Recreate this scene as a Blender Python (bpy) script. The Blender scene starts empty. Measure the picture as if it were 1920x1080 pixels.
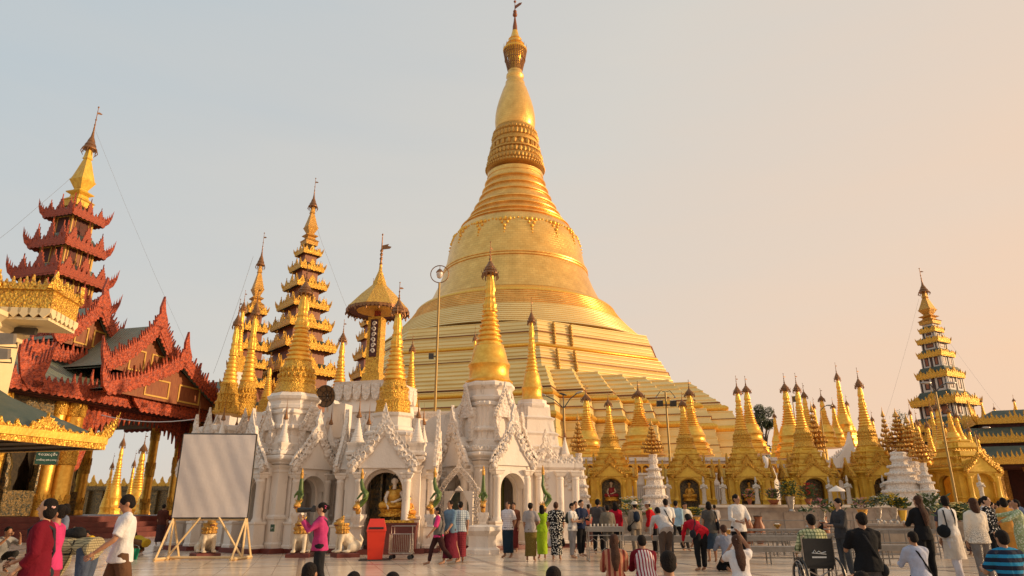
import bpy, bmesh, math, random
from math import sin, cos, tan, atan, atan2, pi, radians as R, sqrt
from mathutils import Vector, Matrix, noise
random.seed(7)
SC = bpy.context.scene
COL = SC.collection
# ------------------------------------------------------------------ camera
PITCH, FOC, CAMH = R(17.97), 1280.0, 1.4
cam_d = bpy.data.cameras.new('camera'); cam = bpy.data.objects.new('camera', cam_d); COL.objects.link(cam)
cam.location = (0, 0, CAMH); cam.rotation_euler = (R(90) + PITCH, 0, 0)
cam_d.sensor_width = 36.0; cam_d.lens = 36.0 * FOC / 1920.0
cam_d.clip_start = 0.1; cam_d.clip_end = 3000
SC.camera = cam
# ------------------------------------------------------------------ world and sun
SUN_AZ, SUN_EL = R(87), R(12)          # azimuth from -Y (towards the viewer) round to +X
sdir = Vector((sin(SUN_AZ) * cos(SUN_EL), -cos(SUN_AZ) * cos(SUN_EL), sin(SUN_EL)))
w = bpy.data.worlds.new('World'); SC.world = w; w.use_nodes = True
nt = w.node_tree; nt.nodes.clear()
N = nt.nodes.new
out = N('ShaderNodeOutputWorld'); bg = N('ShaderNodeBackground'); nt.links.new(bg.outputs[0], out.inputs[0])
sky = N('ShaderNodeTexSky'); sky.sky_type = 'NISHITA'; sky.sun_disc = False
sky.sun_elevation = SUN_EL; sky.sun_rotation = atan2(sdir.x, sdir.y)
sky.air_density = 1.6; sky.dust_density = 4.0; sky.ozone_density = 1.0
tc = N('ShaderNodeTexCoord')
dot = N('ShaderNodeVectorMath'); dot.operation = 'DOT_PRODUCT'
dot.inputs[1].default_value = Vector((sdir.x, sdir.y, 0)).normalized() * 0.62 + Vector((0, 0, -0.78))
nt.links.new(tc.outputs['Generated'], dot.inputs[0])
nz = N('ShaderNodeTexNoise'); nz.inputs['Scale'].default_value = 2.2; nz.inputs['Detail'].default_value = 5
mpn = N('ShaderNodeMapping'); mpn.inputs['Scale'].default_value = (1, 1.3, 7)
nt.links.new(tc.outputs['Generated'], mpn.inputs[0]); nt.links.new(mpn.outputs[0], nz.inputs[0])
ad = N('ShaderNodeMath'); ad.operation = 'MULTIPLY_ADD'; ad.inputs[1].default_value = 0.22
nt.links.new(nz.outputs[0], ad.inputs[0]); nt.links.new(dot.outputs['Value'], ad.inputs[2])
mr = N('ShaderNodeMapRange'); mr.inputs['From Min'].default_value = -0.76; mr.inputs['From Max'].default_value = 0.44
nt.links.new(ad.outputs[0], mr.inputs[0])
rp = N('ShaderNodeValToRGB'); nt.links.new(mr.outputs[0], rp.inputs[0])
rp.color_ramp.elements[0].position = 0.0; rp.color_ramp.elements[0].color = (5.1, 5.95, 6.5, 1)
rp.color_ramp.elements[1].position = 1.0; rp.color_ramp.elements[1].color = (10.0, 6.5, 4.3, 1)
for p_, c_ in ((0.2, (6.1, 6.3, 6.3, 1)), (0.42, (7.2, 6.8, 6.2, 1)), (0.74, (8.8, 6.8, 5.3, 1))):
    e = rp.color_ramp.elements.new(p_); e.color = c_
mx = N('ShaderNodeMix'); mx.data_type = 'RGBA'; mx.inputs['Factor'].default_value = 0.9
nt.links.new(sky.outputs[0], mx.inputs['A']); nt.links.new(rp.outputs[0], mx.inputs['B'])
nt.links.new(mx.outputs['Result'], bg.inputs[0]); bg.inputs[1].default_value = 0.1
sd = bpy.data.lights.new('sun', 'SUN'); sun = bpy.data.objects.new('sun', sd); COL.objects.link(sun)
sd.energy = 3.9; sd.angle = R(1.5); sd.color = (1.0, 0.70, 0.40)
sun.rotation_euler = (-sdir).to_track_quat('-Z', 'Y').to_euler(); sun.location = (60, -20, 60)
SC.view_settings.view_transform = 'Standard'; SC.view_settings.look = 'None'
SC.view_settings.exposure = 0.03; SC.view_settings.gamma = 1.0
SC.render.film_transparent = False

# ------------------------------------------------------------------ photo pixel + distance -> place
def Zt(py, Y): return CAMH + Y * tan(PITCH + atan((540 - py) / FOC))
def Wp(px, py, Y):
    z = Zt(py, Y); d = Y * cos(PITCH) + (z - CAMH) * sin(PITCH)
    return Vector(((px - 960) * d / FOC, Y, z))
def Gx(px, Y, z=0.0):
    return (px - 960) * (Y * cos(PITCH) + (z - CAMH) * sin(PITCH)) / FOC
def Ax(px, py, Y): return Wp(px, py, Y).x
def mpp(Y, z=1.4): return (Y * cos(PITCH) + (z - CAMH) * sin(PITCH)) / FOC    # metres per photo pixel
def Yg(py): return CAMH / tan(atan((py - 540) / FOC) - PITCH)                 # ground distance of a pixel row

# ------------------------------------------------------------------ mesh builder
class MB:
    def __init__(s): s.v = []; s.f = []; s.mi = []; s.M = Matrix.Identity(4); s.cm = 0
    def add(s, vs, fs, mi=None):
        b = len(s.v); M = s.M
        s.v += [tuple(M @ Vector(p)) for p in vs]
        s.f += [tuple(i + b for i in f) for f in fs]
        s.mi += [s.cm if mi is None else mi] * len(fs)
    def bx(s, x0, x1, y0, y1, z0, z1, mi=None):
        s.add([(x0, y0, z0), (x1, y0, z0), (x1, y1, z0), (x0, y1, z0), (x0, y0, z1), (x1, y0, z1), (x1, y1, z1), (x0, y1, z1)],
              [(3, 2, 1, 0), (4, 5, 6, 7), (0, 1, 5, 4), (1, 2, 6, 5), (2, 3, 7, 6), (3, 0, 4, 7)], mi)
    def cb(s, c, d, mi=None):
        s.bx(c[0] - d[0] / 2, c[0] + d[0] / 2, c[1] - d[1] / 2, c[1] + d[1] / 2, c[2] - d[2] / 2, c[2] + d[2] / 2, mi)
    def loft(s, rings, cap=True, mi=None, closed=True):
        n = len(rings[0]); vs = [p for r in rings for p in r]; fs = []
        for k in range(len(rings) - 1):
            for i in range(n if closed else n - 1):
                j = (i + 1) % n
                fs.append((k * n + i, k * n + j, (k + 1) * n + j, (k + 1) * n + i))
        if cap:
            fs.append(tuple(range(n - 1, -1, -1))); fs.append(tuple(range((len(rings) - 1) * n, len(rings) * n)))
        s.add(vs, fs, mi)
    def lathe(s, prof, n=24, c=(0, 0, 0), rot=0.0, sx=1, sy=1, mi=None, cap=True, flute=0, fa=0.0):
        rings = []
        for r, z in prof:
            ring = []
            for i in range(n):
                a = rot + 2 * pi * i / n
                rr = max(r, 1e-4) * (1 + (fa * cos(flute * a) if flute else 0))
                ring.append((c[0] + rr * cos(a) * sx, c[1] + rr * sin(a) * sy, c[2] + z))
            rings.append(ring)
        s.loft(rings, cap, mi)
    def sq(s, prof, c=(0, 0, 0), rot=0, mi=None):          # square section, r = half side
        s.lathe([(r * sqrt(2), z) for r, z in prof], 4, c, pi / 4 + rot, mi=mi)
    def plan(s, fn, prof, c=(0, 0, 0), mi=None, cap=True):
        s.loft([[(c[0] + x, c[1] + y, c[2] + z) for x, y in fn(r)] for r, z in prof], cap, mi)
    def tube(s, pts, rad, n=8, mi=None, cap=True, ell=1.0):
        pts = [Vector(p) for p in pts]
        if not hasattr(rad, '__len__'): rad = [rad] * len(pts)
        t0 = (pts[1] - pts[0]).normalized(); up = Vector((0, 0, 1)) if abs(t0.z) < .9 else Vector((0, 1, 0))
        a = t0.cross(up).normalized(); rings = []
        for i, p in enumerate(pts):
            t = (pts[min(i + 1, len(pts) - 1)] - pts[max(i - 1, 0)])
            if t.length < 1e-9: t = t0
            t = t.normalized(); a = (a - t * a.dot(t))
            a = a.normalized() if a.length > 1e-6 else t.orthogonal().normalized()
            b = t.cross(a)
            rings.append([tuple(p + (a * cos(2 * pi * k / n) + b * (ell * sin(2 * pi * k / n))) * rad[i]) for k in range(n)])
        s.loft(rings, cap, mi)
    def ball(s, c, r, n=10, m=6, mi=None, rot=None):
        if not hasattr(r, '__len__'): r = (r, r, r)
        c = Vector(c); rings = []
        for k in range(m + 1):
            ph = -pi / 2 + pi * (0.04 + 0.92 * k / m); ring = []
            for i in range(n):
                p = Vector((r[0] * cos(ph) * cos(2 * pi * i / n), r[1] * cos(ph) * sin(2 * pi * i / n), r[2] * sin(ph)))
                if rot is not None: p = rot @ p
                ring.append(tuple(c + p))
            rings.append(ring)
        s.loft(rings, True, mi)
    def prism(s, poly, o, ux, uy, th, mi=None):             # 2-D outline in plane (ux, uy) at o, thickness th both ways
        o = Vector(o); ux = Vector(ux); uy = Vector(uy); nrm = ux.cross(uy).normalized() * (th / 2)
        n = len(poly)
        vs = [tuple(o + ux * x + uy * y - nrm) for x, y in poly] + [tuple(o + ux * x + uy * y + nrm) for x, y in poly]
        fs = [tuple(range(n - 1, -1, -1)), tuple(range(n, 2 * n))] + [(i, (i + 1) % n, n + (i + 1) % n, n + i) for i in range(n)]
        s.add(vs, fs, mi)
    def obj(s, name, mat, parent=None, smooth=None, tris=False):
        me = bpy.data.meshes.new(name); me.from_pydata(s.v, [], s.f)
        for m in (mat if isinstance(mat, (list, tuple)) else [mat]): me.materials.append(m)
        if any(s.mi): me.polygons.foreach_set('material_index', s.mi)
        me.validate(); me.update()
        if smooth is not None:
            me.shade_smooth()
            me.set_sharp_from_angle(angle=R(smooth))
        o = bpy.data.objects.new(name, me); COL.objects.link(o)
        if parent: o.parent = parent
        return o

def tag(o, label=None, cat=None, group=None, kind=None):
    if label: o['label'] = label
    if cat: o['category'] = cat
    if group: o['group'] = group
    if kind: o['kind'] = kind
    return o
def thing(name, label, cat, loc=(0, 0, 0), rz=0.0, group=None, sc=1.0):
    o = bpy.data.objects.new(name, None); COL.objects.link(o)
    o.location = loc; o.rotation_euler = (0, 0, rz); o.scale = (sc, sc, sc); o.empty_display_size = .3
    return tag(o, label, cat, group)
def copy_tree(o, parent=None):
    c = o.copy(); COL.objects.link(c)
    if parent is not None: c.parent = parent
    for ch in list(o.children): copy_tree(ch, c)
    return c
def again(proto, label, loc, rz=None, sc=None):
    c = copy_tree(proto); c.location = loc; c['label'] = label
    if rz is not None: c.rotation_euler = (0, 0, rz)
    if sc is not None: c.scale = (sc, sc, sc) if not hasattr(sc, '__len__') else sc
    return c

# ------------------------------------------------------------------ materials
def mat(name, col, rough=.5, metal=0.0, col2=None, nscale=3.0, bump=0.0, bscale=None, detail=6, spec=None, col3=None, c3s=1.0, c3t=.6,
        dist=0.02, kind='noise', nmap=(1, 1, 1), rvar=0.0, sheen=0):
    m = bpy.data.materials.new(name); m.use_nodes = True
    t = m.node_tree; b = t.nodes['Principled BSDF']; L = t.links.new; A = t.nodes.new
    b.inputs['Base Color'].default_value = (*col, 1); b.inputs['Roughness'].default_value = rough; b.inputs['Metallic'].default_value = metal
    if spec is not None: b.inputs['Specular IOR Level'].default_value = spec
    co = A('ShaderNodeTexCoord'); mp = A('ShaderNodeMapping'); mp.inputs['Scale'].default_value = nmap; L(co.outputs['Object'], mp.inputs[0])
    if col2:
        n = A('ShaderNodeTexNoise'); n.inputs['Scale'].default_value = nscale; n.inputs['Detail'].default_value = detail; L(mp.outputs[0], n.inputs[0])
        r = A('ShaderNodeValToRGB'); r.color_ramp.elements[0].position = .35; r.color_ramp.elements[1].position = .68
        r.color_ramp.elements[0].color = (*col, 1); r.color_ramp.elements[1].color = (*col2, 1); L(n.outputs[0], r.inputs[0])
        src = r.outputs[0]
        if col3:
            n3 = A('ShaderNodeTexNoise'); n3.inputs['Scale'].default_value = c3s; n3.inputs['Detail'].default_value = 8
            n3.inputs['Roughness'].default_value = .7; L(mp.outputs[0], n3.inputs[0])
            r3 = A('ShaderNodeMapRange'); r3.inputs['From Min'].default_value = c3t; r3.inputs['From Max'].default_value = c3t + .14
            L(n3.outputs[0], r3.inputs[0])
            mm = A('ShaderNodeMix'); mm.data_type = 'RGBA'; L(r3.outputs[0], mm.inputs['Factor']); L(src, mm.inputs['A']); mm.inputs['B'].default_value = (*col3, 1)
            src = mm.outputs['Result']
        L(src, b.inputs['Base Color'])
        if rvar:
            rr = A('ShaderNodeMapRange'); rr.inputs['To Min'].default_value = rough - rvar; rr.inputs['To Max'].default_value = rough + rvar
            L(n.outputs[0], rr.inputs[0]); L(rr.outputs[0], b.inputs['Roughness'])
    if bump:
        if kind == 'voronoi':
            n2 = A('ShaderNodeTexVoronoi'); n2.feature = 'SMOOTH_F1'; n2.inputs['Scale'].default_value = bscale or 20
            h = n2.outputs['Distance']
        else:
            n2 = A('ShaderNodeTexNoise'); n2.inputs['Scale'].default_value = bscale or nscale * 3; n2.inputs['Detail'].default_value = 4
            h = n2.outputs[0]
        L(co.outputs['Object'], n2.inputs[0])
        bp = A('ShaderNodeBump'); bp.inputs['Strength'].default_value = bump; bp.inputs['Distance'].default_value = dist
        L(h, bp.inputs['Height']); L(bp.outputs[0], b.inputs['Normal'])
    return m

def plated(name, col, col2, rough, metal, bw, bh, bump=.3, wav=.0):
    """gilded plates on a surface of revolution: cylinder coordinates (angle, height)"""
    m = mat(name, col, rough, metal)
    t = m.node_tree; b = t.nodes['Principled BSDF']; L = t.links.new; A = t.nodes.new
    co = A('ShaderNodeTexCoord'); sp = A('ShaderNodeSeparateXYZ'); L(co.outputs['Object'], sp.inputs[0])
    at = A('ShaderNodeMath'); at.operation = 'ARCTAN2'; L(sp.outputs[1], at.inputs[0]); L(sp.outputs[0], at.inputs[1])
    mu = A('ShaderNodeMath'); mu.operation = 'MULTIPLY'; mu.inputs[1].default_value = 12.0; L(at.outputs[0], mu.inputs[0])
    cb = A('ShaderNodeCombineXYZ'); L(mu.outputs[0], cb.inputs[0]); L(sp.outputs[2], cb.inputs[1])
    br = A('ShaderNodeTexBrick'); br.inputs['Scale'].default_value = 1.0; br.inputs['Brick Width'].default_value = bw; br.inputs['Row Height'].default_value = bh
    br.inputs['Mortar Size'].default_value = .035; br.inputs['Mortar Smooth'].default_value = .3
    br.inputs['Color1'].default_value = (*col, 1); br.inputs['Color2'].default_value = (*col2, 1)
    br.inputs['Mortar'].default_value = (col[0] * .80, col[1] * .74, col[2] * .68, 1)
    L(cb.outputs[0], br.inputs[0])
    n = A('ShaderNodeTexNoise'); n.inputs['Scale'].default_value = .55; n.inputs['Detail'].default_value = 7; L(co.outputs['Object'], n.inputs[0])
    mm = A('ShaderNodeMix'); mm.data_type = 'RGBA'; mm.blend_type = 'MULTIPLY'; mm.inputs['Factor'].default_value = .55
    rr = A('ShaderNodeValToRGB'); rr.color_ramp.elements[0].position = .3; rr.color_ramp.elements[1].position = .7
    rr.color_ramp.elements[0].color = (.66, .60, .50, 1); rr.color_ramp.elements[1].color = (1.12, 1.08, 1.04, 1); L(n.outputs[0], rr.inputs[0])
    L(br.outputs[0], mm.inputs['A']); L(rr.outputs[0], mm.inputs['B']); L(mm.outputs['Result'], b.inputs['Base Color'])
    bp = A('ShaderNodeBump'); bp.inputs['Strength'].default_value = bump; bp.inputs['Distance'].default_value = .05
    ml = A('ShaderNodeMath'); ml.operation = 'MULTIPLY_ADD'; ml.inputs[1].default_value = -1.0
    L(br.outputs['Fac'], ml.inputs[0]); L(n.outputs[0], ml.inputs[2]); L(ml.outputs[0], bp.inputs['Height']); L(bp.outputs[0], b.inputs['Normal'])
    return m

M = {}
M['stupa'] = plated('gilded plates', (.95, .58, .165), (.87, .50, .13), .35, .68, .8, .42)
M['terrace'] = mat('pale gold paint', (.87, .655, .28), .42, .32, (.77, .55, .21), .5, .25, 1.2, nmap=(.35, .35, 3.0), dist=.08, rvar=.08)
M['gold'] = mat('gold leaf', (.93, .54, .09), .36, .65, (.78, .39, .05), 6, .5, 30, dist=.02, rvar=.1)
M['goldcarve'] = mat('carved gilding', (.90, .54, .08), .42, .55, (.50, .22, .03), 16, 1.0, 24, dist=.05, kind='voronoi')
M['goldold'] = mat('aged gilding', (.74, .42, .09), .45, .55, (.34, .15, .03), 9, .8, 26, dist=.04)
M['goldpaint'] = mat('yellow ochre gold paint', (.78, .49, .06), .5, .2, (.60, .34, .035), 3.5, .5, 14, dist=.03, col3=(.30, .13, .03), c3s=3.0, c3t=.60, nmap=(1, 1, .5))
M['rust'] = mat('red brown copper rim', (.30, .10, .03), .5, .4, (.18, .05, .02), 12, .6, 30)
M['filigree'] = mat('dark bronze filigree', (.34, .16, .06), .45, .6, (.16, .07, .03), 20, .6, 40)
M['white'] = mat('white lime plaster', (.83, .74, .65), .75, 0, (.73, .64, .55), 1.7, .4, 9, dist=.03, col3=(.40, .32, .25), c3s=2.2, c3t=.565, nmap=(1, 1, .28))
M['whitecarve'] = mat('white stucco carving', (.83, .74, .65), .8, 0, (.64, .54, .45), 9, .9, 11, dist=.06, kind='voronoi', col3=(.30, .24, .19), c3s=2.2, c3t=.64)
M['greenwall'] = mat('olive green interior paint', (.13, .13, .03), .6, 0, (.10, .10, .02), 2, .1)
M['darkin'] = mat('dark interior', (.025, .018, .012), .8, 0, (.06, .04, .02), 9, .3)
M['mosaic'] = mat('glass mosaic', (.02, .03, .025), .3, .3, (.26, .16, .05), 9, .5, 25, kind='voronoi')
M['plinthred'] = mat('oxblood painted plinth', (.16, .035, .025), .45, 0, (.11, .02, .015), 3, .2)
M['red'] = mat('red lacquered carved teak', (.52, .085, .025), .55, 0, (.17, .025, .014), 7, 1.0, 13, dist=.06, kind='voronoi')
M['redfascia'] = mat('red carved eave board', (.44, .075, .025), .6, 0, (.18, .03, .015), 14, .9, 18, dist=.05)
M['redwood'] = mat('brown red panelling', (.30, .10, .03), .5, 0, (.20, .05, .02), 3, .3, 8, nmap=(6, 6, .6))
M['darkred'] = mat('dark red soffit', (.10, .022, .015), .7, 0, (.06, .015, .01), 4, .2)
M['frameyel'] = mat('yellow window frame', (.62, .36, .07), .5, 0)
M['lamp'] = mat('dark lamp housing', (.06, .055, .05), .4, .5)
M['steel'] = mat('brushed steel', (.42, .38, .34), .35, .8, (.30, .26, .23), 8, .1)
M['greysteel'] = mat('grey painted steel', (.27, .245, .22), .45, .4, (.20, .18, .16), 5, .1)
M['polegold'] = mat('gold painted pole', (.34, .22, .07), .45, .4)
M['leaf'] = mat('foliage', (.045, .075, .018), .6, 0, (.09, .12, .03), 2.0)
M['leafdark'] = mat('dark foliage', (.03, .045, .015), .6, 0, (.055, .075, .025), .6)
M['bark'] = mat('bark', (.10, .07, .045), .9, 0, (.06, .04, .03), 8, .6)
M['green'] = mat('green naga paint', (.10, .16, .03), .4, 0, (.07, .11, .02), 5, .4, 30)
M['creamwall'] = mat('cream painted plaster', (.78, .62, .36), .7, 0, (.70, .54, .30), 2, .15)
M['wood'] = mat('pale new timber', (.72, .52, .26), .6, 0, (.62, .42, .2), 4, .3, 20, nmap=(1, 1, 6))
M['screen'] = mat('grey white cloth screen', (.68, .62, .59), .8, 0, (.64, .58, .55), 1.2, .25, 3, dist=.05)
M['skin'] = mat('skin', (.36, .18, .10), .55, 0, (.32, .15, .08), 6)
M['skinlight'] = mat('lighter skin', (.48, .27, .17), .55, 0, (.44, .24, .14), 6)
M['hair'] = mat('black hair', (.009, .007, .006), .8, 0, (.02, .014, .012), 25, .9, 70, nmap=(4, 4, 1), spec=.15)
M['hairbrown'] = mat('brown hair', (.045, .018, .010), .7, 0, (.075, .032, .018), 25, .9, 70, nmap=(4, 4, 1), spec=.2)
M['eye'] = mat('dark eye', (.01, .008, .008), .2)
M['lip'] = mat('lips', (.30, .09, .07), .5)
M['black'] = mat('black rubber', (.015, .015, .016), .45)
M['redplastic'] = mat('red orange plastic', (.74, .04, .012), .35, 0, (.66, .032, .010), 2)
M['greystone'] = mat('grey brown stone', (.36, .29, .23), .6, 0, (.26, .20, .16), 2.5, .3, 12, col3=(.16, .12, .09), c3s=1.5, c3t=.6)
M['cream'] = mat('cream marble', (.70, .62, .52), .4, 0, (.58, .49, .39), 2, .15)

def roof_mat(name, c1, c2, scale, axis):
    m = mat(name, c1, .5, .2, c2, 1.2, 0, col3=(.20, .14, .09), c3s=.6, c3t=.56)
    t = m.node_tree; b = t.nodes['Principled BSDF']; L = t.links.new; A = t.nodes.new
    co = A('ShaderNodeTexCoord'); wv = A('ShaderNodeTexWave'); wv.bands_direction = axis; wv.inputs['Scale'].default_value = scale
    L(co.outputs['Object'], wv.inputs[0]); bp = A('ShaderNodeBump'); bp.inputs['Strength'].default_value = .9; bp.inputs['Distance'].default_value = .06
    L(wv.outputs[1], bp.inputs['Height']); L(bp.outputs[0], b.inputs['Normal'])
    return m
M['roofx'] = roof_mat('grey green corrugated roof', (.20, .23, .17), (.28, .30, .22), 1.6, 'X')
M['roofy'] = roof_mat('grey green corrugated roof sideways', (.20, .23, .17), (.28, .30, .22), 1.6, 'Y')
M['roofgreen'] = mat('green painted roof', (.045, .065, .045), .6, .1, (.08, .09, .06), 2, .4, 6, col3=(.25, .17, .09), c3s=2, c3t=.6)

def marble_floor():
    m = bpy.data.materials.new('polished marble paving'); m.use_nodes = True
    t = m.node_tree; b = t.nodes['Principled BSDF']; L = t.links.new; A = t.nodes.new
    co = A('ShaderNodeTexCoord'); mp = A('ShaderNodeMapping'); L(co.outputs['Object'], mp.inputs[0]); mp.inputs['Rotation'].default_value = (0, 0, R(-16))
    br = A('ShaderNodeTexBrick'); br.offset = 0; br.inputs['Scale'].default_value = 1; br.inputs['Brick Width'].default_value = .62; br.inputs['Row Height'].default_value = .62
    br.inputs['Mortar Size'].default_value = .008; br.inputs['Mortar Smooth'].default_value = .1
    br.inputs['Color1'].default_value = (.72, .60, .47, 1); br.inputs['Color2'].default_value = (.84, .72, .59, 1); br.inputs['Mortar'].default_value = (.36, .28, .22, 1)
    L(mp.outputs[0], br.inputs[0])
    br2 = A('ShaderNodeTexBrick'); br2.offset = 0; br2.inputs['Brick Width'].default_value = 4.96; br2.inputs['Row Height'].default_value = 4.96; br2.inputs['Scale'].default_value = 1
    br2.inputs['Mortar Size'].default_value = .10; br2.inputs['Mortar Smooth'].default_value = 0; L(mp.outputs[0], br2.inputs[0])
    n = A('ShaderNodeTexNoise'); n.inputs['Scale'].default_value = .35; n.inputs['Detail'].default_value = 9; n.inputs['Roughness'].default_value = .65; n.inputs['Distortion'].default_value = .6; L(co.outputs['Object'], n.inputs[0])
    r = A('ShaderNodeValToRGB'); r.color_ramp.elements[0].position = .36; r.color_ramp.elements[1].position = .62
    r.color_ramp.elements[0].color = (.66, .57, .48, 1); r.color_ramp.elements[1].color = (1.08, 1.03, .98, 1); L(n.outputs[0], r.inputs[0])
    mm = A('ShaderNodeMix'); mm.data_type = 'RGBA'; mm.blend_type = 'MULTIPLY'; mm.inputs['Factor'].default_value = .8
    L(br.outputs[0], mm.inputs['A']); L(r.outputs[0], mm.inputs['B'])
    m2 = A('ShaderNodeMix'); m2.data_type = 'RGBA'; L(br2.outputs['Fac'], m2.inputs['Factor']); L(mm.outputs['Result'], m2.inputs['A']); m2.inputs['B'].default_value = (.36, .27, .21, 1)
    n5 = A('ShaderNodeTexNoise'); n5.inputs['Scale'].default_value = .9; n5.inputs['Detail'].default_value = 10; n5.inputs['Roughness'].default_value = .72; n5.inputs['Distortion'].default_value = 1.2
    mp5 = A('ShaderNodeMapping'); mp5.inputs['Scale'].default_value = (1.0, 1.9, 1); L(mp.outputs[0], mp5.inputs[0]); L(mp5.outputs[0], n5.inputs[0])
    r5 = A('ShaderNodeMapRange'); r5.inputs['From Min'].default_value = .56; r5.inputs['From Max'].default_value = .74; r5.inputs['To Max'].default_value = .75; L(n5.outputs[0], r5.inputs[0])
    m5 = A('ShaderNodeMix'); m5.data_type = 'RGBA'; L(r5.outputs[0], m5.inputs['Factor']); L(m2.outputs['Result'], m5.inputs['A']); m5.inputs['B'].default_value = (.26, .19, .15, 1)
    L(m5.outputs['Result'], b.inputs['Base Color'])
    rr = A('ShaderNodeMapRange'); rr.inputs['To Min'].default_value = .32; rr.inputs['To Max'].default_value = .1; L(n.outputs[0], rr.inputs[0]); L(rr.outputs[0], b.inputs['Roughness'])
    bp = A('ShaderNodeBump'); bp.inputs['Strength'].default_value = .25; bp.inputs['Distance'].default_value = .01; L(n.outputs[0], bp.inputs['Height']); L(bp.outputs[0], b.inputs['Normal'])
    b.inputs['Specular IOR Level'].default_value = .6
    return m
M['floor'] = marble_floor()

# ------------------------------------------------------------------ small ornament helpers
FLAME = [(-.5, 0), (-.42, .25), (-.18, .42), (-.22, .62), (-.04, 1.0), (.1, .66), (.2, .5), (.44, .26), (.5, 0)]
LEAF = [(-.5, 0), (-.5, .45), (-.25, .75), (0, 1.0), (.25, .75), (.5, .45), (.5, 0)]
def crest(mb, p0, p1, h, n, th=.05, jit=.35, up=(0, 0, 1), mid=0.0, shape=FLAME):
    """row of carved flame finials along an edge; taller by mid at the centre"""
    p0 = Vector(p0); p1 = Vector(p1); d = (p1 - p0); w_ = d.length / n; u = d.normalized()
    for i in range(n):
        t = (i + .5) / n; k = h * (1 + random.uniform(-jit, jit)) * (1 + mid * (1 - abs(2 * t - 1)) ** 2)
        c = p0 + d * t
        mb.prism([(x * w_ * 1.15, y * k) for x, y in shape], c, u, Vector(up), th)
def horn(mb, o, out, s, th=.08, spikes=4):
    """upturned corner blade, curving outwards and up"""
    o = Vector(o); out = Vector(out).normalized()
    pl = [(-.55, -.12), (.15, -.2), (.62, .05), (.9, .55), (1.0, 1.25), (.86, 1.0)]
    for i in range(spikes):
        t = i / spikes; x = .78 - .95 * t; y = .72 - .45 * t
        pl += [(x + .04, y + .02), (x - .02, y + .34 - .1 * t), (x - .1, y - .06)]
    pl += [(-.55, .12)]
    mb.prism([(x * s * .62, y * s * 1.15) for x, y in pl], o, out, (0, 0, 1), th)
def gable_plate(mb, c, ux, w, h, th=.08, n=5):
    """pointed ogee gable plate with flame edge, standing at c on its base centre"""
    pts = []
    for k in range(n):
        t = k / n; x = w / 2 * (1 - t) ** .75; y = h * .86 * t
        pts += [(x, y), (x + w * .035, y + h * .11), (x - w * .035, y + h * .06)]
    pts += [(.02 * w, h * .82), (0, h * 1.12)]
    poly = pts + [(-x, y) for x, y in pts[::-1][1:]]
    mb.prism(poly, c, ux, (0, 0, 1), th)
def ring(r, n, z=0, rot=0): return [(r * cos(rot + 2 * pi * i / n), r * sin(rot + 2 * pi * i / n), z) for i in range(n)]
# ================================================================== SETTING: ground
g = MB(); g.add([(-700, -300, 0), (700, -300, 0), (700, 1200, 0), (-700, 1200, 0)], [(0, 1, 2, 3)])
tag(g.obj('ground', M['floor']), kind='structure')

# ================================================================== the great stupa
SX, SY = 0.6, 115.0
st = thing('great_stupa', 'huge gilded bell shaped stupa with tall ringed spire towering over the whole terrace', 'stupa', (SX, SY, 0), R(-16))
def zc(py): return Zt(py, SY)
def rc(py, hw): return hw * mpp(SY, zc(py))
# circular part: photo row, half width in px (silhouette)
def zF(yc, r): return CAMH + (SY - r) * tan(PITCH + atan((540 - yc) / FOC))     # height of a ring of radius r whose near side shows at row yc
CT = [(130, 1.35), (137, 1.65), (140, 1.75), (146, 1.85), (151, 2.1), (165, 2.7), (186, 3.7), (200, 4.05), (212, 4.05), (224, 3.75), (298, 5.3), (313, 5.2), (326, 5.3), (339, 5.85), (351, 6.4), (366, 7.35), (377, 8.0), (387, 8.75), (394, 9.75), (400, 10.5), (415, 11.4), (432, 11.9), (455, 12.25), (471, 12.75), (500, 13.65), (520, 14.6), (533, 15.4), (535, 16.9), (542, 17.2), (556, 18.2), (570, 19.5), (585, 21.1), (600, 23.0)]
def seg(y0, y1): return [(r, zF(y, r)) for y, r in CT if y0 <= y <= y1][::-1]
base = []
sg_ = seg(542, 600)
for (r0, z0), (r1, z1) in zip(sg_, sg_[1:]):
    n_ = 4
    for k in range(n_):
        t0, t1 = k / n_, (k + 1) / n_
        ra, rb, za, zb = r0 + (r1 - r0) * t0, r0 + (r1 - r0) * t1, z0 + (z1 - z0) * t0, z0 + (z1 - z0) * t1
        base += [(ra, za), (rb + .07, zb - .1), (rb + .13, zb - .07), (rb + .13, zb - .02)]
mid = len(base) // 2 + 4
mb = MB(); mb.lathe(base[:mid + 1], 160); mb.obj('circular_terrace', M['terrace'], st, 20)
mb = MB(); mb.lathe(base[mid:], 160); mb.obj('bell_base_mouldings', M['stupa'], st, 20)
z0, z1 = zF(542, 17.2), zF(533.5, 15.6)
mb = MB(); mb.lathe([(15.3, z0 - .1)] + [(15.6 + 1.75 * sin(pi * (.5 + .5 * t)) + .0, z0 + (z1 - z0) * t) for t in (0, .15, .3, .45, .6, .75, .9, 1)], 160); mb.obj('bell_foot_torus', M['gold'], st, 40)
bell = seg(394, 533)
def band(r, z, s_): return [(r, z - s_), (r + s_ * .8, z - s_ * .8), (r + s_, z), (r + s_ * .8, z + s_ * .8), (r, z + s_)]
B2 = []
for (r, z) in bell:
    if abs(z - zF(471, 12.75)) < .01: B2 += band(r, z - .22, .16) + band(r - .03, z + .22, .16)
    elif abs(z - zF(455, 12.3)) < .01: B2 += band(r, z, .1)
    else: B2.append((r, z))
mb = MB(); mb.lathe(B2, 160); mb.obj('bell', M['stupa'], st, 30)
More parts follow.
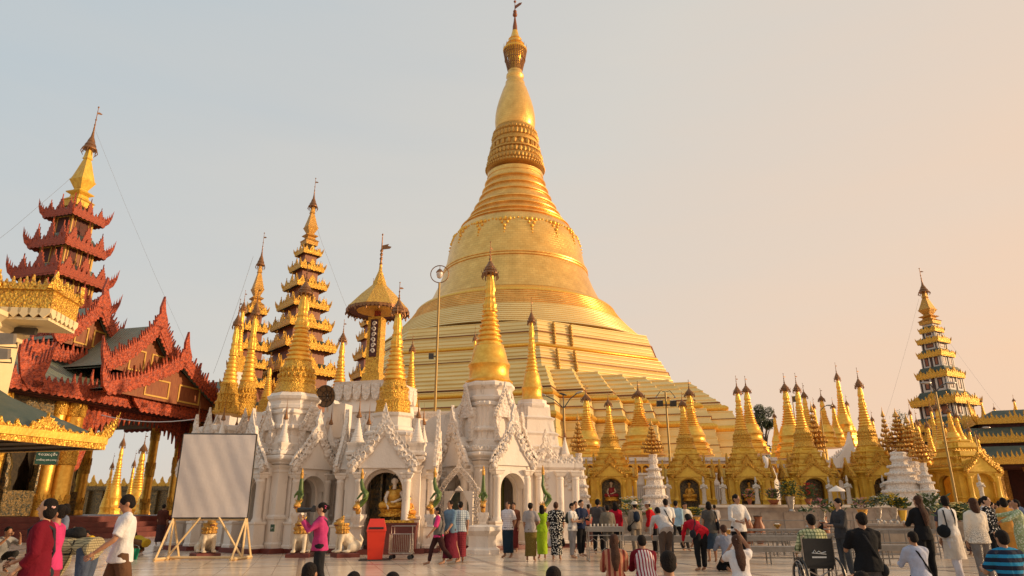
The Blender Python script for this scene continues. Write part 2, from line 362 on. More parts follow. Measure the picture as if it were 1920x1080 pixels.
# floral pendants round the shoulder of the bell
def bell_r(z):
    pts = [(z, r) for r, z in bell]
    for (z0, r0), (z1, r1) in zip(pts, pts[1:]):
        if z0 <= z <= z1: return r0 + (r1 - r0) * (z - z0) / max(z1 - z0, 1e-6)
    return pts[-1][1]
for i in range(16):
    a = 2 * pi * (i + .3) / 16; fl = MB()
    for dz, dr, s_ in ((0, 0, .42), (0, .8, .34), (0, -.8, .34), (-.7, .45, .27), (-.7, -.45, .27), (-1.4, 0, .3), (-2.1, 0, .2), (-2.7, 0, .12), (.1, 1.5, .2), (.1, -1.5, .2), (.25, 2.1, .15), (.25, -2.1, .15)):
        z = zF(408, 11.2) + dz; r = bell_r(z) + .04; aa = a + dr / r
        fl.ball((r * cos(aa), r * sin(aa), z), (s_ * .95, s_ * .95, s_ * 1.15), 8, 5)
    fl.obj('flower_relief', M['gold'], st, 50)
# ring mouldings: alternating torus and cove
pr = []
rows = [(r, zF(y, r)) for y, r in CT if 313 <= y <= 394][::-1]
for (r0, z0), (r1, z1) in zip(rows, rows[1:]):
    for t, k in ((0, 0), (.06, .3), (.16, .4), (.28, .34), (.36, .02), (.7, -.06), (.97, -.04)): pr.append((r0 + (r1 - r0) * t + k, z0 + (z1 - z0) * t))
pr += [(5.25, zF(313, 5.25)), (5.2, zF(306, 5.2))]
mb = MB(); mb.lathe(pr, 128); mb.obj('ring_mouldings', M['stupa'], st, 35)
_zc = zc
def zc(py):
    if py > 223: py = 224 + (py - 226) * 80 / 94.0
    return CAMH + (SY - min(4.3, max(0, (py - 120) / 20))) * tan(PITCH + atan((540 - py) / FOC))
lot = [(320, 50), (317, 54), (313, 54), (310, 50.5), (306, 51), (303, 52), (298, 50), (290, 47), (284, 46), (282, 49), (279, 49), (277, 45), (272, 43.5), (266, 42.5), (264, 45), (260, 45), (258, 42), (250, 40.5), (240, 38.5), (237, 41), (233, 41), (230, 38), (226, 36.5), (224, 37)]
mb = MB(); mb.lathe([(rc(y, h), zc(y)) for y, h in lot], 96)
def petals(mb, y, h, n, s_, up=1):
    r = rc(y, h); z = zc(y)
    for i in range(n):
        a = 2 * pi * i / n; u = Vector((-sin(a), cos(a), 0)); o = Vector((r * cos(a), r * sin(a), z))
        mb.ball(o, (s_ * .45, s_ * .45, s_ * .62), 6, 4, rot=Matrix.Rotation(a, 3, 'Z'))
petals(mb, 305, 51, 48, .75); petals(mb, 291, 48, 40, 1.0); petals(mb, 271, 43.5, 24, 1.05); petals(mb, 247, 40, 36, 1.1)
petals(mb, 315, 54.5, 60, .45); petals(mb, 235, 40.5, 40, .45)
mb.obj('lotus_bands', M['goldold'], st, 35)
bud = [(223, 34.8), (217, 36.8), (207, 37.6), (197, 36.8), (187, 34.6), (177, 31), (167, 26.6), (158, 22.4), (153, 19), (151, 18.2), (148, 18), (146, 15.5), (142, 15), (140, 16.6), (137, 16.2), (135, 14), (130, 13)]
mb = MB(); mb.lathe([(rc(y, h), zc(y)) for y, h in bud], 96); mb.obj('banana_bud', M['stupa'], st, 40)
mb = MB(); mb.lathe([(rc(y, h), zc(y)) for y, h in [(132, 12), (120, 10), (104, 13), (98, 20), (96, 22.5), (94, 22.5), (93, 20), (86, 16), (85, 17.5), (83, 15), (76, 11.5), (75, 12.5), (72, 9.5), (66, 7), (58, 5)]], 48); mb.obj('umbrella_crown', M['gold'], st, 40); mb = MB()
for i in range(30):                                      # hanging lattice of bells under the umbrella
    a = 2 * pi * i / 30; c_, s_ = cos(a), sin(a)
    r0, r1, r2 = rc(96, 21.5), rc(112, 18.5), rc(130, 13)
    mb.tube([(r0 * c_, r0 * s_, zc(96)), (r1 * c_, r1 * s_, zc(112)), (r2 * c_, r2 * s_, zc(131))], .09, 4)
    mb.ball((r1 * c_, r1 * s_, zc(114)), .16, 5, 3)
    if i % 2 == 0: mb.tube([(r0 * c_, r0 * s_, zc(95)), (r0 * 1.03 * c_, r0 * 1.03 * s_, zc(86))], [.08, .01], 4)
for yy, rr_ in ((104, 20), (113, 18.2), (122, 15.5)):
    r = rc(yy, rr_); mb.tube([(r * cos(a), r * sin(a), zc(yy)) for a in [2 * pi * k / 30 for k in range(31)]], .08, 4)
mb.obj('hanging_bell_lattice', M['filigree'], st, 40)
mb = MB(); mb.lathe([(rc(58, 4.6), zc(58)), (rc(50, 4.2), zc(50)), (rc(42, 2.8), zc(42)), (rc(34, 1.6), zc(34))], 16)
mb.tube([(0, 0, zc(36)), (0, 0, zc(2))], [.16, .05], 6); mb.ball((0, 0, zc(3)), .28, 8, 5); mb.ball((0, 0, zc(22)), .4, 8, 5); mb.ball((0, 0, zc(28)), .5, 8, 5)
mb.prism([(0, 0), (1.6, .25), (1.9, .6), (1.2, .9), (0, .8)], (0, 0, zc(17)), (.9, -.4, 0), (0, 0, 1), .06)
mb.obj('vane_and_orb', M['rust'], st, 40)

zc = _zc
# terraces -----------------------------------------------------------------
def octa(r):
    k = r * tan(pi / 8)
    return [(-k, -r), (k, -r), (r, -k), (r, k), (k, r), (-k, r), (-r, k), (-r, -k)]
NR = 6
def redent(r):
    k = r * tan(pi / 8); s_ = (r - k) / NR; q = [(k, -r)]; u, v = k, -r
    for i in range(NR):
        v += s_; q.append((u, v)); u += s_; q.append((u, v))
    P = []
    for a in range(4):
        for (x, y) in q:
            for _ in range(a): x, y = -y, x
            P.append((x, y))
    return P
def terrace_prof(r0, z0, r1, z1, steps, led=.16, lip=.22):
    """inward sloping stepped panels, each ending in a projecting ledge"""
    p = []
    for i in range(steps):
        a = i / steps; b = (i + 1) / steps
        ra, rb = r0 + (r1 - r0) * a, r0 + (r1 - r0) * b; za, zb = z0 + (z1 - z0) * a, z0 + (z1 - z0) * b; h = zb - za
        p += [(ra, za), (rb + led, zb - lip - .1), (rb + led * 1.9, zb - lip), (rb + led * 1.9, zb - .06), (rb + led * .2, zb)]
    return p
def torus_prof(r, z, s_):
    return [(r + s_ * (.15 + .95 * sin(pi * t)), z + s_ * 1.5 * t) for t in [k / 7 for k in range(8)]]
Zb = 0
parts = [  # (name, plan, profile)
 ('lower_terrace', redent, [(36.9, 0)] + terrace_prof(36.8, .2, 36.1, 5.6, 3) + terrace_prof(36.0, 5.6, 35.0, 11.2, 6, .1, .16)),
 ('middle_terrace', redent, terrace_prof(34.9, 11.9, 34.0, 14.0, 2, .1, .14) + [(33.9, 14.0)]),
 ('redented_terrace', redent, terrace_prof(33.0, 14.7, 32.0, 15.8, 3, .08, .12) + terrace_prof(31.9, 15.8, 28.8, 18.5, 4, .1, .16)),
 ('octagonal_terrace', octa, terrace_prof(26.6, 18.5, 24.8, 22.0, 6, .09, .14) + [(24.7, 22.0)]),
 ('upper_octagonal_terrace', octa, terrace_prof(24.0, 22.7, 22.9, 26.2, 6, .08, .13)),
]
tori = [('terrace_torus', redent, torus_prof(34.9, 11.2, .55)), ('terrace_torus', redent, torus_prof(33.1, 14.0, .55)), ('terrace_torus', octa, torus_prof(24.0, 22.0, .5))]
for nm, fn, pf in parts:
    mb = MB(); mb.plan(fn, pf); mb.obj(nm, M['terrace'], st)
for nm, fn, pf in tori:
    mb = MB(); mb.plan(fn, pf); mb.obj(nm, M['gold'], st, 50)
# dark joint lines of the terrace ledges are painted copper bands
mb = MB()
for r, z, fn in ((36.2, 5.35, redent), (32.5, 15.25, redent), (35.4, 9.2, redent), (34.6, 12.9, redent), (25.8, 20.2, octa), (23.6, 24.4, octa)):
    mb.plan(fn, [(r - .2, z - .05), (r + .18, z - .05), (r + .18, z + .05), (r - .2, z + .05)])
mb.obj('copper_band', M['rust'], st)
# stacked ogee buttress ribs on the octagon front
for a in range(4):
    for sgn in (1,):
        for off in (2.6, 5.4):
            for z0, z1, r0, r1 in ((18.7, 21.8, 26.6, 25.2), (22.8, 26.0, 24.1, 23.2)):
                n = 7; mb = MB()
                for k in range(n):
                    t = k / n; r = r0 + (r1 - r0) * t; z = z0 + (z1 - z0) * t
                    kk = r * tan(pi / 8)
                    # on the diagonal faces beside the vertex
                    c = Vector((kk, -r, 0)); d = Vector((1, 1, 0)).normalized()
                    p = c + d * off if sgn > 0 else Vector((r, -kk, 0)) - d * off
                    p.z = z + .25
                    q = Matrix.Rotation(a * pi / 2, 3, 'Z') @ p
                    mb.ball(q, (.26, .26, .3), 6, 4)
                mb.obj('buttress_rib', M['goldold'], st, 50)
# ================================================================== GENERATORS
_cache = {}
def shared(key, fn):
    """build a part once, reuse its mesh for every later copy"""
    if key not in _cache: _cache[key] = fn(); return _cache[key]
    return _cache[key].copy()
def part(key, name, mbf, mt, parent, smooth=None, loc=(0, 0, 0), sc=None):
    if key in _cache:
        o = bpy.data.objects.new(name, _cache[key])
        COL.objects.link(o)
    else:
        mb = MB(); mbf(mb); o = mb.obj(name, mt, None, smooth); _cache[key] = o.data
    o.parent = parent; o.location = loc
    if sc: o.scale = sc if hasattr(sc, '__len__') else (sc, sc, sc)
    return o

# ---- gilded spire (unit: 6.2 m tall, foot radius .84); kinds differ in skirt
def spire(parent, kind, z, s=1.0, x=0, y=0, mt=None, part_of=True, hs=1.0):
    mt = mt or M['gold']; root = None
    def body(mb):
        if kind == 'round':
            p = [(.80, 0), (.86, .05), (.88, .12), (.80, .18), (.74, .3), (.73, .62), (.76, .7), (.79, .78), (.76, .86), (.70, .95), (.66, 1.15), (.6, 1.4), (.53, 1.62), (.5, 1.66)]
            mb.lathe(p, 40)
        elif kind == 'bell':
            p = [(.80, 0), (.84, .08), (.78, .16), (.72, .35), (.68, .55), (.71, .6), (.71, .68), (.65, .74), (.62, 1.0), (.57, 1.25), (.5, 1.5), (.46, 1.6)]
            mb.lathe(p, 40)
            for i in range(20):
                a = 2 * pi * i / 20; mb.ball((.60 * cos(a), .60 * sin(a), 1.12), (.08, .08, .13), 6, 4)
                mb.ball((.66 * cos(a + .15), .66 * sin(a + .15), .86), (.07, .07, .1), 6, 4)
        elif kind == 'octo':
            p = [(.86, 0), (.88, .08), (.80, .14), (.76, .5), (.79, .55), (.79, .62), (.70, .68)]
            mb.lathe(p, 8, rot=pi / 8)
            mb.lathe([(.66, .66), (.64, .9), (.66, .95), (.64, 1.02), (.58, 1.2), (.5, 1.45), (.46, 1.6)], 32)
            for i in range(16):
                a = 2 * pi * i / 16; mb.ball((.58 * cos(a), .58 * sin(a), 1.15), (.09, .09, .12), 6, 4)
        elif kind == 'square':
            def red(r):
                q = [(r * .62, -r), (r * .62, -r * .85), (r * .85, -r * .85), (r * .85, -r * .62), (r, -r * .62)]; P = []
                for a in range(4):
                    for (u, v) in q:
                        for _ in range(a): u, v = -v, u
                        P.append((u, v))
                return P
            mb.plan(red, [(.72, 0), (.78, .06), (.78, .14), (.66, .2), (.64, .5), (.70, .56), (.70, .62), (.6, .68), (.56, .95), (.62, 1.0), (.62, 1.06), (.5, 1.12), (.47, 1.45), (.52, 1.5), (.46, 1.6)])
            for a in range(4):
                m0 = mb.M; mb.M = m0 @ Matrix.Rotation(a * pi / 2, 4, 'Z')
                gable_plate(mb, (0, -.73, .1), (1, 0, 0), .5, .55, .06); gable_plate(mb, (0, -.62, .66), (1, 0, 0), .36, .45, .05); mb.M = m0
    def rings(mb):
        p = []; z0, z1, r0, r1 = 1.55, 3.05, .52, .25
        if kind == 'bell': r0 = .49
        n = 7
        for i in range(n):
            t = i / n; t2 = (i + 1) / n; r = r0 + (r1 - r0) * t ** .85; r2 = r0 + (r1 - r0) * t2 ** .85; za = z0 + (z1 - z0) * t; h = (z1 - z0) / n
            p += [(r - .03, za), (r + .02, za + h * .12), (r + .03, za + h * .3), (r + .005, za + h * .46), (r2 - .01, za + h * .52), (r2 - .02, za + h * .9)]
        mb.lathe(p, 32)
    def bud(mb):
        mb.lathe([(.23, 3.02), (.29, 3.08), (.29, 3.14), (.24, 3.2), (.27, 3.34), (.27, 3.38), (.22, 3.44), (.20, 3.6), (.235, 3.66), (.19, 3.72), (.17, 3.9), (.215, 3.98), (.2, 4.1), (.15, 4.45), (.12, 4.62), (.14, 4.66), (.10, 4.72)], 24, flute=12, fa=.05)
    def umb(mb):
        mb.lathe([(.08, 4.62), (.09, 4.7), (.30, 4.72), (.31, 4.76), (.25, 4.86), (.27, 4.88), (.2, 5.0), (.21, 5.02), (.13, 5.16), (.07, 5.3)], 20)
        for i in range(12):
            a = 2 * pi * i / 12; c_, s_ = cos(a), sin(a)
            mb.tube([(.30 * c_, .30 * s_, 4.74), (.33 * c_, .33 * s_, 4.6), (.29 * c_, .29 * s_, 4.5)], [.018, .03, .012], 4)
            if i % 2: mb.tube([(.3 * c_, .3 * s_, 4.74), (.35 * c_, .35 * s_, 4.92)], [.03, .005], 4)
            mb.tube([(.24 * c_, .24 * s_, 4.88), (.27 * c_, .27 * s_, 5.0)], [.02, .004], 4)
    def rod(mb):
        mb.tube([(0, 0, 5.25), (0, 0, 5.6), (0, 0, 6.2)], [.05, .022, .012], 6)
        for zz, r in ((5.42, .06), (5.56, .045), (5.75, .04), (6.2, .035)): mb.ball((0, 0, zz), (r, r, r), 6, 4)
        mb.prism([(0, 0), (.16, .02), (.2, .06), (.1, .1), (0, .08)], (0, 0, 5.88), (.9, .4, 0), (0, 0, 1), .012)
    sp = part('spire_' + kind + mt.name, 'spire', body, M['goldcarve'] if kind != 'round' and mt is M['gold'] else mt, parent, 35, (x, y, z), (s, s, s * hs))
    part('ring' + kind + mt.name, 'ring_moulding', rings, mt, sp, 40)
    part('bud' + mt.name, 'banana_bud', bud, mt, sp, 40)
    part('umb', 'umbrella_crown', umb, M['filigree'], sp, 40)
    part('rod', 'vane_rod', rod, M['filigree'], sp, 40)
    return sp

# ---- arch panel in the x-z plane at y0 (thickness th behind), opening width ow, springing zs
def arch_panel(mb, x0, x1, z0, z1, ow, zs, y0, th, pointed=.0, n=14, cx=0.0):
    r = ow / 2; pts = []
    for k in range(n + 1):
        a = pi - pi * k / n
        x = r * cos(a); z = r * sin(a) * (1 + pointed * (1 - abs(cos(a))) ** 1.0)
        pts.append((cx + x, zs + z))
    path = [(cx - r, z0)] + pts + [(cx + r, z0)]
    outer = [(x0, z0)]
    L = len(pts)
    for k in range(L):
        t = k / (L - 1)
        outer.append((x0 + (x1 - x0) * t, z1) if 0 < t < 1 else ((x0, z1) if t == 0 else (x1, z1)))
    outer.append((x1, z0))
    vs = []; fs = []; m = len(path)
    for (y) in (y0, y0 + th):
        vs += [(p[0], y, p[1]) for p in path] + [(p[0], y, p[1]) for p in outer]
    for i in range(m - 1):
        fs.append((i, i + 1, m + i + 1, m + i)); fs.append((2 * m + i + 1, 2 * m + i, 3 * m + i, 3 * m + i + 1))
        fs.append((i + 1, i, 2 * m + i, 2 * m + i + 1)); fs.append((m + i, m + i + 1, 3 * m + i + 1, 3 * m + i))
    mb.add(vs, fs)
def column(mb, x, y, z0, z1, r, n=14, ped=0.0):
    if ped:
        mb.sq([(r * 1.7, z0), (r * 1.7, z0 + .08), (r * 1.45, z0 + .12), (r * 1.45, z0 + ped - .1), (r * 1.7, z0 + ped - .06), (r * 1.7, z0 + ped)], (x, y, 0)); z0 += ped
    h = z1 - z0
    mb.lathe([(r * 1.35, z0), (r * 1.35, z0 + .05), (r * 1.1, z0 + .1), (r, z0 + .16), (r * .96, z1 - .34), (r * 1.08, z1 - .32), (r * 1.08, z1 - .28), (r, z1 - .26), (r, z1 - .2)], n, (x, y, 0))
    mb.sq([(r * 1.05, z1 - .2), (r * 1.35, z1 - .12), (r * 1.35, z1 - .09), (r * 1.6, z1 - .05), (r * 1.6, z1)], (x, y, 0))
def gable(mb, carve, y, w, z0, h, th, bw=.2):
    """plain tympanum in mb, carved curling band in carve; width w, height h, standing at y (front)"""
    mb.prism([(-w / 2 + bw * .5, 0), (w / 2 - bw * .5, 0), (w * .30, h * .36), (0, h * .92), (-w * .30, h * .36)], (0, y + th * .5, z0), (1, 0, 0), (0, 0, 1), th * .7)
    c = [(w / 2 + bw * .3, -.02), (w / 2 - bw * .1, h * .16), (w * .33, h * .36), (w * .2, h * .62), (w * .07, h * .88), (0, h * 1.0)]
    for sgn in (-1, 1):
        for (xa, za), (xb, zb) in zip(c, c[1:]):
            d = Vector((xb - xa, zb - za)); nrm = Vector((-d.y, d.x)).normalized() * bw * .5
            if nrm.y < 0: nrm = -nrm
            P = [(xa, za), (xb, zb), (xb + nrm.x, zb + nrm.y * 1.4), (xa + nrm.x, za + nrm.y * 1.4)]
            P = [(sgn * a - sgn * bw * .28, b) for a, b in P]
            carve.prism(P, (0, y + th * .5, z0), (1, 0, 0), (0, 0, 1), th * 1.25)
        for k in range(12):
            t = (k + .5) / 12; i = min(int(t * 5), 4); f = t * 5 - i
            xa = c[i][0] + (c[i + 1][0] - c[i][0]) * f; za = c[i][1] + (c[i + 1][1] - c[i][1]) * f
            carve.prism([(q * bw * .62, w_ * bw * .75) for q, w_ in FLAME], (sgn * (xa + bw * .12), y + th * .4, z0 + za + bw * .45), (1, 0, 0), (0, 0, 1), th * .8)
        for k in range(9):                                   # curls rolling along the band
            t = (k + .3) / 9; i = min(int(t * 5), 4); f = t * 5 - i
            xa = c[i][0] + (c[i + 1][0] - c[i][0]) * f; za = c[i][1] + (c[i + 1][1] - c[i][1]) * f
            u_ = (.30, .42, .24)[k % 3]; carve.ball((sgn * (xa - .03 + bw * .1 * (k % 2)), y + .01, z0 + za + bw * (.15 + .3 * ((k * 7) % 3) / 3)), (bw * u_, th * .62, bw * u_ * 1.1), 8, 5)
            carve.tube([(sgn * (xa + bw * .18 * cos(q)), y - .045, z0 + za + bw * .35 + bw * .24 * sin(q)) for q in [j * .9 for j in range(6)]], bw * .07, 4)
    carve.prism([(x * bw * 1.6, zz * bw * 2.6) for x, zz in FLAME], (0, y + th * .4, z0 + h * .95), (1, 0, 0), (0, 0, 1), th)

# ---- shrine: square core, porches on given sides, stepped top, spire
def shrine(name, label, group, loc, rz, P):
    t = thing(name, label, 'shrine', loc, rz, group)
    a, pb, pd = P['half'], P['porch_half'], P['porch_depth']; zp = P['plinth']; zcap = P['col_top']; zc_ = P['cornice']; wm, cm = P['wall'], P['carve']
    key = P['key']
    def k(n): return key + n
    def plinth(mb):
        mb.sq([(a + .3, 0), (a + .3, .16)]); 
        for q in range(4):
            mb.M = Matrix.Rotation(q * pi / 2, 4, 'Z'); mb.bx(-pb - .22, pb + .22, -a - pd - .2, -a + .1, 0.004 * (q + 1), .155 - .003 * q)
        mb.M = Matrix.Identity(4)
    part(k('pl'), 'plinth', plinth, P['base'], t)
    def core(mb):
        if P.get('hollow', True):
            for q in range(4):
                mb.M = Matrix.Rotation(q * pi / 2, 4, 'Z')
                e = .003 * (q % 2)
                arch_panel(mb, -a + .2, a - .2, .15, zcap + .1, P['ow'], P['spring'], -a + .02 + e, .22, P.get('pt', 0))
            mb.M = Matrix.Identity(4)
            mb.bx(-a + .1, a - .1, -a + .1, a - .1, zcap + .1, zc_)
            if P.get('solid'): q_ = a - P['nd'] - .07; mb.bx(-q_, q_, -q_, q_, .16, zcap + .1)
        mb.sq([(a - .01, zcap + .11), (a + .0, zc_ - .34), (a + .07, zc_ - .3), (a + .07, zc_ - .24), (a + .14, zc_ - .2), (a + .2, zc_ - .14), (a + .2, zc_ - .06), (a + .12, zc_), (a + .1, zc_ + .04)])
    part(k('core'), 'wall', core, wm, t)
    for sx in (-1, 1):
        for sy in (-1, 1):
            def pier(mb, sx=sx, sy=sy):
                c = (sx * (a - .12), sy * (a - .12), 0)
                mb.sq([(.26, .15), (.26, .3), (.21, .36), (.21, zp), (.25, zp + .05), (.25, zp + .12), (.19, zp + .18), (.19, zc_ - .62), (.22, zc_ - .58), (.2, zc_ - .5), (.25, zc_ - .42), (.28, zc_ - .36)], c)
            part(k('pier%d%d' % (sx, sy)), 'corner_pier', pier, wm, t)
    for q in P['porches']:
        hold = bpy.data.objects.new('porch', None); COL.objects.link(hold); hold.parent = t; hold.rotation_euler = (0, 0, q * pi / 2); hold.empty_display_size = .2
        yf = -a - pd
        for sx in (-1, 1):
            def col(mb, sx=sx):
                column(mb, sx * pb, yf + .13, .15, zcap, P.get('colr', .13), 14, P.get('ped', .75))
            part(k('col%d' % sx), 'column', col, wm, hold, 40)
        def vault(mb):
            arch_panel(mb, -pb - .02, pb + .02, P['spring'] + .05, zcap + .14, P['ow'] + .08, P['spring'] + .05, yf + .08, pd - .08, P.get('pt', 0))
            for sx in (-1, 1):
                mb.bx(sx * pb - .1, sx * pb + .1, yf + .3, -a + .05, .2, zcap - .02)
                mb.bx(sx * (pb) - .16, sx * pb + .16, yf + .3, -a + .02, zcap - .12, zcap + .135)
            mb.add([(-pb - .15, yf + .1, zcap + .13), (pb + .15, yf + .1, zcap + .13), (0, yf + .1, zcap + P['gable_h'] * .85), (-pb - .15, -a + .3, zcap + .13), (pb + .15, -a + .3, zcap + .13), (0, -a + .3, zcap + P['gable_h'] * .85)],
                   [(0, 1, 2), (1, 4, 5, 2), (0, 2, 5, 3), (3, 5, 4), (0, 3, 4, 1)])
        part(k('vault'), 'vault', vault, wm, hold, 30)
        tym = MB(); cv = MB()
        gable(tym, cv, yf - .02, pb * 2 + .34, zcap + .0, P['gable_h'], .12, P.get('bw', .22))
        part(k('tym'), 'pediment', lambda mb: gable(mb, MB(), yf - .02, pb * 2 + .34, zcap - .0 + .14, P['gable_h'] - .14, .1, .22), wm, hold)
        part(k('cv'), 'carved_gable_band', lambda mb: gable(MB(), mb, yf - .05, pb * 2 + .34, zcap + .02, P['gable_h'], .13, P.get('bw', .22)), cm, hold, 40)
        # dark or painted inside wall of the niche
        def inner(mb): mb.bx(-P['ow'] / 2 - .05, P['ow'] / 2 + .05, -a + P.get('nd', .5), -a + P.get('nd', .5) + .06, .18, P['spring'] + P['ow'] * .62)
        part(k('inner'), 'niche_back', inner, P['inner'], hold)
    # stepped top
    def tiers(mb):
        sec = P['tiers']
        def red(r):
            q = [(r * .70, -r), (r * .70, -r * .86), (r * .86, -r * .86), (r * .86, -r * .70), (r, -r * .70)]; Q = []
            for i in range(4):
                for (u, v) in q:
                    for _ in range(i): u, v = -v, u
                    Q.append((u, v))
            return Q
        mb.plan(red, sec)
    part(k('tiers'), 'stepped_roof', tiers, P.get('tiermat', wm), t)
    for r_, z_, h_ in P.get('crests', ((P['half'] + .12, P['cornice'] + .03, .2),)):
        def tcrest(mb):
            for q in range(4):
                mb.M = Matrix.Rotation(q * pi / 2, 4, 'Z'); crest(mb, (-r_, -r_, z_), (r_, -r_, z_), h_, max(5, int(r_ * 2 / .17)), .05, jit=.25, shape=LEAF if q % 2 else FLAME)
            mb.M = Matrix.Identity(4)
        part(k('tcrest%.2f' % r_), 'cornice_cresting', tcrest, cm, t)
    if P.get('neck'):
        part(k('neck'), 'octagonal_neck', lambda mb: mb.lathe(P['neck'], 8, rot=pi / 8), P.get('tiermat', wm), t)
    if P.get('upper'):
        zu, hu, wu, ru = P['upper']
        for q in P.get('upper_sides', P['porches']):
            def niche(mb, q=q):
                mb.M = Matrix.Rotation(q * pi / 2, 4, 'Z')
                arch_panel(mb, -wu / 2, wu / 2, zu, zu + hu * .72, wu * .55, zu + hu * .36, -ru - .12, .3, .9, 8)
                mb.bx(-wu / 2 - .05, wu / 2 + .05, -ru - .16, -ru + .2, zu - .06, zu)
                tm = MB(); tm.M = mb.M
                gable(mb, mb, -ru - .15, wu * 1.05, zu + hu * .5, hu * .62, .09, wu * .18)
            part(k('up%d' % q), 'upper_niche', niche, cm, t, 40)
            def nb(mb, q=q):
                mb.M = Matrix.Rotation(q * pi / 2, 4, 'Z'); mb.bx(-wu * .3, wu * .3, -ru + .0, -ru + .04, zu, zu + hu * .7)
            part(k('upb%d' % q), 'upper_niche_back', nb, P.get('innerup', P['inner']), t)
    if P.get('mini'):
        zm, hm, rm, om = P['mini']
        for sx in (-1, 1):
            for sy in (-1, 1):
                def mini(mb):
                    mb.sq([(rm * 1.25, 0), (rm * 1.25, hm * .06), (rm * 1.0, hm * .1), (rm * 1.0, hm * .2), (rm * 1.2, hm * .25), (rm * 1.2, hm * .28)])
                    pr = [(rm * .9, hm * .28), (rm * .95, hm * .32)]
                    for i in range(7):
                        r = rm * (.82 - .1 * i); z = hm * (.36 + .065 * i); pr += [(r, z), (r, z + hm * .02), (r * .86, z + hm * .045)]
                    pr += [(rm * .14, hm * .84), (rm * .16, hm * .88)]
                    mb.lathe(pr, 16)
                o = part(k('mini'), 'corner_stupa', mini, wm, t, 35, (sx * om, sy * om, zm))
                def tip(mb): mb.lathe([(rm * .2, hm * .86), (rm * .42, hm * .88), (rm * .3, hm * .94), (rm * .12, hm * 1.02), (rm * .04, hm * 1.25), (.002, hm * 1.45)], 10)
                part(k('mtip'), 'gilt_tip', tip, M['filigree'], o, 35)
    if P.get('spire'):
        kd, z, s, hs = P['spire']; spire(t, kd, z, s, mt=P.get('spiremat'), hs=hs)
    return t

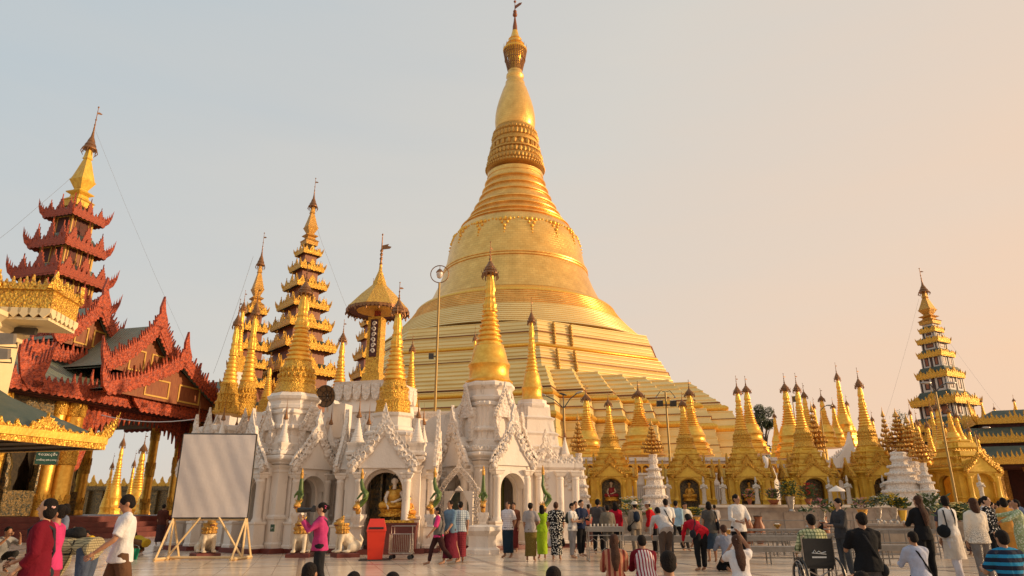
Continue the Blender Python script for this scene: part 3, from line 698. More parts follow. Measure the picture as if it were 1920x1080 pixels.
# ---- multi-roofed wooden tower
def pyatthat(name, label, loc, rz, tiers, C, group=None, finial=None, cat='tower'):
    """tiers: bottom-up (z_eave, half_eave, z_wall_top, half_wall)"""
    t = thing(name, label, cat, loc, rz, group)
    for i, (ze, he, hw, rise, wall_h) in enumerate(tiers):
        # wall below the eave
        wb = MB(); wb.sq([(hw, ze - wall_h), (hw, ze - .02)]); wl = wb.obj('wall', C['wall'], t)
        if C.get('windows'):
            for q in range(4):
                RM = Matrix.Rotation(q * pi / 2, 4, 'Z')
                nwin = C['nwin'] if hw > C.get('wmin', 1.2) else 1
                ww = hw * 2 / nwin
                for k in range(nwin):
                    fr = MB(); pn = MB(); fr.M = pn.M = RM; cx = -hw + ww * (k + .5); s_ = ww * .36; zz0 = ze - wall_h + .06 * wall_h + .02; zz1 = ze - .08
                    b = C.get('fb', .07) * (1 if hw > 1 else .7)
                    for (xa, xb, za, zb) in ((cx - s_, cx + s_, zz0, zz0 + b), (cx - s_, cx + s_, zz1 - b, zz1), (cx - s_, cx - s_ + b, zz0 + b, zz1 - b), (cx + s_ - b, cx + s_, zz0 + b, zz1 - b)):
                        fr.bx(xa, xb, -hw - .05, -hw + .02, za, zb)
                    pn.bx(cx - s_ + b * 1.6, cx + s_ - b * 1.6, -hw - .03, -hw + .02, zz0 + b * 1.6, zz1 - b * 1.6)
                    fr.obj('window_frame', C['frame'], wl); pn.obj('window_panel', C['pane'], wl)
                fr = MB(); fr.M = RM; fr.bx(hw - .07, hw + .07, -hw - .075, -hw + .0, ze - wall_h, ze - .03); fr.obj('corner_post', C['frame'], wl)
        # roof skirt, soffit
        rb = MB(); rb.sq([(he * .97, ze), (he, ze + .03), (he * .99, ze + .12), (hw * .72 + he * .28, ze + rise * .45), (hw * .9, ze + rise)], rot=0)
        rf = rb.obj('roof', C['roof'], t)
        # eave board, crests, corner blades and the middle gables
        ev = MB(); k = C.get('k', 1.0) * (he / 2.2) ** .45
        ev.loft([[(x * he / 1, y * he / 1, z) for x, y, z in [(-s1, -s1, zz), (s1, -s1, zz), (s1, s1, zz), (-s1, s1, zz)]] for s1, zz in ((1.005, ze - .16 * k), (1.03, ze - .14 * k), (1.04, ze + .12 * k), (1.0, ze + .14 * k))], False)
        ev.loft([[(x * he, y * he, z) for x, y, z in [(-s1, -s1, zz), (s1, -s1, zz), (s1, s1, zz), (-s1, s1, zz)]] for s1, zz in ((1.0, ze + .14 * k), (.97, ze + .1 * k), (.97, ze - .13 * k), (1.005, ze - .16 * k))], False)
        for q in range(4):
            ev.M = Matrix.Rotation(q * pi / 2, 4, 'Z')
            n = max(5, int(he * 2 / (.26 * k + .05)))
            crest(ev, (-he, -he * 1.01, ze + .12 * k), (he, -he * 1.01, ze + .12 * k), .34 * k, min(n, 22), .05 * k, mid=.5)
            for sx in (-1, 1): gable_plate(ev, (sx * he * .68, -he * .97, ze + .08 * k), (1, 0, 0), he * .42, rise * C.get('gh', 1.05) * .75, .07 * k)
            crest(ev, (-he, -he * 1.01, ze - .15 * k), (he, -he * 1.01, ze - .15 * k), .13 * k, min(n, 22), .04 * k, up=(0, 0, -1), shape=LEAF, jit=.1)
            gable_plate(ev, (0, -he * .93, ze + .1 * k), (1, 0, 0), he * C.get('gw', .95), rise * C.get('gh', 1.3), .08 * k)
            if C.get('double'): gable_plate(ev, (0, -he * .75, ze + rise * .3), (1, 0, 0), he * .5, rise * .95, .08 * k)
        ev.M = Matrix.Identity(4)
        ev_o = ev.obj('eave_carving', C['eave'], t)
        for sx, sy in ((-1, -1), (1, -1), (1, 1), (-1, 1)):
            hb = MB(); horn(hb, (sx * he * .98, sy * he * .98, ze + .05), (sx, sy, 0), C.get('horn', .6) * k, .09 * k)
            hb.obj('corner_blade', C['horn_m'] if 'horn_m' in C else C['eave'], ev_o)
    if finial:
        z, s, hs = finial; z -= .2
        m = C['finial']
        a = part('pf1' + m.name, 'lotus_neck', lambda mb: (mb.sq([(.9, -.6), (.95, 0), (1.05, .1), (.6, .5), (.55, .75), (.85, .95), (.9, 1.05), (.45, 1.35), (.42, 1.5)])), m, t, None, (0, 0, z), (s, s, s * hs))
        part('pf2' + m.name, 'banana_bud', lambda mb: mb.sq([(.45, 1.5), (.8, 2.3), (.84, 2.4), (.74, 2.5), (.5, 3.6), (.3, 4.6), (.24, 4.8), (.34, 4.9), (.28, 5.1), (.2, 5.9)]), m, a)
        part('pf3', 'umbrella_crown', lambda mb: (mb.lathe([(.2, 5.8), (.22, 5.9), (.66, 6.0), (.68, 6.1), (.5, 6.4), (.54, 6.45), (.34, 6.9), (.36, 6.95), (.16, 7.5), (.08, 8.2)], 16),
             [mb.tube([(.66 * cos(q), .66 * sin(q), 6.05), (.75 * cos(q), .75 * sin(q), 5.7), (.6 * cos(q), .6 * sin(q), 5.4)], [.04, .06, .02], 4) for q in [2 * pi * j / 10 for j in range(10)]]), C.get('umb', M['filigree']), a, 40)
        part('pf4', 'vane_rod', lambda mb: (mb.tube([(0, 0, 8), (0, 0, 9), (0, 0, 11)], [.1, .05, .03], 6), [mb.ball((0, 0, q), (.1, .1, .1), 6, 4) for q in (8.5, 8.9, 9.5, 11)],
             mb.prism([(0, 0), (.4, .03), (.5, .15), (.2, .25), (0, .2)], (0, 0, 10.2), (.8, -.5, 0), (0, 0, 1), .03)), M['filigree'], a, 40)
    return t
# ================================================================== WHITE SHRINES (left centre)
WS = dict(key='ws', half=1.12, porch_half=.66, porch_depth=.52, plinth=1.05, col_top=2.62, cornice=3.22, ow=.98, spring=1.95, ped=.85, gable_h=1.25, base=M['plinthred'], wall=M['white'], carve=M['whitecarve'],
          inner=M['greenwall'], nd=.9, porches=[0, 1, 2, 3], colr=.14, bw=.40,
          tiers=[(1.08, 3.24), (1.08, 3.4), (1.0, 3.44), (1.0, 3.62), (.96, 3.68), (.92, 3.9), (.86, 3.94), (.86, 4.12), (.98, 4.2), (.98, 4.3), (.88, 4.36), (.86, 4.7), (.92, 4.76), (.92, 4.84), (.84, 4.9)],
          neck=[(.92, 4.9), (.98, 4.96), (.98, 5.06), (.88, 5.12), (.88, 5.24), (.98, 5.3), (1.02, 5.4), (.92, 5.46), (.88, 5.54)],
          upper=(3.5, 1.25, .7, .96), innerup=M['white'], mini=(3.24, 1.4, .22, 1.0), spire=('bell', 5.5, 1.0, .86))
shrine('white_shrine', 'white shrine between the cloth screen and the Buddha niche with carved gold bell spire', 'white shrines along the left', (Ax(553, 745, 26.0), 26.0, 0), R(-37), WS)
W3 = dict(WS); W3.update(key='w3', half=1.2, porch_half=.70, col_top=2.85, cornice=3.5, spring=2.1, gable_h=1.5, ow=1.05,
    tiers=[(1.15, 3.52), (1.15, 3.72), (1.1, 3.76), (1.06, 3.98), (.94, 4.02), (.9, 4.3), (1.0, 4.36), (1.0, 4.44), (.88, 4.52), (.86, 5.3), (.94, 5.36), (.94, 5.46), (.86, 5.52)],
    neck=[(.9, 5.5), (1.02, 5.6), (1.04, 5.7), (.94, 5.78), (.92, 6.0), (1.0, 6.08), (1.1, 6.16), (1.1, 6.26), (1.0, 6.34)], upper=(4.0, 1.75, .85, 1.02), mini=None, spire=('round', 6.3, 1.12, .92))
shrine('white_shrine', 'tall white shrine in front of the great stupa with round banded gold spire', 'white shrines along the left', (Ax(917, 715, 28.2), 28.2, 0), R(37), W3)
W2 = dict(WS); W2.update(key='w2', half=1.15, porch_half=.80, porch_depth=.55, col_top=2.6, cornice=3.2, ow=1.25, spring=2.0, ped=.75, gable_h=1.35, porches=[0, 1, 3], inner=M['mosaic'], nd=1.3, hollow=True,
    tiers=[(1.0, 3.2), (1.0, 3.5), (.92, 3.56), (.86, 3.9), (.9, 3.94), (.9, 4.02), (.8, 4.1)], neck=[(.8, 4.1), (.84, 4.14), (.84, 4.24), (.74, 4.3), (.72, 4.6), (.8, 4.66), (.82, 4.76)],
    upper=(3.4, .85, .5, .95), mini=(3.2, 1.5, .26, 1.05), spire=('octo', 4.72, .84, 1.0))
shrine('white_shrine', 'low white shrine holding a seated Buddha behind the red bin', 'white shrines along the left', (Ax(737, 775, 25.6), 25.6, 0), R(2), W2)
# shrine mostly behind the cloth screen
W0 = dict(WS); W0.update(key='w0', spire=None, mini=(3.24, 1.6, .26, 1.0), tiers=[(1.25, 3.24), (1.25, 3.6), (1.1, 3.7), (1.0, 4.2), (1.1, 4.3), (1.1, 4.45), (.95, 4.5)], neck=None)
ws0 = shrine('white_shrine', 'white shrine mostly hidden behind the blank cloth screen', 'white shrines along the left', (Ax(432, 790, 27.5), 27.5, 0), R(-35), W0)
ws0.scale = (.86, .86, 1)
spire(ws0, 'square', 4.95, .66, .35, -.5, hs=1.15)
spire(ws0, 'bell', 5.0, .70, -.15, .75, hs=1.3)
# white hall block to the right of the tall shrine, carrying the second round spire
WR = dict(WS); WR.update(key='wr', half=1.25, porch_half=.75, porch_depth=.3, col_top=2.75, cornice=3.3, ow=1.0, spring=2.0, gable_h=.95, inner=M['white'], nd=.4, porches=[0],
    tiers=[(1.25, 3.32), (1.3, 3.5), (1.15, 3.6), (1.15, 3.9), (1.2, 4.0), (1.0, 4.1), (.95, 4.5), (1.02, 4.6), (.86, 4.7), (.8, 5.2), (.88, 5.3), (.7, 5.4), (.68, 5.8)],
    neck=[(.72, 5.7), (.8, 5.85), (.8, 5.95), (.66, 6.0), (.66, 6.15)], upper=None, mini=(3.32, 1.3, .22, 1.1), spire=('round', 6.1, .62, 1.3))
shrine('white_shrine', 'white shrine at the right end of the white row with slender gold spire', 'white shrines along the left', (Ax(998, 772, 31.5), 31.5, 0), R(20), WR)
# lower annex with paired columns
t = thing('white_annex', 'low white pillared wall block behind the woman in the floral dress', 'wall', (Ax(1040, 950, 28.5), 28.5, 0), R(10))
mb = MB(); mb.bx(-.95, .95, -.3, 2.5, .0, 2.9); mb.sq([(1.0, 2.9), (1.12, 3.0), (1.12, 3.15), (.95, 3.2)], (0, .75, 0)); mb.obj('wall', M['white'], t)
mb = MB(); mb.bx(-1.1, 1.1, -.5, 2.6, .0, .16); mb.obj('plinth', M['plinthred'], t)
for x in (-.7, .15, .78):
    mb = MB(); column(mb, x, -.36, .16, 2.85, .15, 14, .8); mb.obj('column', M['white'], t, 40)
mb = MB(); crest(mb, (-1.0, -.32, 3.15), (1.0, -.32, 3.15), .28, 9, .08, shape=LEAF)
for x in (-.45, .45):
    for z in (2.2, 2.35, 2.5, 2.62): mb.ball((x + random.uniform(-.1, .1), -.32, z), (.1, .06, .09), 6, 4)
mb.obj('carved_cresting', M['whitecarve'], t, 40)
# ornate filigree arch in front of the left porch of the tall shrine
t = thing('filigree_arch', 'pointed arch with pierced white scrollwork around a dark green doorway', 'archway', (Ax(858, 990, 26.3), 26.3, 0), R(-14))
mb = MB(); arch_panel(mb, -.55, .55, .15, 2.05, .82, 1.45, 0, .14, .9); mb.obj('arch', M['white'], t, 30)
mb = MB()
for sgn in (-1, 1):
    for k in range(11):
        z = .95 + k * .115; x = sgn * (.68 + .06 * sin(k * 1.3))
        mb.tube([(x + .11 * cos(q), .02, z + .07 * sin(q)) for q in [2 * pi * j / 7 for j in range(8)]], .022, 5)
        mb.ball((x, 0, z), (.035, .03, .035), 6, 4)
    for k in range(9):
        q = k / 9; x = sgn * (.66 * (1 - q)); z = 2.1 + .78 * q ** .8
        mb.tube([(x + .1 * cos(j), .0, z + .085 * sin(j)) for j in [2 * pi * i / 7 for i in range(8)]], .024, 5)
        mb.ball((x + sgn * .06, 0, z + .05), (.035, .03, .05), 6, 4)
mb.prism([(x * .22, y * .42) for x, y in FLAME], (0, 0, 2.86), (1, 0, 0), (0, 0, 1), .06)
mb.obj('scrollwork', M['whitecarve'], t, 40)
mb = MB(); mb.bx(-.5, .5, .5, .55, .15, 2.0); mb.obj('green_door', M['roofgreen'], t)
# red clay offering step and the rusty red guardian blocks beside the white porches
# white rear masses between the shrines
t = thing('lotus_pedestal', 'white stepped pedestal with lotus petal rows under the umbrella column', 'pedestal', (Ax(708, 700, 33), 33, 0), R(-16))
def petal_band(mb, r, z, h, n):
    for q in range(4):
        m0 = mb.M; mb.M = m0 @ Matrix.Rotation(q * pi / 2, 4, 'Z')
        for i in range(n):
            x = -r + 2 * r * (i + .5) / n; mb.prism([(-r / n * .9, h), (-r / n * .9, h * .45), (-r / n * .5, h * .1), (0, 0), (r / n * .5, h * .1), (r / n * .9, h * .45), (r / n * .9, h)], (x, -r - .04, z), (1, 0, 0), (0, 0, 1), .12)
        mb.M = m0
mb = MB(); mb.sq([(3.0, 0), (3.0, 4.6), (3.1, 4.7), (2.2, 4.75), (2.2, 5.5), (2.3, 5.55), (1.5, 5.6), (1.3, 6.3), (1.45, 7.0), (1.5, 7.1), (.9, 7.15)]); mb.obj('stepped_body', M['white'], t)
for q_ in ((2.2, 4.8, .65, 9), (3.02, 3.9, .7, 12), (1.42, 6.2, .75, 6)): mb = MB(); petal_band(mb, *q_); mb.obj('lotus_petals', M['whitecarve'], t)
t = thing('lotus_parapet', 'white parapet with rounded lotus petals behind the low Buddha shrine', 'parapet', (Ax(812, 780, 34), 34, 0), R(-4))
mb = MB(); mb.bx(-2.4, 3.2, 0, 1, 0, 5.2); mb.bx(-2.5, 3.3, -.12, 1.1, 5.9, 6.0); mb.bx(-2.4, 3.2, 0, 1, 5.2, 5.9); mb.obj('wall', M['white'], t)
mb = MB()
for i in range(16): mb.prism([(-.17, .85), (-.17, .3), (-.1, .08), (0, 0), (.1, .08), (.17, .3), (.17, .85)], (-2.2 + i * .35, -.07, 5.05), (1, 0, 0), (0, 0, 1), .14)
mb.obj('lotus_petals', M['whitecarve'], t)
# plain white walls linking the shrines
def linkwall(px0, Y0, px1, Y1, h, lab, th=.4, nm='white_wall'):
    a = Vector((Gx(px0, Y0, 1.4), Y0, 0)); b = Vector((Gx(px1, Y1, 1.4), Y1, 0)); d = b - a
    t = thing(nm, lab, 'wall', a, atan2(d.y, d.x)); L = d.length
    mb = MB(); mb.bx(0, L, 0, th, 0, h); mb.bx(-.02, L + .02, -.06, th + .06, h - .35, h - .2); mb.bx(-.02, L + .02, -.1, th + .1, h, h + .12); mb.obj('wall', M['white'], t)
    n = max(2, int(L / .9)); mb = MB()
    for i in range(n): mb.sq([(.16, 0), (.16, h - .5), (.2, h - .45), (.22, h - .38)], (L * (i + .5) / n, -.12, 0))
    mb.obj('pilaster', M['white'], t)
    mb = MB(); crest(mb, (0, th / 2, h + .1), (L, th / 2, h + .1), .3, int(L / .28), .1, shape=LEAF); mb.obj('cresting', M['whitecarve'], t)
    mb = MB(); mb.bx(-.02, L + .02, -.34, th, 0, .17); mb.obj('plinth', M['plinthred'], t)
    return t
linkwall(620, 28.3, 705, 27.8, 3.3, 'plain white wall behind the green naga left of the Buddha shrine')
linkwall(785, 28.3, 850, 28.6, 3.1, 'plain white wall between the Buddha shrine and the filigree arch')
linkwall(955, 31.5, 1012, 31.5, 3.2, 'plain white wall behind the right porch of the tall shrine')
linkwall(440, 29.2, 500, 29.4, 3.3, 'plain white wall behind the dark arch beside the cloth screen')
# curved buttress (swooping volutes) beside the tall shrine
for px, lab, sg in ((835, 'white scrolled buttress left of the tall white shrine', 1), (668, 'white scrolled buttress under the lotus pedestal', -1)):
    t = thing('scrolled_buttress', lab, 'buttress', (Ax(px, 800, 31), 31, 0), R(-10))
    mb = MB(); pl = [(-1.3, 0), (1.3, 0), (1.3, 5.9), (1.0, 6.1), (.7, 5.7), (.2, 5.4), (-.4, 5.3), (-.9, 5.0), (-1.3, 4.6)]
    mb.prism([(x * sg, y) for x, y in pl], (0, 0, 0), (1, 0, 0), (0, 0, 1), 1.2); mb.obj('volute_wall', M['white'], t)
# ================================================================== GOLD SHRINES (right), small stupas, terrace wall
GS = dict(key='gs', half=1.2, porch_half=.82, porch_depth=.42, plinth=.9, col_top=2.75, cornice=3.3, ow=1.2, spring=2.1, ped=.8, gable_h=1.15, base=M['plinthred'], wall=M['goldpaint'], carve=M['goldcarve'],
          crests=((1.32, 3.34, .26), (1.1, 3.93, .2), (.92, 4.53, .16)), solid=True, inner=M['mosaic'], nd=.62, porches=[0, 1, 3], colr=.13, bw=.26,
          tiers=[(1.3, 3.32), (1.3, 3.44), (1.2, 3.5), (1.1, 3.8), (1.16, 3.84), (1.16, 3.94), (1.0, 4.0), (.92, 4.4), (.98, 4.44), (.98, 4.54), (.82, 4.6), (.78, 4.9), (.84, 4.94), (.84, 5.04), (.7, 5.1), (.66, 5.34)],
          neck=[(.74, 5.2), (.78, 5.3), (.78, 5.4), (.68, 5.46)], upper=(3.55, 1.15, .62, 1.0), innerup=M['roofgreen'], mini=None, spire=('bell', 5.44, .80, .92), spiremat=M['gold'])
GDATA = [(1143, 735, 46.5, -10, 'red-robed seated Buddha', 'gold shrine with a red robed Buddha, nearest the white building'), (1284, 735, 47.5, -12, 'gold', 'gold shrine with a golden Buddha, right of the tiered finial with white pedestal'),
         (1389, 705, 47.0, -10, 'gold', 'gold shrine behind the standing man in the white shirt'), (1503, 700, 46.5, -8, 'green', 'gold shrine behind the tall vase of yellow flowers'), (1622, 690, 45.5, -4, 'dark', 'gold shrine with dark green arch left of the white pyramid')]
gold_shrines = []
for i, (px, py, Y, az, _, lab) in enumerate(GDATA):
    P = dict(GS); 
    if i: P['spire'] = ('bell', 5.44, .80, [.92, .9, 1.02, 1.05, 1.1][i])
    zs_ = .73; z0_ = 1.3; hs = (Zt(py, Y) - z0_ - 5.44 * zs_) / (6.2 * .8 * zs_); P['spire'] = ('bell', 5.44, .86, hs * .93)
    gt = shrine('gold_shrine', lab, 'gold shrines in front of the stupa terrace', (Ax(px, (py + 900) / 2, Y), Y, z0_), R(az), P)
    gt.scale = (1, 1, zs_)
    gold_shrines.append(gt)
# stupas standing on the terrace behind (px, tip row, base row, half width px, Y)
BK = [(1100, 722, 862, 36, 62, 'first'), (1199, 715, 855, 44, 63, ''), (1296, 712, 855, 36, 62, ''), (1404, 705, 852, 32, 60, ''), (1478, 700, 860, 34, 58, ''),
      (1513, 718, 850, 24, 66, ''), (1545, 728, 840, 24, 66, ''), (1566, 745, 838, 19, 72, ''), (1577, 680, 838, 22, 74, ''), (1592, 740, 835, 16, 80, '')]
BL = ['small gilded stupa on the terrace beside the three headed street lamp', 'broad gilded stupa on the terrace between the first two gold shrines', 'gilded stupa right of the second gold shrine against the great stupa steps',
      'gilded stupa in front of the dark tree right of the great stupa', 'wide gilded stupa just left of the fourth gold shrine', 'gilded stupa just right of the fourth gold shrine spire', 'gilded stupa between the fourth and fifth gold shrines against the sky',
      'slim gilded stupa half hidden left of the tall far spire', 'tallest far gilded spire left of the fifth gold shrine', 'thin gilded stupa tucked behind the fifth gold shrine spire']
bkproto = None
for (px, tip, base, hw, Y, _), lab in zip(BK, BL):
    zb, zt_ = Zt(base, Y), Zt(tip, Y); r = hw * mpp(Y, zb)
    def mk(lab):
        t = thing('gilded_stupa', lab, 'stupa', (0, 0, 0), 0, 'small gilded stupas on the terrace')
        mb = MB(); mb.lathe([(1.35, 0), (1.35, .12), (1.22, .2), (1.18, .5), (1.24, .56), (1.24, .66), (1.08, .74), (1.02, 1.0), (1.08, 1.06), (1.08, 1.14), (.95, 1.2)], 8, rot=pi / 8); mb.obj('octagonal_base', M['gold'], t)
        spire(t, 'round', 1.15, 1.12, hs=.92); return t
    if bkproto is None: bkproto = t = mk(lab)
    else: t = again(bkproto, lab, (0, 0, 0))
    t.location = (Ax(px, (base + tip) / 2, Y), Y, zb - .02); s = r / 1.3; t.scale = (s, s, (zt_ - zb) / 7.55); t.rotation_euler = (0, 0, R(random.uniform(-20, 20)))
# white terrace wall with gold scallops behind the shrines
def terrace_wall(px0, px1, Y, top, lab, z_band, rz=0, nm='terrace_wall', deep=8):
    x0, x1 = Gx(px0, Y, 3), Gx(px1, Y, 3)
    t = thing(nm, lab, 'wall', (x0, Y, 0), rz); L = x1 - x0
    mb = MB(); mb.bx(0, L, 0, deep, 0, z_band); mb.bx(0, L, .1, deep, z_band + .7, top); mb.bx(0, L, .45, deep, z_band, z_band + .7)
    mb.bx(0, L, -.12, .1, z_band - .16, z_band - .02); mb.bx(-.01, L + .01, -.16, .3, top - .22, top + .05); mb.bx(0, L, -.05, .1, z_band - .9, z_band - .75); mb.bx(0, L, -.3, 0, 0, .9); mb.obj('wall', M['white'], t)
    n = int(L / .62); mb = MB()
    for i in range(n):
        cx = L * (i + .5) / n; arch_panel(mb, cx - L / n / 2 + .002, cx + L / n / 2 - .002, z_band + .0, z_band + .7, .5, z_band + .34, .0, .3, 0, 8, cx)
        mb.ball((cx, .34, z_band + .28), (.22, .08, .26), 8, 5)
    mb.obj('scallop_niches', M['gold'], t, 50)
    n = int(L / 1.5); mb = MB()
    for i in range(n): mb.sq([(.16, .9), (.16, z_band - .4), (.22, z_band - .3)], (L * (i + .5) / n, -.05, 0))
    mb.obj('pilaster', M['goldpaint'], t)
    mb = MB(); n = int(L / .16)
    for i in range(n): mb.tube([(L * (i + .5) / n, -.22, .9), (L * (i + .5) / n, -.22, z_band - 1.0)], .02, 4)
    mb.bx(0, L, -.24, -.2, z_band - 1.02, z_band - .98); mb.obj('iron_railing', M['steel'], t)
    return t
terrace_wall(1040, 1462, 56, 5.3, 'white terrace wall with a band of gold scallops under the great stupa', 4.15)
terrace_wall(1435, 1690, 58, 4.9, 'white terrace wall with gold scallops behind the fourth and fifth gold shrines', 3.9, deep=26)
# tiered candelabra finials on white stepped pedestals
def finial(name, label, px, tip, ptop, Y, s=1.0, hide=False, rows=7):
    t = thing(name, label, 'finial', (Ax(px, ptop, Y), Y, 1.3), R(10), 'tiered gilt finials on white pedestals')
    zp = Zt(ptop, Y) - 1.3; k = zp / 4.4; H = Zt(tip, Y) - zp - 1.3
    def ped(mb):
        pr = [(1.15, 0), (1.15, .5), (1.0, .6), (.95, .95), (1.05, 1.0), (1.05, 1.15), (.85, 1.25), (.82, 1.7), (.92, 1.78), (.92, 1.9), (.72, 2.0), (.66, 2.4), (.78, 2.5), (.78, 2.62), (.56, 2.7), (.5, 3.05), (.62, 3.15), (.62, 3.25), (.4, 3.35), (.3, 3.6), (.4, 3.75), (.42, 3.95), (.3, 4.1), (.36, 4.3), (.36, 4.4)]
        mb.lathe([(r, z) for r, z in pr], 8, rot=pi / 8)
        for z, r in ((1.08, 1.08), (1.84, .95), (2.56, .8), (3.2, .64), (.3, 1.18)):
            for i in range(24): a = 2 * pi * i / 24; mb.ball((r * .95 * cos(a), r * .95 * sin(a), z), (.08, .08, .1), 6, 4)
    part('fped', 'stepped_pedestal', ped, M['whitecarve'], t, 30, sc=(k * s, k * s, k))
    def tree(mb):
        mb.tube([(0, 0, 0), (0, 0, 2.7)], [.1, .03], 8); mb.lathe([(.06, 2.6), (.16, 2.68), (.1, 2.85), (.03, 3.1), (.005, 3.4)], 10)
        for j in range(rows):
            z = .2 + j * .34; r = [.52, .68, .58, .36, .25, .18, .12][j % 7]; n = max(6, int(8 + 14 * r))
            mb.lathe([(r * .3, z - .12), (r * .85, z - .02), (r * .9, z + .02), (r * .3, z + .06)], 14)
            for i in range(n):
                a = 2 * pi * (i + .5 * (j % 2)) / n; c_, s_ = cos(a), sin(a)
                mb.ball((r * c_, r * s_, z + .08), (.065, .065, .12), 6, 4); mb.tube([(r * c_, r * s_, z + .15), (r * 1.05 * c_, r * 1.05 * s_, z + .27)], [.035, .005], 4)
    part('ftree%d' % rows, 'gilt_tiers', tree, M['goldold'], t, 50, (0, 0, zp), (s, s, H / 3.4))
    return t
finial('tiered_finial', 'gilt tiered finial on a white pedestal beside the white building', 1085, 770, 850, 43, .75)
finial('tiered_finial', 'large gilt tiered finial between the first two gold shrines', 1224, 782, 852, 42, .95)
finial('tiered_finial', 'gilt tiered finial rising between the fourth and fifth gold shrines', 1532, 752, 845, 50, 1.1)
# white pyramid group at the right
pyr = thing('white_pyramid_shrine', 'large white stepped stucco pyramid right of the fifth gold shrine', 'shrine', (Ax(1692, 900, 41), 41, 1.3), R(25))
pyr.scale = (.82, .82, .78)
mb = MB()
pr = [(1.5, 0), (1.5, .8), (1.35, .9), (1.3, 1.25), (1.42, 1.32), (1.42, 1.45), (1.2, 1.55), (1.12, 1.9), (1.24, 1.96), (1.24, 2.08), (.98, 2.2), (.92, 2.5), (1.02, 2.58), (1.02, 2.7), (.78, 2.8), (.7, 3.05), (.8, 3.12), (.8, 3.22), (.55, 3.3), (.5, 3.5), (.62, 3.7), (.5, 3.95), (.56, 4.1), (.5, 4.2)]
mb.lathe(pr, 8, rot=pi / 8)
for z, r in ((1.38, 1.45), (2.02, 1.26), (2.64, 1.04), (3.17, .82)):
    for i in range(30): a = 2 * pi * i / 30; mb.ball((r * .96 * cos(a), r * .96 * sin(a), z), (.09, .09, .1), 6, 4)
mb.obj('stepped_body', M['whitecarve'], pyr, 30)
for px, tip, pt, Y, s, lab in ((1667, 762, 850, 55, 1.0, 'bronze tiered finial left of the far palm'), (1690, 765, 842, 44, 1.35, 'wide tiered gilt finial above the white pyramid'), (1712, 775, 858, 42, 1.1, 'tiered gilt finial just right of the white pyramid'), (1730, 790, 868, 40, .9, 'low tiered gilt finial nearest the leaning gold pole')):
    finial('tiered_finial', lab, px, tip, pt, Y, s)
# leftmost twin gold shrine at far right
GT = dict(GS); GT.update(key='gt', solid=False, inner=M['goldpaint'], nd=.05, spire=None, upper=None, porches=[0, 1], gable_h=1.4, tiers=[(1.3, 3.32), (1.3, 3.5), (1.15, 3.6), (1.1, 4.0), (1.2, 4.1), (1.0, 4.2), (.9, 4.7), (.98, 4.8), (.8, 4.9), (.76, 5.2)])
tw = shrine('gold_shrine', 'gold shrine with a cluster of spires behind the leaning gold pole', 'gold shrines in front of the stupa terrace', (Ax(1800, 860, 43), 43, 0), R(5), GT)
spire(tw, 'round', 5.2, .52, -.35, -.25); spire(tw, 'round', 5.0, .5, .35, .1); spire(tw, 'bell', 4.9, .36, 0, .8)
tw.scale = (1.05, 1.05, .78); tw.location = (Ax(1800, 860, 44), 44, 1.3)
for px, tip, base, Y, hw, lab in ((1727, 770, 905, 46, 20, 'small gold stupa behind the woman in black'), (1745, 778, 890, 47, 18, 'small gold stupa left of the leaning gold pole'), (1716, 838, 938, 45, 30, 'squat gold stupa beside the white pyramid'), (1765, 740, 880, 52, 26, 'gold stupa behind the clustered gold spires'), (1905, 740, 800, 75, 11, 'far twin gold spires on the hall roof at the right edge')):
    zb, zt_ = Zt(base, Y), Zt(tip, Y); t = again(bkproto, lab, (Ax(px, (base + tip) / 2, Y), Y, zb)); s = hw * mpp(Y, zb) / 1.3; t.scale = (s, s, (zt_ - zb) / 7.55)
    t['group'] = 'small gold stupas at the far right'
    if zb > 1.6 and Y < 60:
        mb = MB(); mb.sq([(1.25, -(zb - 1.3) / t.scale[2] + .02), (1.25, -.1), (1.4, -.05), (1.4, 0)]); mb.obj('pedestal', M['goldpaint'], t)
# dark pyatthat with white framed windows, on the green roofed hall
Yp = 66
def tz(y): return Zt(y, Yp)
def th_(y, hw): return hw * mpp(Yp, tz(y)) / 1.22
CB = dict(wall=mat('dark panelled wall', (.06, .03, .02), .6), windows=True, frame=mat('white window frame', (.56, .49, .42), .6), pane=M['redwood'], nwin=2, roof=M['roofgreen'], eave=M['goldcarve'], finial=M['goldold'], fb=.2, k=1.15, gw=.7, gh=.85, horn=.36, wmin=.9)
T = [(862, 58, 24, .7, 2.3), (803, 50, 40, 2.1, 2.5), (752, 48, 36, 2.2, 3.0), (686, 43, 30, 1.6, 2.6), (624, 38, 26, 1.3, 1.8), (575, 28, 20, 1.1, 1.5)]
tiers = []
rowsB = [(757, 58, 34), (706, 55, 38), (657, 56, 34), (627, 40, 31), (583, 37, 22), (551, 30, 19), (527, 24, 15)]
rowsB = [(770, 66, 44), (758, 60, 42), (706, 56, 38), (663, 38, 27), (640, 30, 21), (622, 26, 17)]
rowsB = [(805, 78, 50), (757, 57, 38), (707, 39, 30), (668, 30, 22), (642, 27, 17), (622, 20, 13)]
for i, (y, he, hw) in enumerate(rowsB):
    z = tz(y); zn = tz(rowsB[i + 1][0]) if i + 1 < len(rowsB) else tz(600)
    wallh = (z - tz(rowsB[i - 1][0])) * .62 if i else 6.0
    tiers.append((z, th_(y, he) * .88, th_(y, hw), (zn - z) * .42, wallh))
xb = Ax(1762, 700, Yp)
pb = pyatthat('tiered_tower', 'dark seven roofed wooden tower with white framed windows and gold eaves at the right', (xb, Yp, 0), R(28), tiers, CB, finial=(tz(600), .75, (tz(500) - tz(600)) / 11 / .75))
# top cap between last roof and finial
mb = MB(); mb.sq([(th_(600, 12), tz(622) + .3), (th_(600, 11), tz(600))]); mb.obj('top_drum', CB['frame'], pb)
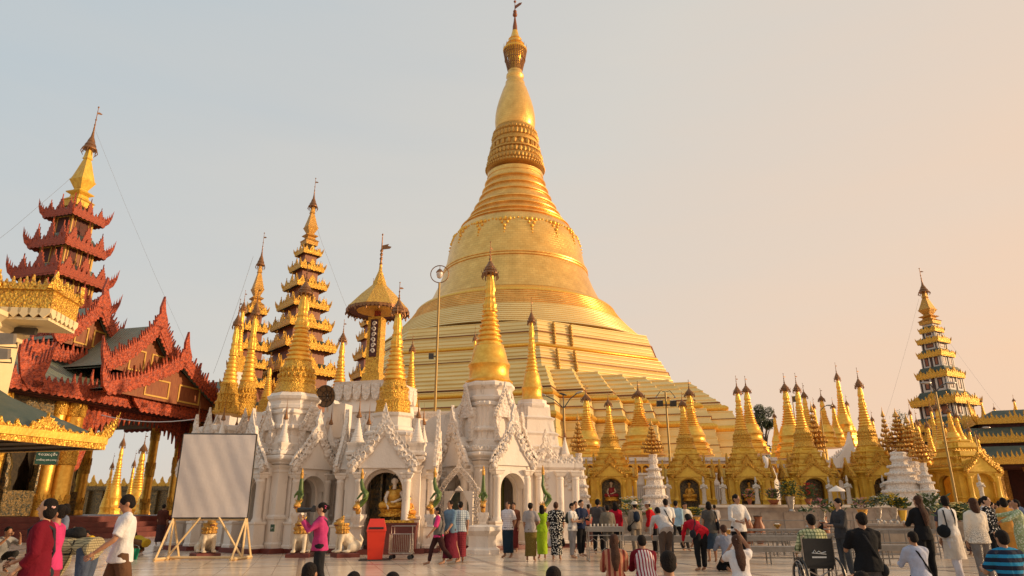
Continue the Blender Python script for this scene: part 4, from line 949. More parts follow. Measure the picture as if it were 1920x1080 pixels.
# green roofed hall at the right edge
t = thing('temple_hall', 'dark open hall with green roofs and gold eaves at the right edge', 'hall', (Gx(1885, 56, 3), 56, 0), R(-22), None)
def hall_roof(mb, ev, x0, x1, y0, y1, z0, z1, ins):
    mb.loft([[(x0, y0, z0), (x1, y0, z0), (x1, y1, z0), (x0, y1, z0)], [(x0 + ins, y0 + ins, z1), (x1 - ins, y0 + ins, z1), (x1 - ins, y1 - ins, z1), (x0 + ins, y1 - ins, z1)]])
    for (a, b) in (((x0, y0), (x1, y0)), ((x0, y1), (x0, y0))):
        a = Vector((a[0], a[1], z0)); b = Vector((b[0], b[1], z0)); d = (b - a); n = int(d.length / .3); u = d.normalized(); o = Vector((u.y, -u.x, 0)) * .06
        crest(ev, a + o + Vector((0, 0, .1)), b + o + Vector((0, 0, .1)), .48, n, .1, mid=.5)
        ev.prism([(0, -.22), (d.length, -.22), (d.length, .16), (0, .16)], a + o, u, (0, 0, 1), .14)
    for sx, sy, px_, py_ in ((-1, -1, x0, y0), (1, -1, x1, y0)): horn(ev, (px_, py_, z0 + .1), (sx, sy, 0), 1.1, .12)
mb = MB(); ev = MB()
hall_roof(mb, ev, -6, 9, -4.5, 6, 4.8, 6.0, 1.6); hall_roof(mb, ev, -3.5, 9.0, -2.5, 6, 6.5, 7.6, 1.5); hall_roof(mb, ev, -1.2, 6, -1, 6, 8.1, 9.1, 1.6)
mb.obj('roof', M['roofgreen'], t); ev.obj('eave_carving', M['goldcarve'], t)
mb = MB(); mb.bx(-3.1, 7, -2.1, 6, 5.3, 6.5); mb.bx(-.8, 5, -.7, 6, 6.6, 8.1); mb.bx(-5.5, 8, 2.8, 3.2, 0, 4.6); mb.bx(-5.6, 8.2, -3.6, 6, 4.4, 4.75); mb.obj('wall', M['darkred'], t)
for i in range(7):
    mb = MB(); mb.lathe([(.5, 0), (.5, .4), (.36, .5), (.34, 3.9), (.45, 4.1), (.5, 4.4)], 14, (-5.4 + i * 2.15, -3.4, 0)); mb.obj('pillar', M['goldold'], t, 40)
mb = MB(); mb.sq([(.8, 6.9), (.9, 7.2), (.6, 7.6)], (0, 0, 0)); mb.obj('roof_boss', M['goldcarve'], t)
# lower linking roofs left of that hall
t = thing('porch_roof', 'low green tiled porch roof with curved gold eaves beside the dark tower', 'roof', (Ax(1828, 830, 60), 60, 0), R(-30))
mb = MB(); ev = MB(); hall_roof(mb, ev, -5.0, 5.0, -2.5, 4, 5.6, 6.8, 1.7); hall_roof(mb, ev, -4, 2.0, -1.5, 4, 7.2, 8.6, 1.5); mb.obj('roof', M['roofgreen'], t); ev.obj('eave_carving', M['goldcarve'], t)
mb = MB(); mb.bx(-3.6, 1.6, -1.2, 3.6, 0, 7.2); mb.obj('wall', M['darkred'], t)
for i in range(4):
    mb = MB(); mb.lathe([(.4, 0), (.34, .5), (.32, 5.4), (.45, 5.9)], 12, (-4 + i * 2.67, -2.2, 0)); mb.obj('pillar', M['goldold'], t, 40)

# ================================================================== TOWERS AT THE LEFT CENTRE
CG = dict(wall=M['redwood'], windows=False, roof=M['roofgreen'], eave=M['goldcarve'], finial=M['goldold'], k=.95, gw=.66, gh=1.55, horn=.5, double=False)
def tower_rows(rows, Y, div, wf=.62):
    out = []
    for i, (y, he, hw) in enumerate(rows):
        z = Zt(y, Y); zn = Zt(rows[i + 1][0], Y) if i + 1 < len(rows) else z + (z - Zt(rows[i - 1][0], Y)) * .8
        wh = (z - Zt(rows[i - 1][0], Y)) * wf if i else 9
        m = mpp(Y, z) / div; out.append((z, he * m, hw * m, (zn - z) * .40, wh))
    return out
Y2 = 47
R2 = tower_rows([(752, 82, 68), (703, 74, 54), (657, 64, 45), (617, 53, 38), (579, 45, 31), (542, 38, 25), (508, 30, 20), (478, 23, 15)], Y2, 1.3)
pyatthat('tiered_tower', 'tall gold and red tiered tower behind the white shrine with the carved bell spire', (Ax(566, 600, Y2), Y2, 0), R(43), R2, CG, 'gold tiered wooden towers', (Zt(450, Y2), .5, (Zt(330, Y2) - Zt(450, Y2)) / 11 / .5))
Y1 = 44
R1 = tower_rows([(775, 50, 38), (725, 44, 34), (689, 36, 27), (656, 31, 22), (621, 27, 18), (588, 22, 14)], Y1, 1.3)
pyatthat('tiered_tower', 'slender gold tiered tower left of the taller tower above the cloth screen', (Ax(470, 650, Y1), Y1, 0), R(40), R1, CG, 'gold tiered wooden towers', (Zt(568, Y1), .42, (Zt(432, Y1) - Zt(568, Y1)) / 11 / .42))
Y3 = 50
R3 = tower_rows([(740, 60, 40), (708, 30, 22), (672, 26, 18), (636, 22, 15), (610, 18, 12)], Y3, 1.3)
pyatthat('tiered_tower', 'gold tiered tower half hidden behind the umbrella column', (Ax(690, 680, Y3), Y3, 0), R(35), R3, CG, 'gold tiered wooden towers', (Zt(590, Y3), .4, .7))
# free gilded stupas around the white row (px, tip, base, hw, Y, kind, label)
for px, tip, base, hw, Y, kd, lab in ((632, 600, 775, 22, 36, 'bell', 'slim gilded stupa right of the tall gold tower beside the satellite dish'), (768, 625, 765, 17, 40, 'bell', 'slim gilded stupa just right of the low Buddha shrine spire'),
                                      (497, 662, 775, 17, 34, 'octo', 'small gilded stupa between the slender tower and the white shrine'), (889, 610, 730, 12, 60, 'round', 'distant gilded spire half hidden by the tall white shrine spire'),
                                      (441, 545, 700, 16, 42, 'octo', 'thin dark finialed spire just left of the slender gold tower')):
    t = thing('gilded_stupa', lab, 'stupa', (Ax(px, base, Y), Y, 0), 0, 'gilded stupas behind the white shrines')
    zb, zt_ = Zt(base, Y), Zt(tip, Y); s = hw * mpp(Y, zb) / .84
    spire(t, kd, zb, s, hs=(zt_ - zb) / 6.2 / s)
    mb = MB(); mb.lathe([(s * 1.3, 0), (s * 1.3, zb - 1.2), (s * 1.1, zb - 1.0), (s * 1.0, zb - .2), (s * 1.05, zb)], 8, rot=pi / 8); mb.obj('pedestal', M['white'], t)
# umbrella column
Yu = 33
t = thing('umbrella_column', 'gilded column with a wide fringed gold parasol roof and flag vane', 'column', (Ax(705, 640, Yu), Yu, 0), R(-10))
zr, zb = Zt(584, Yu), Zt(700, Yu)
hr = 58 * mpp(Yu, zr)
mb = MB(); mb.lathe([(hr, zr), (hr * 1.01, zr + .08), (hr * .95, zr + .16), (hr * .60, zr * .5 + Zt(532, Yu) * .5 + .05), (hr * .24, Zt(536, Yu)), (hr * .21, Zt(530, Yu)), (hr * .15, Zt(521, Yu)), (hr * .06, Zt(508, Yu)), (.06, Zt(492, Yu))], 8, flute=0)
mb.obj('parasol_roof', M['goldcarve'], t, 20)
mb = MB(); mb.lathe([(hr * .99, zr - .01), (hr * .9, zr - .04), (.2, zr + .1)], 16, cap=False); mb.obj('parasol_underside', M['darkred'], t)
mb = MB()
for i in range(16):
    a0, a1 = 2 * pi * i / 16, 2 * pi * (i + 1) / 16
    crest(mb, (hr * 1.0 * cos(a0), hr * 1.0 * sin(a0), zr + .05), (hr * cos(a1), hr * sin(a1), zr + .05), .2, 3, .04, up=(0, 0, -1), shape=LEAF, jit=.1)
    mb.ball((hr * cos(a0), hr * sin(a0), zr - .2), (.05, .05, .09), 6, 4)
mb.obj('fringe', M['filigree'], t)
s_ = 13 * mpp(Yu, zb)
mb = MB(); mb.sq([(s_ * 1.3, zb - .5), (s_ * 1.3, zb - .1), (s_, zb), (s_, zr - .35)]); mb.obj('shaft', M['goldcarve'], t)
mb = MB(); mb.bx(-s_ * .55, s_ * .55, -s_ - .03, -s_, zb + .75, zr - .5); mb.obj('dark_panel', M['darkred'], t)
mb = MB()
n = 6; zz = zb + .9; hh = (zr - .6 - zz) / n
for i in range(n):
    c = (0, zz + hh * (i + .5)); sg = 1 if i % 2 else -1
    mb.tube([(sg * s_ * .33 * cos(q) * (1 - q / 9), -s_ - .04, c[1] + hh * .48 * sin(q) * (1 - q / 9)) for q in [j * .6 for j in range(13)]], .035, 4)
mb.obj('white_scroll', M['whitecarve'], t)
mb = MB(); mb.lathe([(.25, zr - .4), (.18, zr - .3), (.14, zr + .2)], 12); mb.obj('neck', M['red'], t)
mb = MB(); mb.tube([(0, 0, Zt(500, Yu)), (0, 0, Zt(438, Yu))], [.06, .02], 6)
for y in (495, 485, 477, 470, 440): mb.ball((0, 0, Zt(y, Yu)), .09 if y > 450 else .05, 6, 4)
mb.prism([(0, 0), (.42, .04), (.5, .14), (.3, .2), (.36, .3), (0, .22)], (0, 0, Zt(468, Yu)), (1, .1, 0), (0, 0, 1), .03); mb.obj('flag_vane', M['filigree'], t)
# gold drape statue behind the umbrella column

# raised shrine platform with stone front and low altar ledges
t = thing('shrine_platform', 'raised white and brown stone platform carrying the gold shrines', 'platform', (Gx(1062, 44.2, 1), 44.2, 0), 0)
L = Gx(1900, 44.2, 1) - Gx(1062, 44.2, 1)
mb = MB(); mb.bx(0, L, 0, 11.8, 0, 1.22); mb.bx(-.02, L + .02, -.12, 11.8, 1.22, 1.3); mb.bx(-.02, L + .02, -.1, 0, 0, .2); mb.obj('stone_base', M['greystone'], t)
t['group'] = 'stone platforms'; 
t = thing('altar_ledge', 'long pale marble altar ledge behind the flower vases', 'altar', (Gx(1336, 38.6, 1), 38.6, 0), 0)
L = Gx(1725, 38.6, 1) - Gx(1336, 38.6, 1)
mb = MB(); mb.bx(0, L, 0, 2.4, 0, 1.5); mb.obj('stone_body', M['greystone'], t); mb = MB(); mb.bx(-.05, L + .05, -.12, 2.45, 1.5, 1.64); mb.obj('marble_top', M['cream'], t)
mb = MB()
for i in range(9): mb.bx(L * (i + .1) / 9, L * (i + .9) / 9, -.05, 0, .25, 1.25)
mb.obj('stone_panel', M['greystone'], t)

XS = [(1640, 770, 862, 14, 62, 'thin gold stupa beside the palm crown'), (1752, 745, 868, 14, 58, 'thin gold stupa in front of the dark roofed tower'), (1822, 790, 880, 15, 50, 'small gold stupa at the right flank of the clustered gold shrine'), (1838, 805, 890, 12, 49, 'smallest gold stupa beside the lamp pole with one grey head'),
      (1712, 755, 860, 12, 60, 'thin gold stupa rising behind the tiered finials'), (1455, 765, 850, 15, 68, 'thin distant gold stupa right of the dark leafy tree'), (1616, 770, 846, 14, 76, 'thin distant gold stupa right of the fifth gold shrine spire'), (1530, 745, 842, 13, 78, 'thin distant gold stupa behind the tiered finial'), (1843, 742, 800, 9, 64, 'dark thin spire left on the right hand hall roofs'), (1868, 756, 812, 9, 63, 'thin spire in the middle of the right hand hall roofs'), (1888, 768, 815, 8, 62, 'small spire near the right edge on the hall roofs')]
for px, tip, base, hw, Y, lab in XS:
    zb, zt_ = Zt(base, Y), Zt(tip, Y); t = again(bkproto, lab, (Ax(px, (base + tip) / 2, Y), Y, zb)); s = hw * mpp(Y, zb) / 1.3; t.scale = (s, s, (zt_ - zb) / 7.55); t['group'] = 'thin gold stupas among the right hand shrines'
    mb = MB(); mb.lathe([(1.5, -zb / t.scale[2] + .02), (1.4, -.1), (1.5, -.05), (1.45, 0)], 8, rot=pi / 8); mb.obj('pedestal', M['goldpaint'], t)
# ================================================================== RED HALL AT THE LEFT
HO = Vector((-22.0, 42.4, 0)); HR = R(74)
hall = thing('red_hall', 'red and gold temple hall with green roofs and red flame carved gables at the left', 'hall', HO, HR)
mb = MB()
for i, z in enumerate((0, .26, .52, .78)): mb.bx(-17 , 8.2 - i * .35, -3.2 + i * .45, 18, z, z + .26 - .003)
mb.bx(-17, 6.8, -1.2, 18, 1.03, 1.06); mb.obj('stepped_base', M['plinthred'], hall)
def goldcol(x, y, r, z1=7.0):
    mb = MB(); mb.lathe([(r * 1.15, 1.05), (r * 1.15, 1.3), (r, 1.4), (r * .96, z1)], 20, (x, y, 0)); o = mb.obj('pillar', M['gold'], hall, 40)
    for zb, h in ((1.35, .7), (3.6, .9), (z1 - .9, .7)):
        mb = MB(); mb.lathe([(r * 1.02, zb), (r * 1.09, zb + .05), (r * 1.09, zb + h * .6), (r * 1.02, zb + h * .66)], 20, (x, y, 0))
        for i in range(12):
            a = 2 * pi * i / 12; u = Vector((-sin(a), cos(a), 0)); mb.prism([(q * r * .5, w_ * h * .5) for q, w_ in FLAME], (x + r * 1.05 * cos(a), y + r * 1.05 * sin(a), zb + h * .6), u, (0, 0, 1), .05)
        mb.obj('carved_band', M['goldcarve'], o)
for x, y, r in ((-13.2, 0, .5), (-9.9, 0, .55), (-8.9, .9, .32), (-6.5, 0, .32), (-5.6, 0, .5), (-4.8, .9, .3), (2.9, .3, .32), (3.8, 0, .5), (1.6, 6.5, .38), (-11.6, 2.0, .3), (-7.4, 2.4, .3), (6.5, 5.8, .3)): goldcol(x, y, r)
# hanging mosaics between pillars, panels, dark interior
for q_ in ((-12.8, -10.5, 5.4), (-9.3, -6.8, 5.6), (4.7, 6.6, 5.2)): mb = MB(); mb.bx(q_[0], q_[1], -.02, .12, q_[2], 7.0); mb.obj('mosaic_panel', M['mosaic'], hall)
mb = MB()
for x0, x1 in ((-5.0, 3.0),):
    n = 22
    for i in range(n):
        x = x0 + (x1 - x0) * (i + .5) / n; d = .5 + 1.9 * (abs(2 * (i + .5) / n - 1)) ** 2.2
        mb.prism([(-.24, .0), (.24, 0), (.2, -d * .6), (.08, -d * .8), (0, -d - .25), (-.08, -d * .8), (-.2, -d * .6)], (x, -.02, 6.9), (1, 0, 0), (0, 0, 1), .1)
for sg, xx in ((1, -5.0), (-1, 3.0)): mb.prism([(0, 0), (sg * .9, 0), (sg * .55, -1.2), (sg * .5, -2.4), (sg * .25, -3.4), (0, -3.6)], (xx, .0, 6.9), (1, 0, 0), (0, 0, 1), .14)
mb.obj('carved_valance', M['red'], hall)
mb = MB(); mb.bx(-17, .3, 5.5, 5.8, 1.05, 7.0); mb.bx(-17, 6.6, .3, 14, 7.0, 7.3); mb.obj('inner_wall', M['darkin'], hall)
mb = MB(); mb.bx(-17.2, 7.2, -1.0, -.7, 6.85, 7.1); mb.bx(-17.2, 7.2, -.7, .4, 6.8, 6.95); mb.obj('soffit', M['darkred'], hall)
mb = MB(); mb.bx(-16, -.6, 4.2, 5.1, 1.05, 2.4)
for i in range(8): mb.lathe([(.4, 2.4), (.45, 2.8), (.3, 3.3), (.34, 3.8), (.12, 4.4), (.02, 4.9)], 8, (-15.4 + i * 2.05, 4.6, 0))
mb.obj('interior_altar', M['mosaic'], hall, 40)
# eave board with carved cresting
def eave(par, a, b, h=.42, n=20, mid=.3, th=.14, horns=(1, 1), hs=1.0, nm='carved_eave', updir=(0, 0, 1)):
    a = Vector(a); b = Vector(b); d = b - a; u = d.normalized(); mb = MB(); up = Vector(updir)
    mb.prism([(0, -.2), (d.length, -.2), (d.length, .14), (0, .14)], a, u, up, th)
    crest(mb, a + up * .13, b + up * .13, h, n, th * .7, mid=mid); crest(mb, a - up * .2, b - up * .2, .22, n, th * .5, up=-up, shape=LEAF, jit=.1)
    if horns[0]: horn(mb, a + up * .1, (-u.x, -u.y, 0), hs, .14, 5)
    if horns[1]: horn(mb, b + up * .1, (u.x, u.y, 0), hs, .14, 5)
    return mb.obj(nm, M['red'], par)
def roofslab(par, pts, mt, nm='roof', th=.12):
    mb = MB(); n = len(pts); mb.add([tuple(p) for p in pts] + [(p[0], p[1], p[2] - th) for p in pts], [tuple(range(n)), tuple(range(2 * n - 1, n - 1, -1))] + [(i, n + i, n + (i + 1) % n, (i + 1) % n) for i in range(n)]); return mb.obj(nm, mt, par)
# lower roofs left and right of the porch
roofslab(hall, [(-17, -1.2, 7.3), (-3.2, -1.2, 7.3), (-4.6, 3.6, 10.2), (-13, 3.6, 10.2)], M['roofx'])
roofslab(hall, [(2.4, -1.2, 7.3), (6.8, -1.2, 7.3), (6.0, 2.5, 9.2), (3.0, 2.5, 9.2)], M['roofx'])
eave(hall, (-15, -1.25, 7.25), (-9.5, -1.25, 7.25), .5, 16, hs=1.5); eave(hall, (-9.4, -1.27, 7.25), (-3.1, -1.27, 7.25), .5, 18, .9, hs=1.7)
eave(hall, (-2.9, -1.6, 7.1), (6.9, -1.6, 7.1), .5, 26, .6, hs=1.4)
roofslab(hall, [(6.8, -1.2, 7.3), (6.8, 9, 7.3), (4.5, 8, 9.8), (4.5, 1, 9.8)], M['roofy'])
eave(hall, (6.85, -1.2, 7.2), (6.85, 9, 7.2), .5, 22, .5, hs=1.2)
# nested porch gables, ridge running inwards
def gableroof(par, cx, y0, y1, hw, z0, z1, fl=.55, n=9, board=.42):
    rise = z1 - z0
    for sg in (-1, 1):
        pr = []
        for k in range(7):
            t = k / 6; pr.append((cx + sg * hw * (1 - t) * (1 + .12 * (1 - t)), z0 + rise * (t ** 1.25)))
        mb = MB()
        for (xa, za), (xb, zb) in zip(pr, pr[1:]):
            mb.add([(xa, y0, za), (xb, y0, zb), (xb, y1, zb), (xa, y1, za), (xa, y0, za - .14), (xb, y0, zb - .14), (xb, y1, zb - .14), (xa, y1, za - .14)], [(0, 1, 2, 3), (7, 6, 5, 4), (0, 4, 5, 1), (3, 2, 6, 7)])
        mb.obj('roof', M['roofy'], par)
        mb = MB()
        for (xa, za), (xb, zb) in zip(pr, pr[1:]):
            d = Vector((xb - xa, 0, zb - za)); L = d.length; u = d.normalized(); nr = Vector((-u.z, 0, u.x)); 
            if nr.z < 0: nr = -nr
            o = Vector((xa, y0 - .06, za)) - nr * board * .6
            mb.prism([(-.02, 0), (L + .02, 0), (L + .02, board), (-.02, board)], o, u, nr, .12)
            crest(mb, Vector((xa, y0 - .06, za)) + nr * board * .35, Vector((xb, y0 - .06, zb)) + nr * board * .35, fl, 4, .1, up=(nr * .55 + Vector((0, 0, .8))).normalized(), jit=.4)
            crest(mb, Vector((xa, y0 - .06, za)) - nr * board * .6, Vector((xb, y0 - .06, zb)) - nr * board * .6, .2, 3, .06, up=-nr, shape=LEAF, jit=.2)
        horn(mb, (cx + sg * hw * 1.1, y0 - .06, z0), (sg, 0, 0), board * 2.7, .16, 5)
        mb.obj('flame_bargeboard', M['red'], par)
    mb = MB(); mb.prism([(q * 1.0, w_ * 1.9) for q, w_ in FLAME], (cx, y0 - .06, z1 - .1), (1, 0, 0), (0, 0, 1), .16); mb.obj('apex_flame', M['red'], par)
    # tympanum with panels
    mb = MB(); mb.prism([(-hw * .9, 0), (hw * .9, 0), (0, rise * .86)], (cx, y0 + .5, z0 - .05), (1, 0, 0), (0, 0, 1), .1); ty = mb.obj('tympanum', M['redwood'], par)
    mb = MB(); b = .09
    for sg in (-1, 1):
        xo = cx + sg * hw * .28; w_ = hw * .2; h = rise * .42
        mb.bx(xo - w_, xo - w_ + b, y0 + .4, y0 + .46, z0 + .1, z0 + .1 + h); mb.bx(xo + w_ - b, xo + w_, y0 + .4, y0 + .46, z0 + .1, z0 + .1 + h); mb.bx(xo - w_ + b, xo + w_ - b, y0 + .4, y0 + .46, z0 + .1, z0 + .1 + b); mb.bx(xo - w_ + b, xo + w_ - b, y0 + .4, y0 + .46, z0 + .1 + h - b, z0 + .1 + h)
    mb.obj('yellow_frame', M['frameyel'], ty)
gableroof(hall, -.9, -2.4, 4, 4.7, 7.5, 10.0, .55, board=.38)
gableroof(hall, -2.4, -1.6, 7, 2.9, 8.9, 11.9, .55, board=.38)
gableroof(hall, -3.9, 1.4, 9, 2.2, 10.4, 12.9, .5, board=.34)
gableroof(hall, 5.3, -1.5, 3, 1.7, 8.2, 9.9, .45, board=.34)
eave(hall, (-9.0, 1.6, 9.6), (-3.4, 1.6, 9.6), .45, 18, .6, hs=1.2)
eave(hall, (-3.2, 3.4, 11.2), (2.0, 3.4, 11.2), .45, 16, .6, hs=1.2)
# cross gables towards the viewer on the left flank
sub = bpy.data.objects.new('side_gables', None); COL.objects.link(sub); sub.parent = hall; sub.location = (-4.2, 5.5, 0); sub.rotation_euler = (0, 0, R(-90))
gableroof(sub, 0, -1.5, 4, 2.6, 10.0, 12.6, .65, board=.4)
# storeys under the tower
mb = MB(); mb.sq([(4.2, 7.3), (4.2, 11.5)], (-.6, 9.6, 0)); o = mb.obj('upper_wall', M['redwood'], hall)
mb = MB()
for q in range(5):
    mb.bx(-4.4 + q * 1.7, -4.3 + q * 1.7, 5.3, 5.4, 10.3, 11.4)
mb.obj('window_frame', M['frameyel'], o)
YT = 45.0
TC = dict(wall=M['redwood'], windows=True, frame=M['frameyel'], pane=M['darkred'], nwin=2, fb=.07, roof=M['roofx'], eave=M['redfascia'], horn_m=M['red'], finial=M['goldpaint'], k=1.3, gw=.5, gh=1.75, horn=.75, wmin=1.0)
def trow(y, he, hw): z = Zt(y, YT); m = mpp(YT, z) / 1.33; return z, he * m, hw * m
tr = []
RT = [(672, 122, 100), (622, 98, 74), (575, 84, 60), (527, 72, 48), (470, 58, 38), (412, 46, 27)]
for i, r in enumerate(RT):
    z, he, hw = trow(*r); zn = Zt(RT[i + 1][0] if i + 1 < len(RT) else 372, YT); wh = (z - Zt(RT[i - 1][0], YT)) * .62 if i else 2.4
    tr.append((z, he, hw, (zn - z) * .42, wh))
xt = Ax(150, 365, YT)
zt0, zt1 = Zt(376, YT), Zt(197, YT)
red = pyatthat('tiered_tower', 'dark red carved wooden tower with gold finial rising over the red hall', (xt, YT, 0), HR, tr, TC, finial=(zt0, .72, (zt1 - zt0) / 11 / .72))
# gilded stupas seen through the hall portal
for px, tip, base, Y, hw, lab in ((262, 812, 962, 66, 30, 'gilded stupa seen through the hall portal, right one'), (222, 800, 962, 74, 20, 'gilded spire seen through the hall portal, left one'), (246, 845, 962, 58, 14, 'small gilded spire in front of the stupas inside the portal view'), (277, 830, 962, 60, 18, 'gilded stupa nearest the right pillar of the portal'), (205, 850, 962, 62, 14, 'low gilded stupa nearest the left pillar of the portal')):
    zb, zt_ = Zt(base, Y), Zt(tip, Y); t = again(bkproto, lab, (Ax(px, (base + tip) / 2, Y), Y, 0)); s = hw * mpp(Y, 1.4) / 1.3; t.scale = (s, s, zt_ / 7.55); t['group'] = 'gilded stupas behind the red hall'
# green sign board in the hall
t = thing('sign_board', 'dark green sign board with two lines of pale Burmese lettering hanging in the red hall', 'sign', Wp(88, 857, 30.5), R(20))
mb = MB(); mb.bx(-.42, .42, -.02, .02, -.32, .32); mb.obj('board', mat('sign green', (.015, .07, .045), .4), t)
mb = MB()
for x0, x1, z0, z1 in ((-.42, .42, .3, .34), (-.42, .42, -.34, -.3), (-.45, -.41, -.34, .34), (.41, .45, -.34, .34)): mb.bx(x0, x1, -.035, .03, z0, z1)
mb.obj('frame', M['mosaic'], t)
WM = mat('sign lettering', (.75, .75, .68), .5)
def burm(par, cx, cz, s, chars, y=-.03):
    """round Burmese letters drawn as ring strokes: c o ai ng etc."""
    mb = MB(); x = cx
    for ch in chars:
        def arc(ox, oz, r, a0, a1, n=9): mb.tube([(x + (ox + r * cos(R(a0 + (a1 - a0) * k / n))) * s, y, cz + (oz + r * sin(R(a0 + (a1 - a0) * k / n))) * s) for k in range(n + 1)], .10 * s, 4)
        if ch == 'w': arc(0, 0, .42, 0, 360)
        elif ch == 'c': arc(0, 0, .42, 40, 320)
        elif ch == 'o': arc(0, 0, .42, -50, 230); 
        elif ch == 'a': arc(0, 0, .42, -140, 140); arc(.75, 0, .42, 0, 360); x += .75 * s
        elif ch == 'e': arc(0, 0, .3, 20, 330); arc(0, .1, .5, 90, 200)
        elif ch == 'i': arc(0, 0, .42, 0, 360); arc(0, .75, .25, 0, 360)
        elif ch == 'u': arc(0, 0, .42, 40, 320); mb.tube([(x + .1 * s, y, cz - .4 * s), (x + .1 * s, y, cz - .95 * s)], .10 * s, 4)
        elif ch == ':': arc(0, .22, .12, 0, 360, 6); arc(0, -.22, .12, 0, 360, 6)
        x += (1.12 if ch != ':' else .6) * s
    return mb.obj('lettering', WM, par)
burm(t, -.28, .1, .085, 'ewacui:'); burm(t, -.33, -.13, .058, 'coiwuaecwoui')
# near gate pillar with a gilded canopy box
t = thing('gate_pillar', 'cream plastered gate pillar with moulded capital at the left edge', 'pillar', (Gx(-62, 14.6, 4.5), 14.6, 0), R(6))
mb = MB(); mb.sq([(.62, 0), (.62, 5.0), (.66, 5.03), (.66, 5.12), (.74, 5.18), (.74, 5.26), (.86, 5.34), (.9, 5.36), (.9, 5.46), (.7, 5.5)]); mb.obj('shaft', M['creamwall'], t)
t = thing('canopy_box', 'gilded carved canopy box with flame cresting above the cream gate pillar', 'canopy', (Ax(42, 560, 14.4), 14.9, 0), R(8))
zb, zt_ = Zt(578, 14), Zt(536, 14); a = .60
mb = MB(); mb.sq([(a * .96, zb - .02), (a, zb), (a, zt_)]); mb.obj('box', M['goldcarve'], t)
mb = MB(); mb.sq([(a * .98, zt_), (a * 1.08, zt_ + .02), (a * 1.08, zt_ + .07), (a, zt_ + .09)])
for q in range(4):
    mb.M = Matrix.Rotation(q * pi / 2, 4, 'Z'); crest(mb, (-a, -a, zt_ + .08), (a, -a, zt_ + .08), .2, 9, .06, mid=.2)
    mb.prism([(x * .3, y * .42) for x, y in FLAME], (-a, -a, zt_ + .05), (.7, -.7, 0), (0, 0, 1), .08)
mb.M = Matrix.Identity(4); mb.obj('flame_cresting', M['goldcarve'], t)
mb = MB()
for q in range(4):
    mb.M = Matrix.Rotation(q * pi / 2, 4, 'Z'); 
    for k in range(6): mb.prism([(-.13, .0), (.13, 0), (.13, -.1), (0, -.22), (-.13, -.1)], (-a + a * 2 * (k + .5) / 6, -a - .02, zb + .1), (1, 0, 0), (0, 0, 1), .05)
mb.M = Matrix.Identity(4); mb.bx(-a * 1.01, a * 1.01, -a * 1.01, a * 1.01, zb - .16, zb - .1); mb.obj('scalloped_hem', M['creamwall'], t)
mb = MB(); mb.bx(-.1, .1, -.1, .1, 5.4, zb - .05); mb.bx(-1.3, .1, -.06, .06, zb - .35, zb - .2); mb.obj('bracket', M['lamp'], t)
t = thing('floodlight', 'grey floodlights bolted to the cream gate pillar', 'floodlight', Wp(14, 636, 13.8), R(20))
for dz, dx in ((.0, 0), (-.32, -.04)):
    mb = MB(); mb.prism([(-.14, -.12), (.14, -.09), (.12, .12), (-.12, .12)], (dx, 0, dz), (1, 0, 0), (0, -.2, 1), .2); h = mb.obj('lamp_housing', M['greysteel'], t)
    mb = MB(); mb.tube([(dx - .16, .05, dz - .05), (dx - .16, .15, dz - .14), (dx + .16, .15, dz - .14), (dx + .16, .05, dz - .05)], .015, 5); mb.obj('bracket', M['lamp'], h)
# near canopy with green tiles
t = thing('tiled_canopy', 'green tiled canopy roof with broad gilded eave at the lower left', 'canopy', (Gx(193, 16, 2.9), 16, 0), HR)
ze = Zt(829, 16)
mb = MB(); mb.loft([[(-7, 0, ze + .1), (0, 0, ze + .1), (0, 6, ze + .1), (-7, 6, ze + .1)], [(-5.4, 1.2, ze + .85), (-1.4, 1.2, ze + .85), (-1.4, 4.8, ze + .85), (-5.4, 4.8, ze + .85)], [(-4.2, 2.6, ze + 2.0), (-2.7, 2.6, ze + 2.0), (-2.7, 3.4, ze + 2.0), (-4.2, 3.4, ze + 2.0)]]); mb.obj('roof', M['roofgreen'], t)
mb = MB()
for a_, b_ in (((-7, 0), (0, 0)), ((0, 0), (0, 6))):
    A_ = Vector((*a_, ze)); B_ = Vector((*b_, ze)); u = (B_ - A_).normalized(); L = (B_ - A_).length
    mb.prism([(0, -.05), (L, -.05), (L, .1), (0, .1)], A_ + Vector((u.y, -u.x, 0)) * .08, u, (0, 0, 1), .12)
mb.obj('gold_eave_board', M['goldpaint'], t)
mb = MB()
for a_, b_ in (((-7, 0), (0, 0)), ((0, 0), (0, 6))):
    A_ = Vector((*a_, ze)); B_ = Vector((*b_, ze)); u = (B_ - A_).normalized(); o = Vector((u.y, -u.x, 0)) * .06; L = (B_ - A_).length
    crest(mb, A_ + o + Vector((0, 0, .1)), B_ + o + Vector((0, 0, .1)), .13, 40, .06, jit=.5)
    for c in (.22, .5, .78):
        p = A_ + (B_ - A_) * c + o; gable_plate(mb, p + Vector((0, 0, .1)), u, .8, .34, .07)
    mb.prism([(0, -.17), (L, -.17), (L, -.05), (0, -.05)], A_ + Vector((u.y, -u.x, 0)) * .05, u, (0, 0, 1), .1)
horn(mb, (-.05, -.05, ze + .1), (1, -1, 0), .42, .08, 6)
mb.obj('carved_eave', M['goldcarve'], t)
mb = MB(); mb.bx(-6.9, -.1, .1, 5.9, ze - .12, ze - .07)
for i in range(9): mb.bx(-6.8 + i * .84, -6.72 + i * .84, .15, 5.8, ze - .16, ze - .12)
mb.obj('ceiling_beams', M['darkin'], t)
for x, y in ((-1.2, 5.2), (-6.2, 5.2)):
    mb = MB(); mb.lathe([(.16, 0), (.13, .3), (.12, ze - .4), (.17, ze - .22)], 14, (x, y, 0)); mb.obj('post', M['gold'], t, 40)

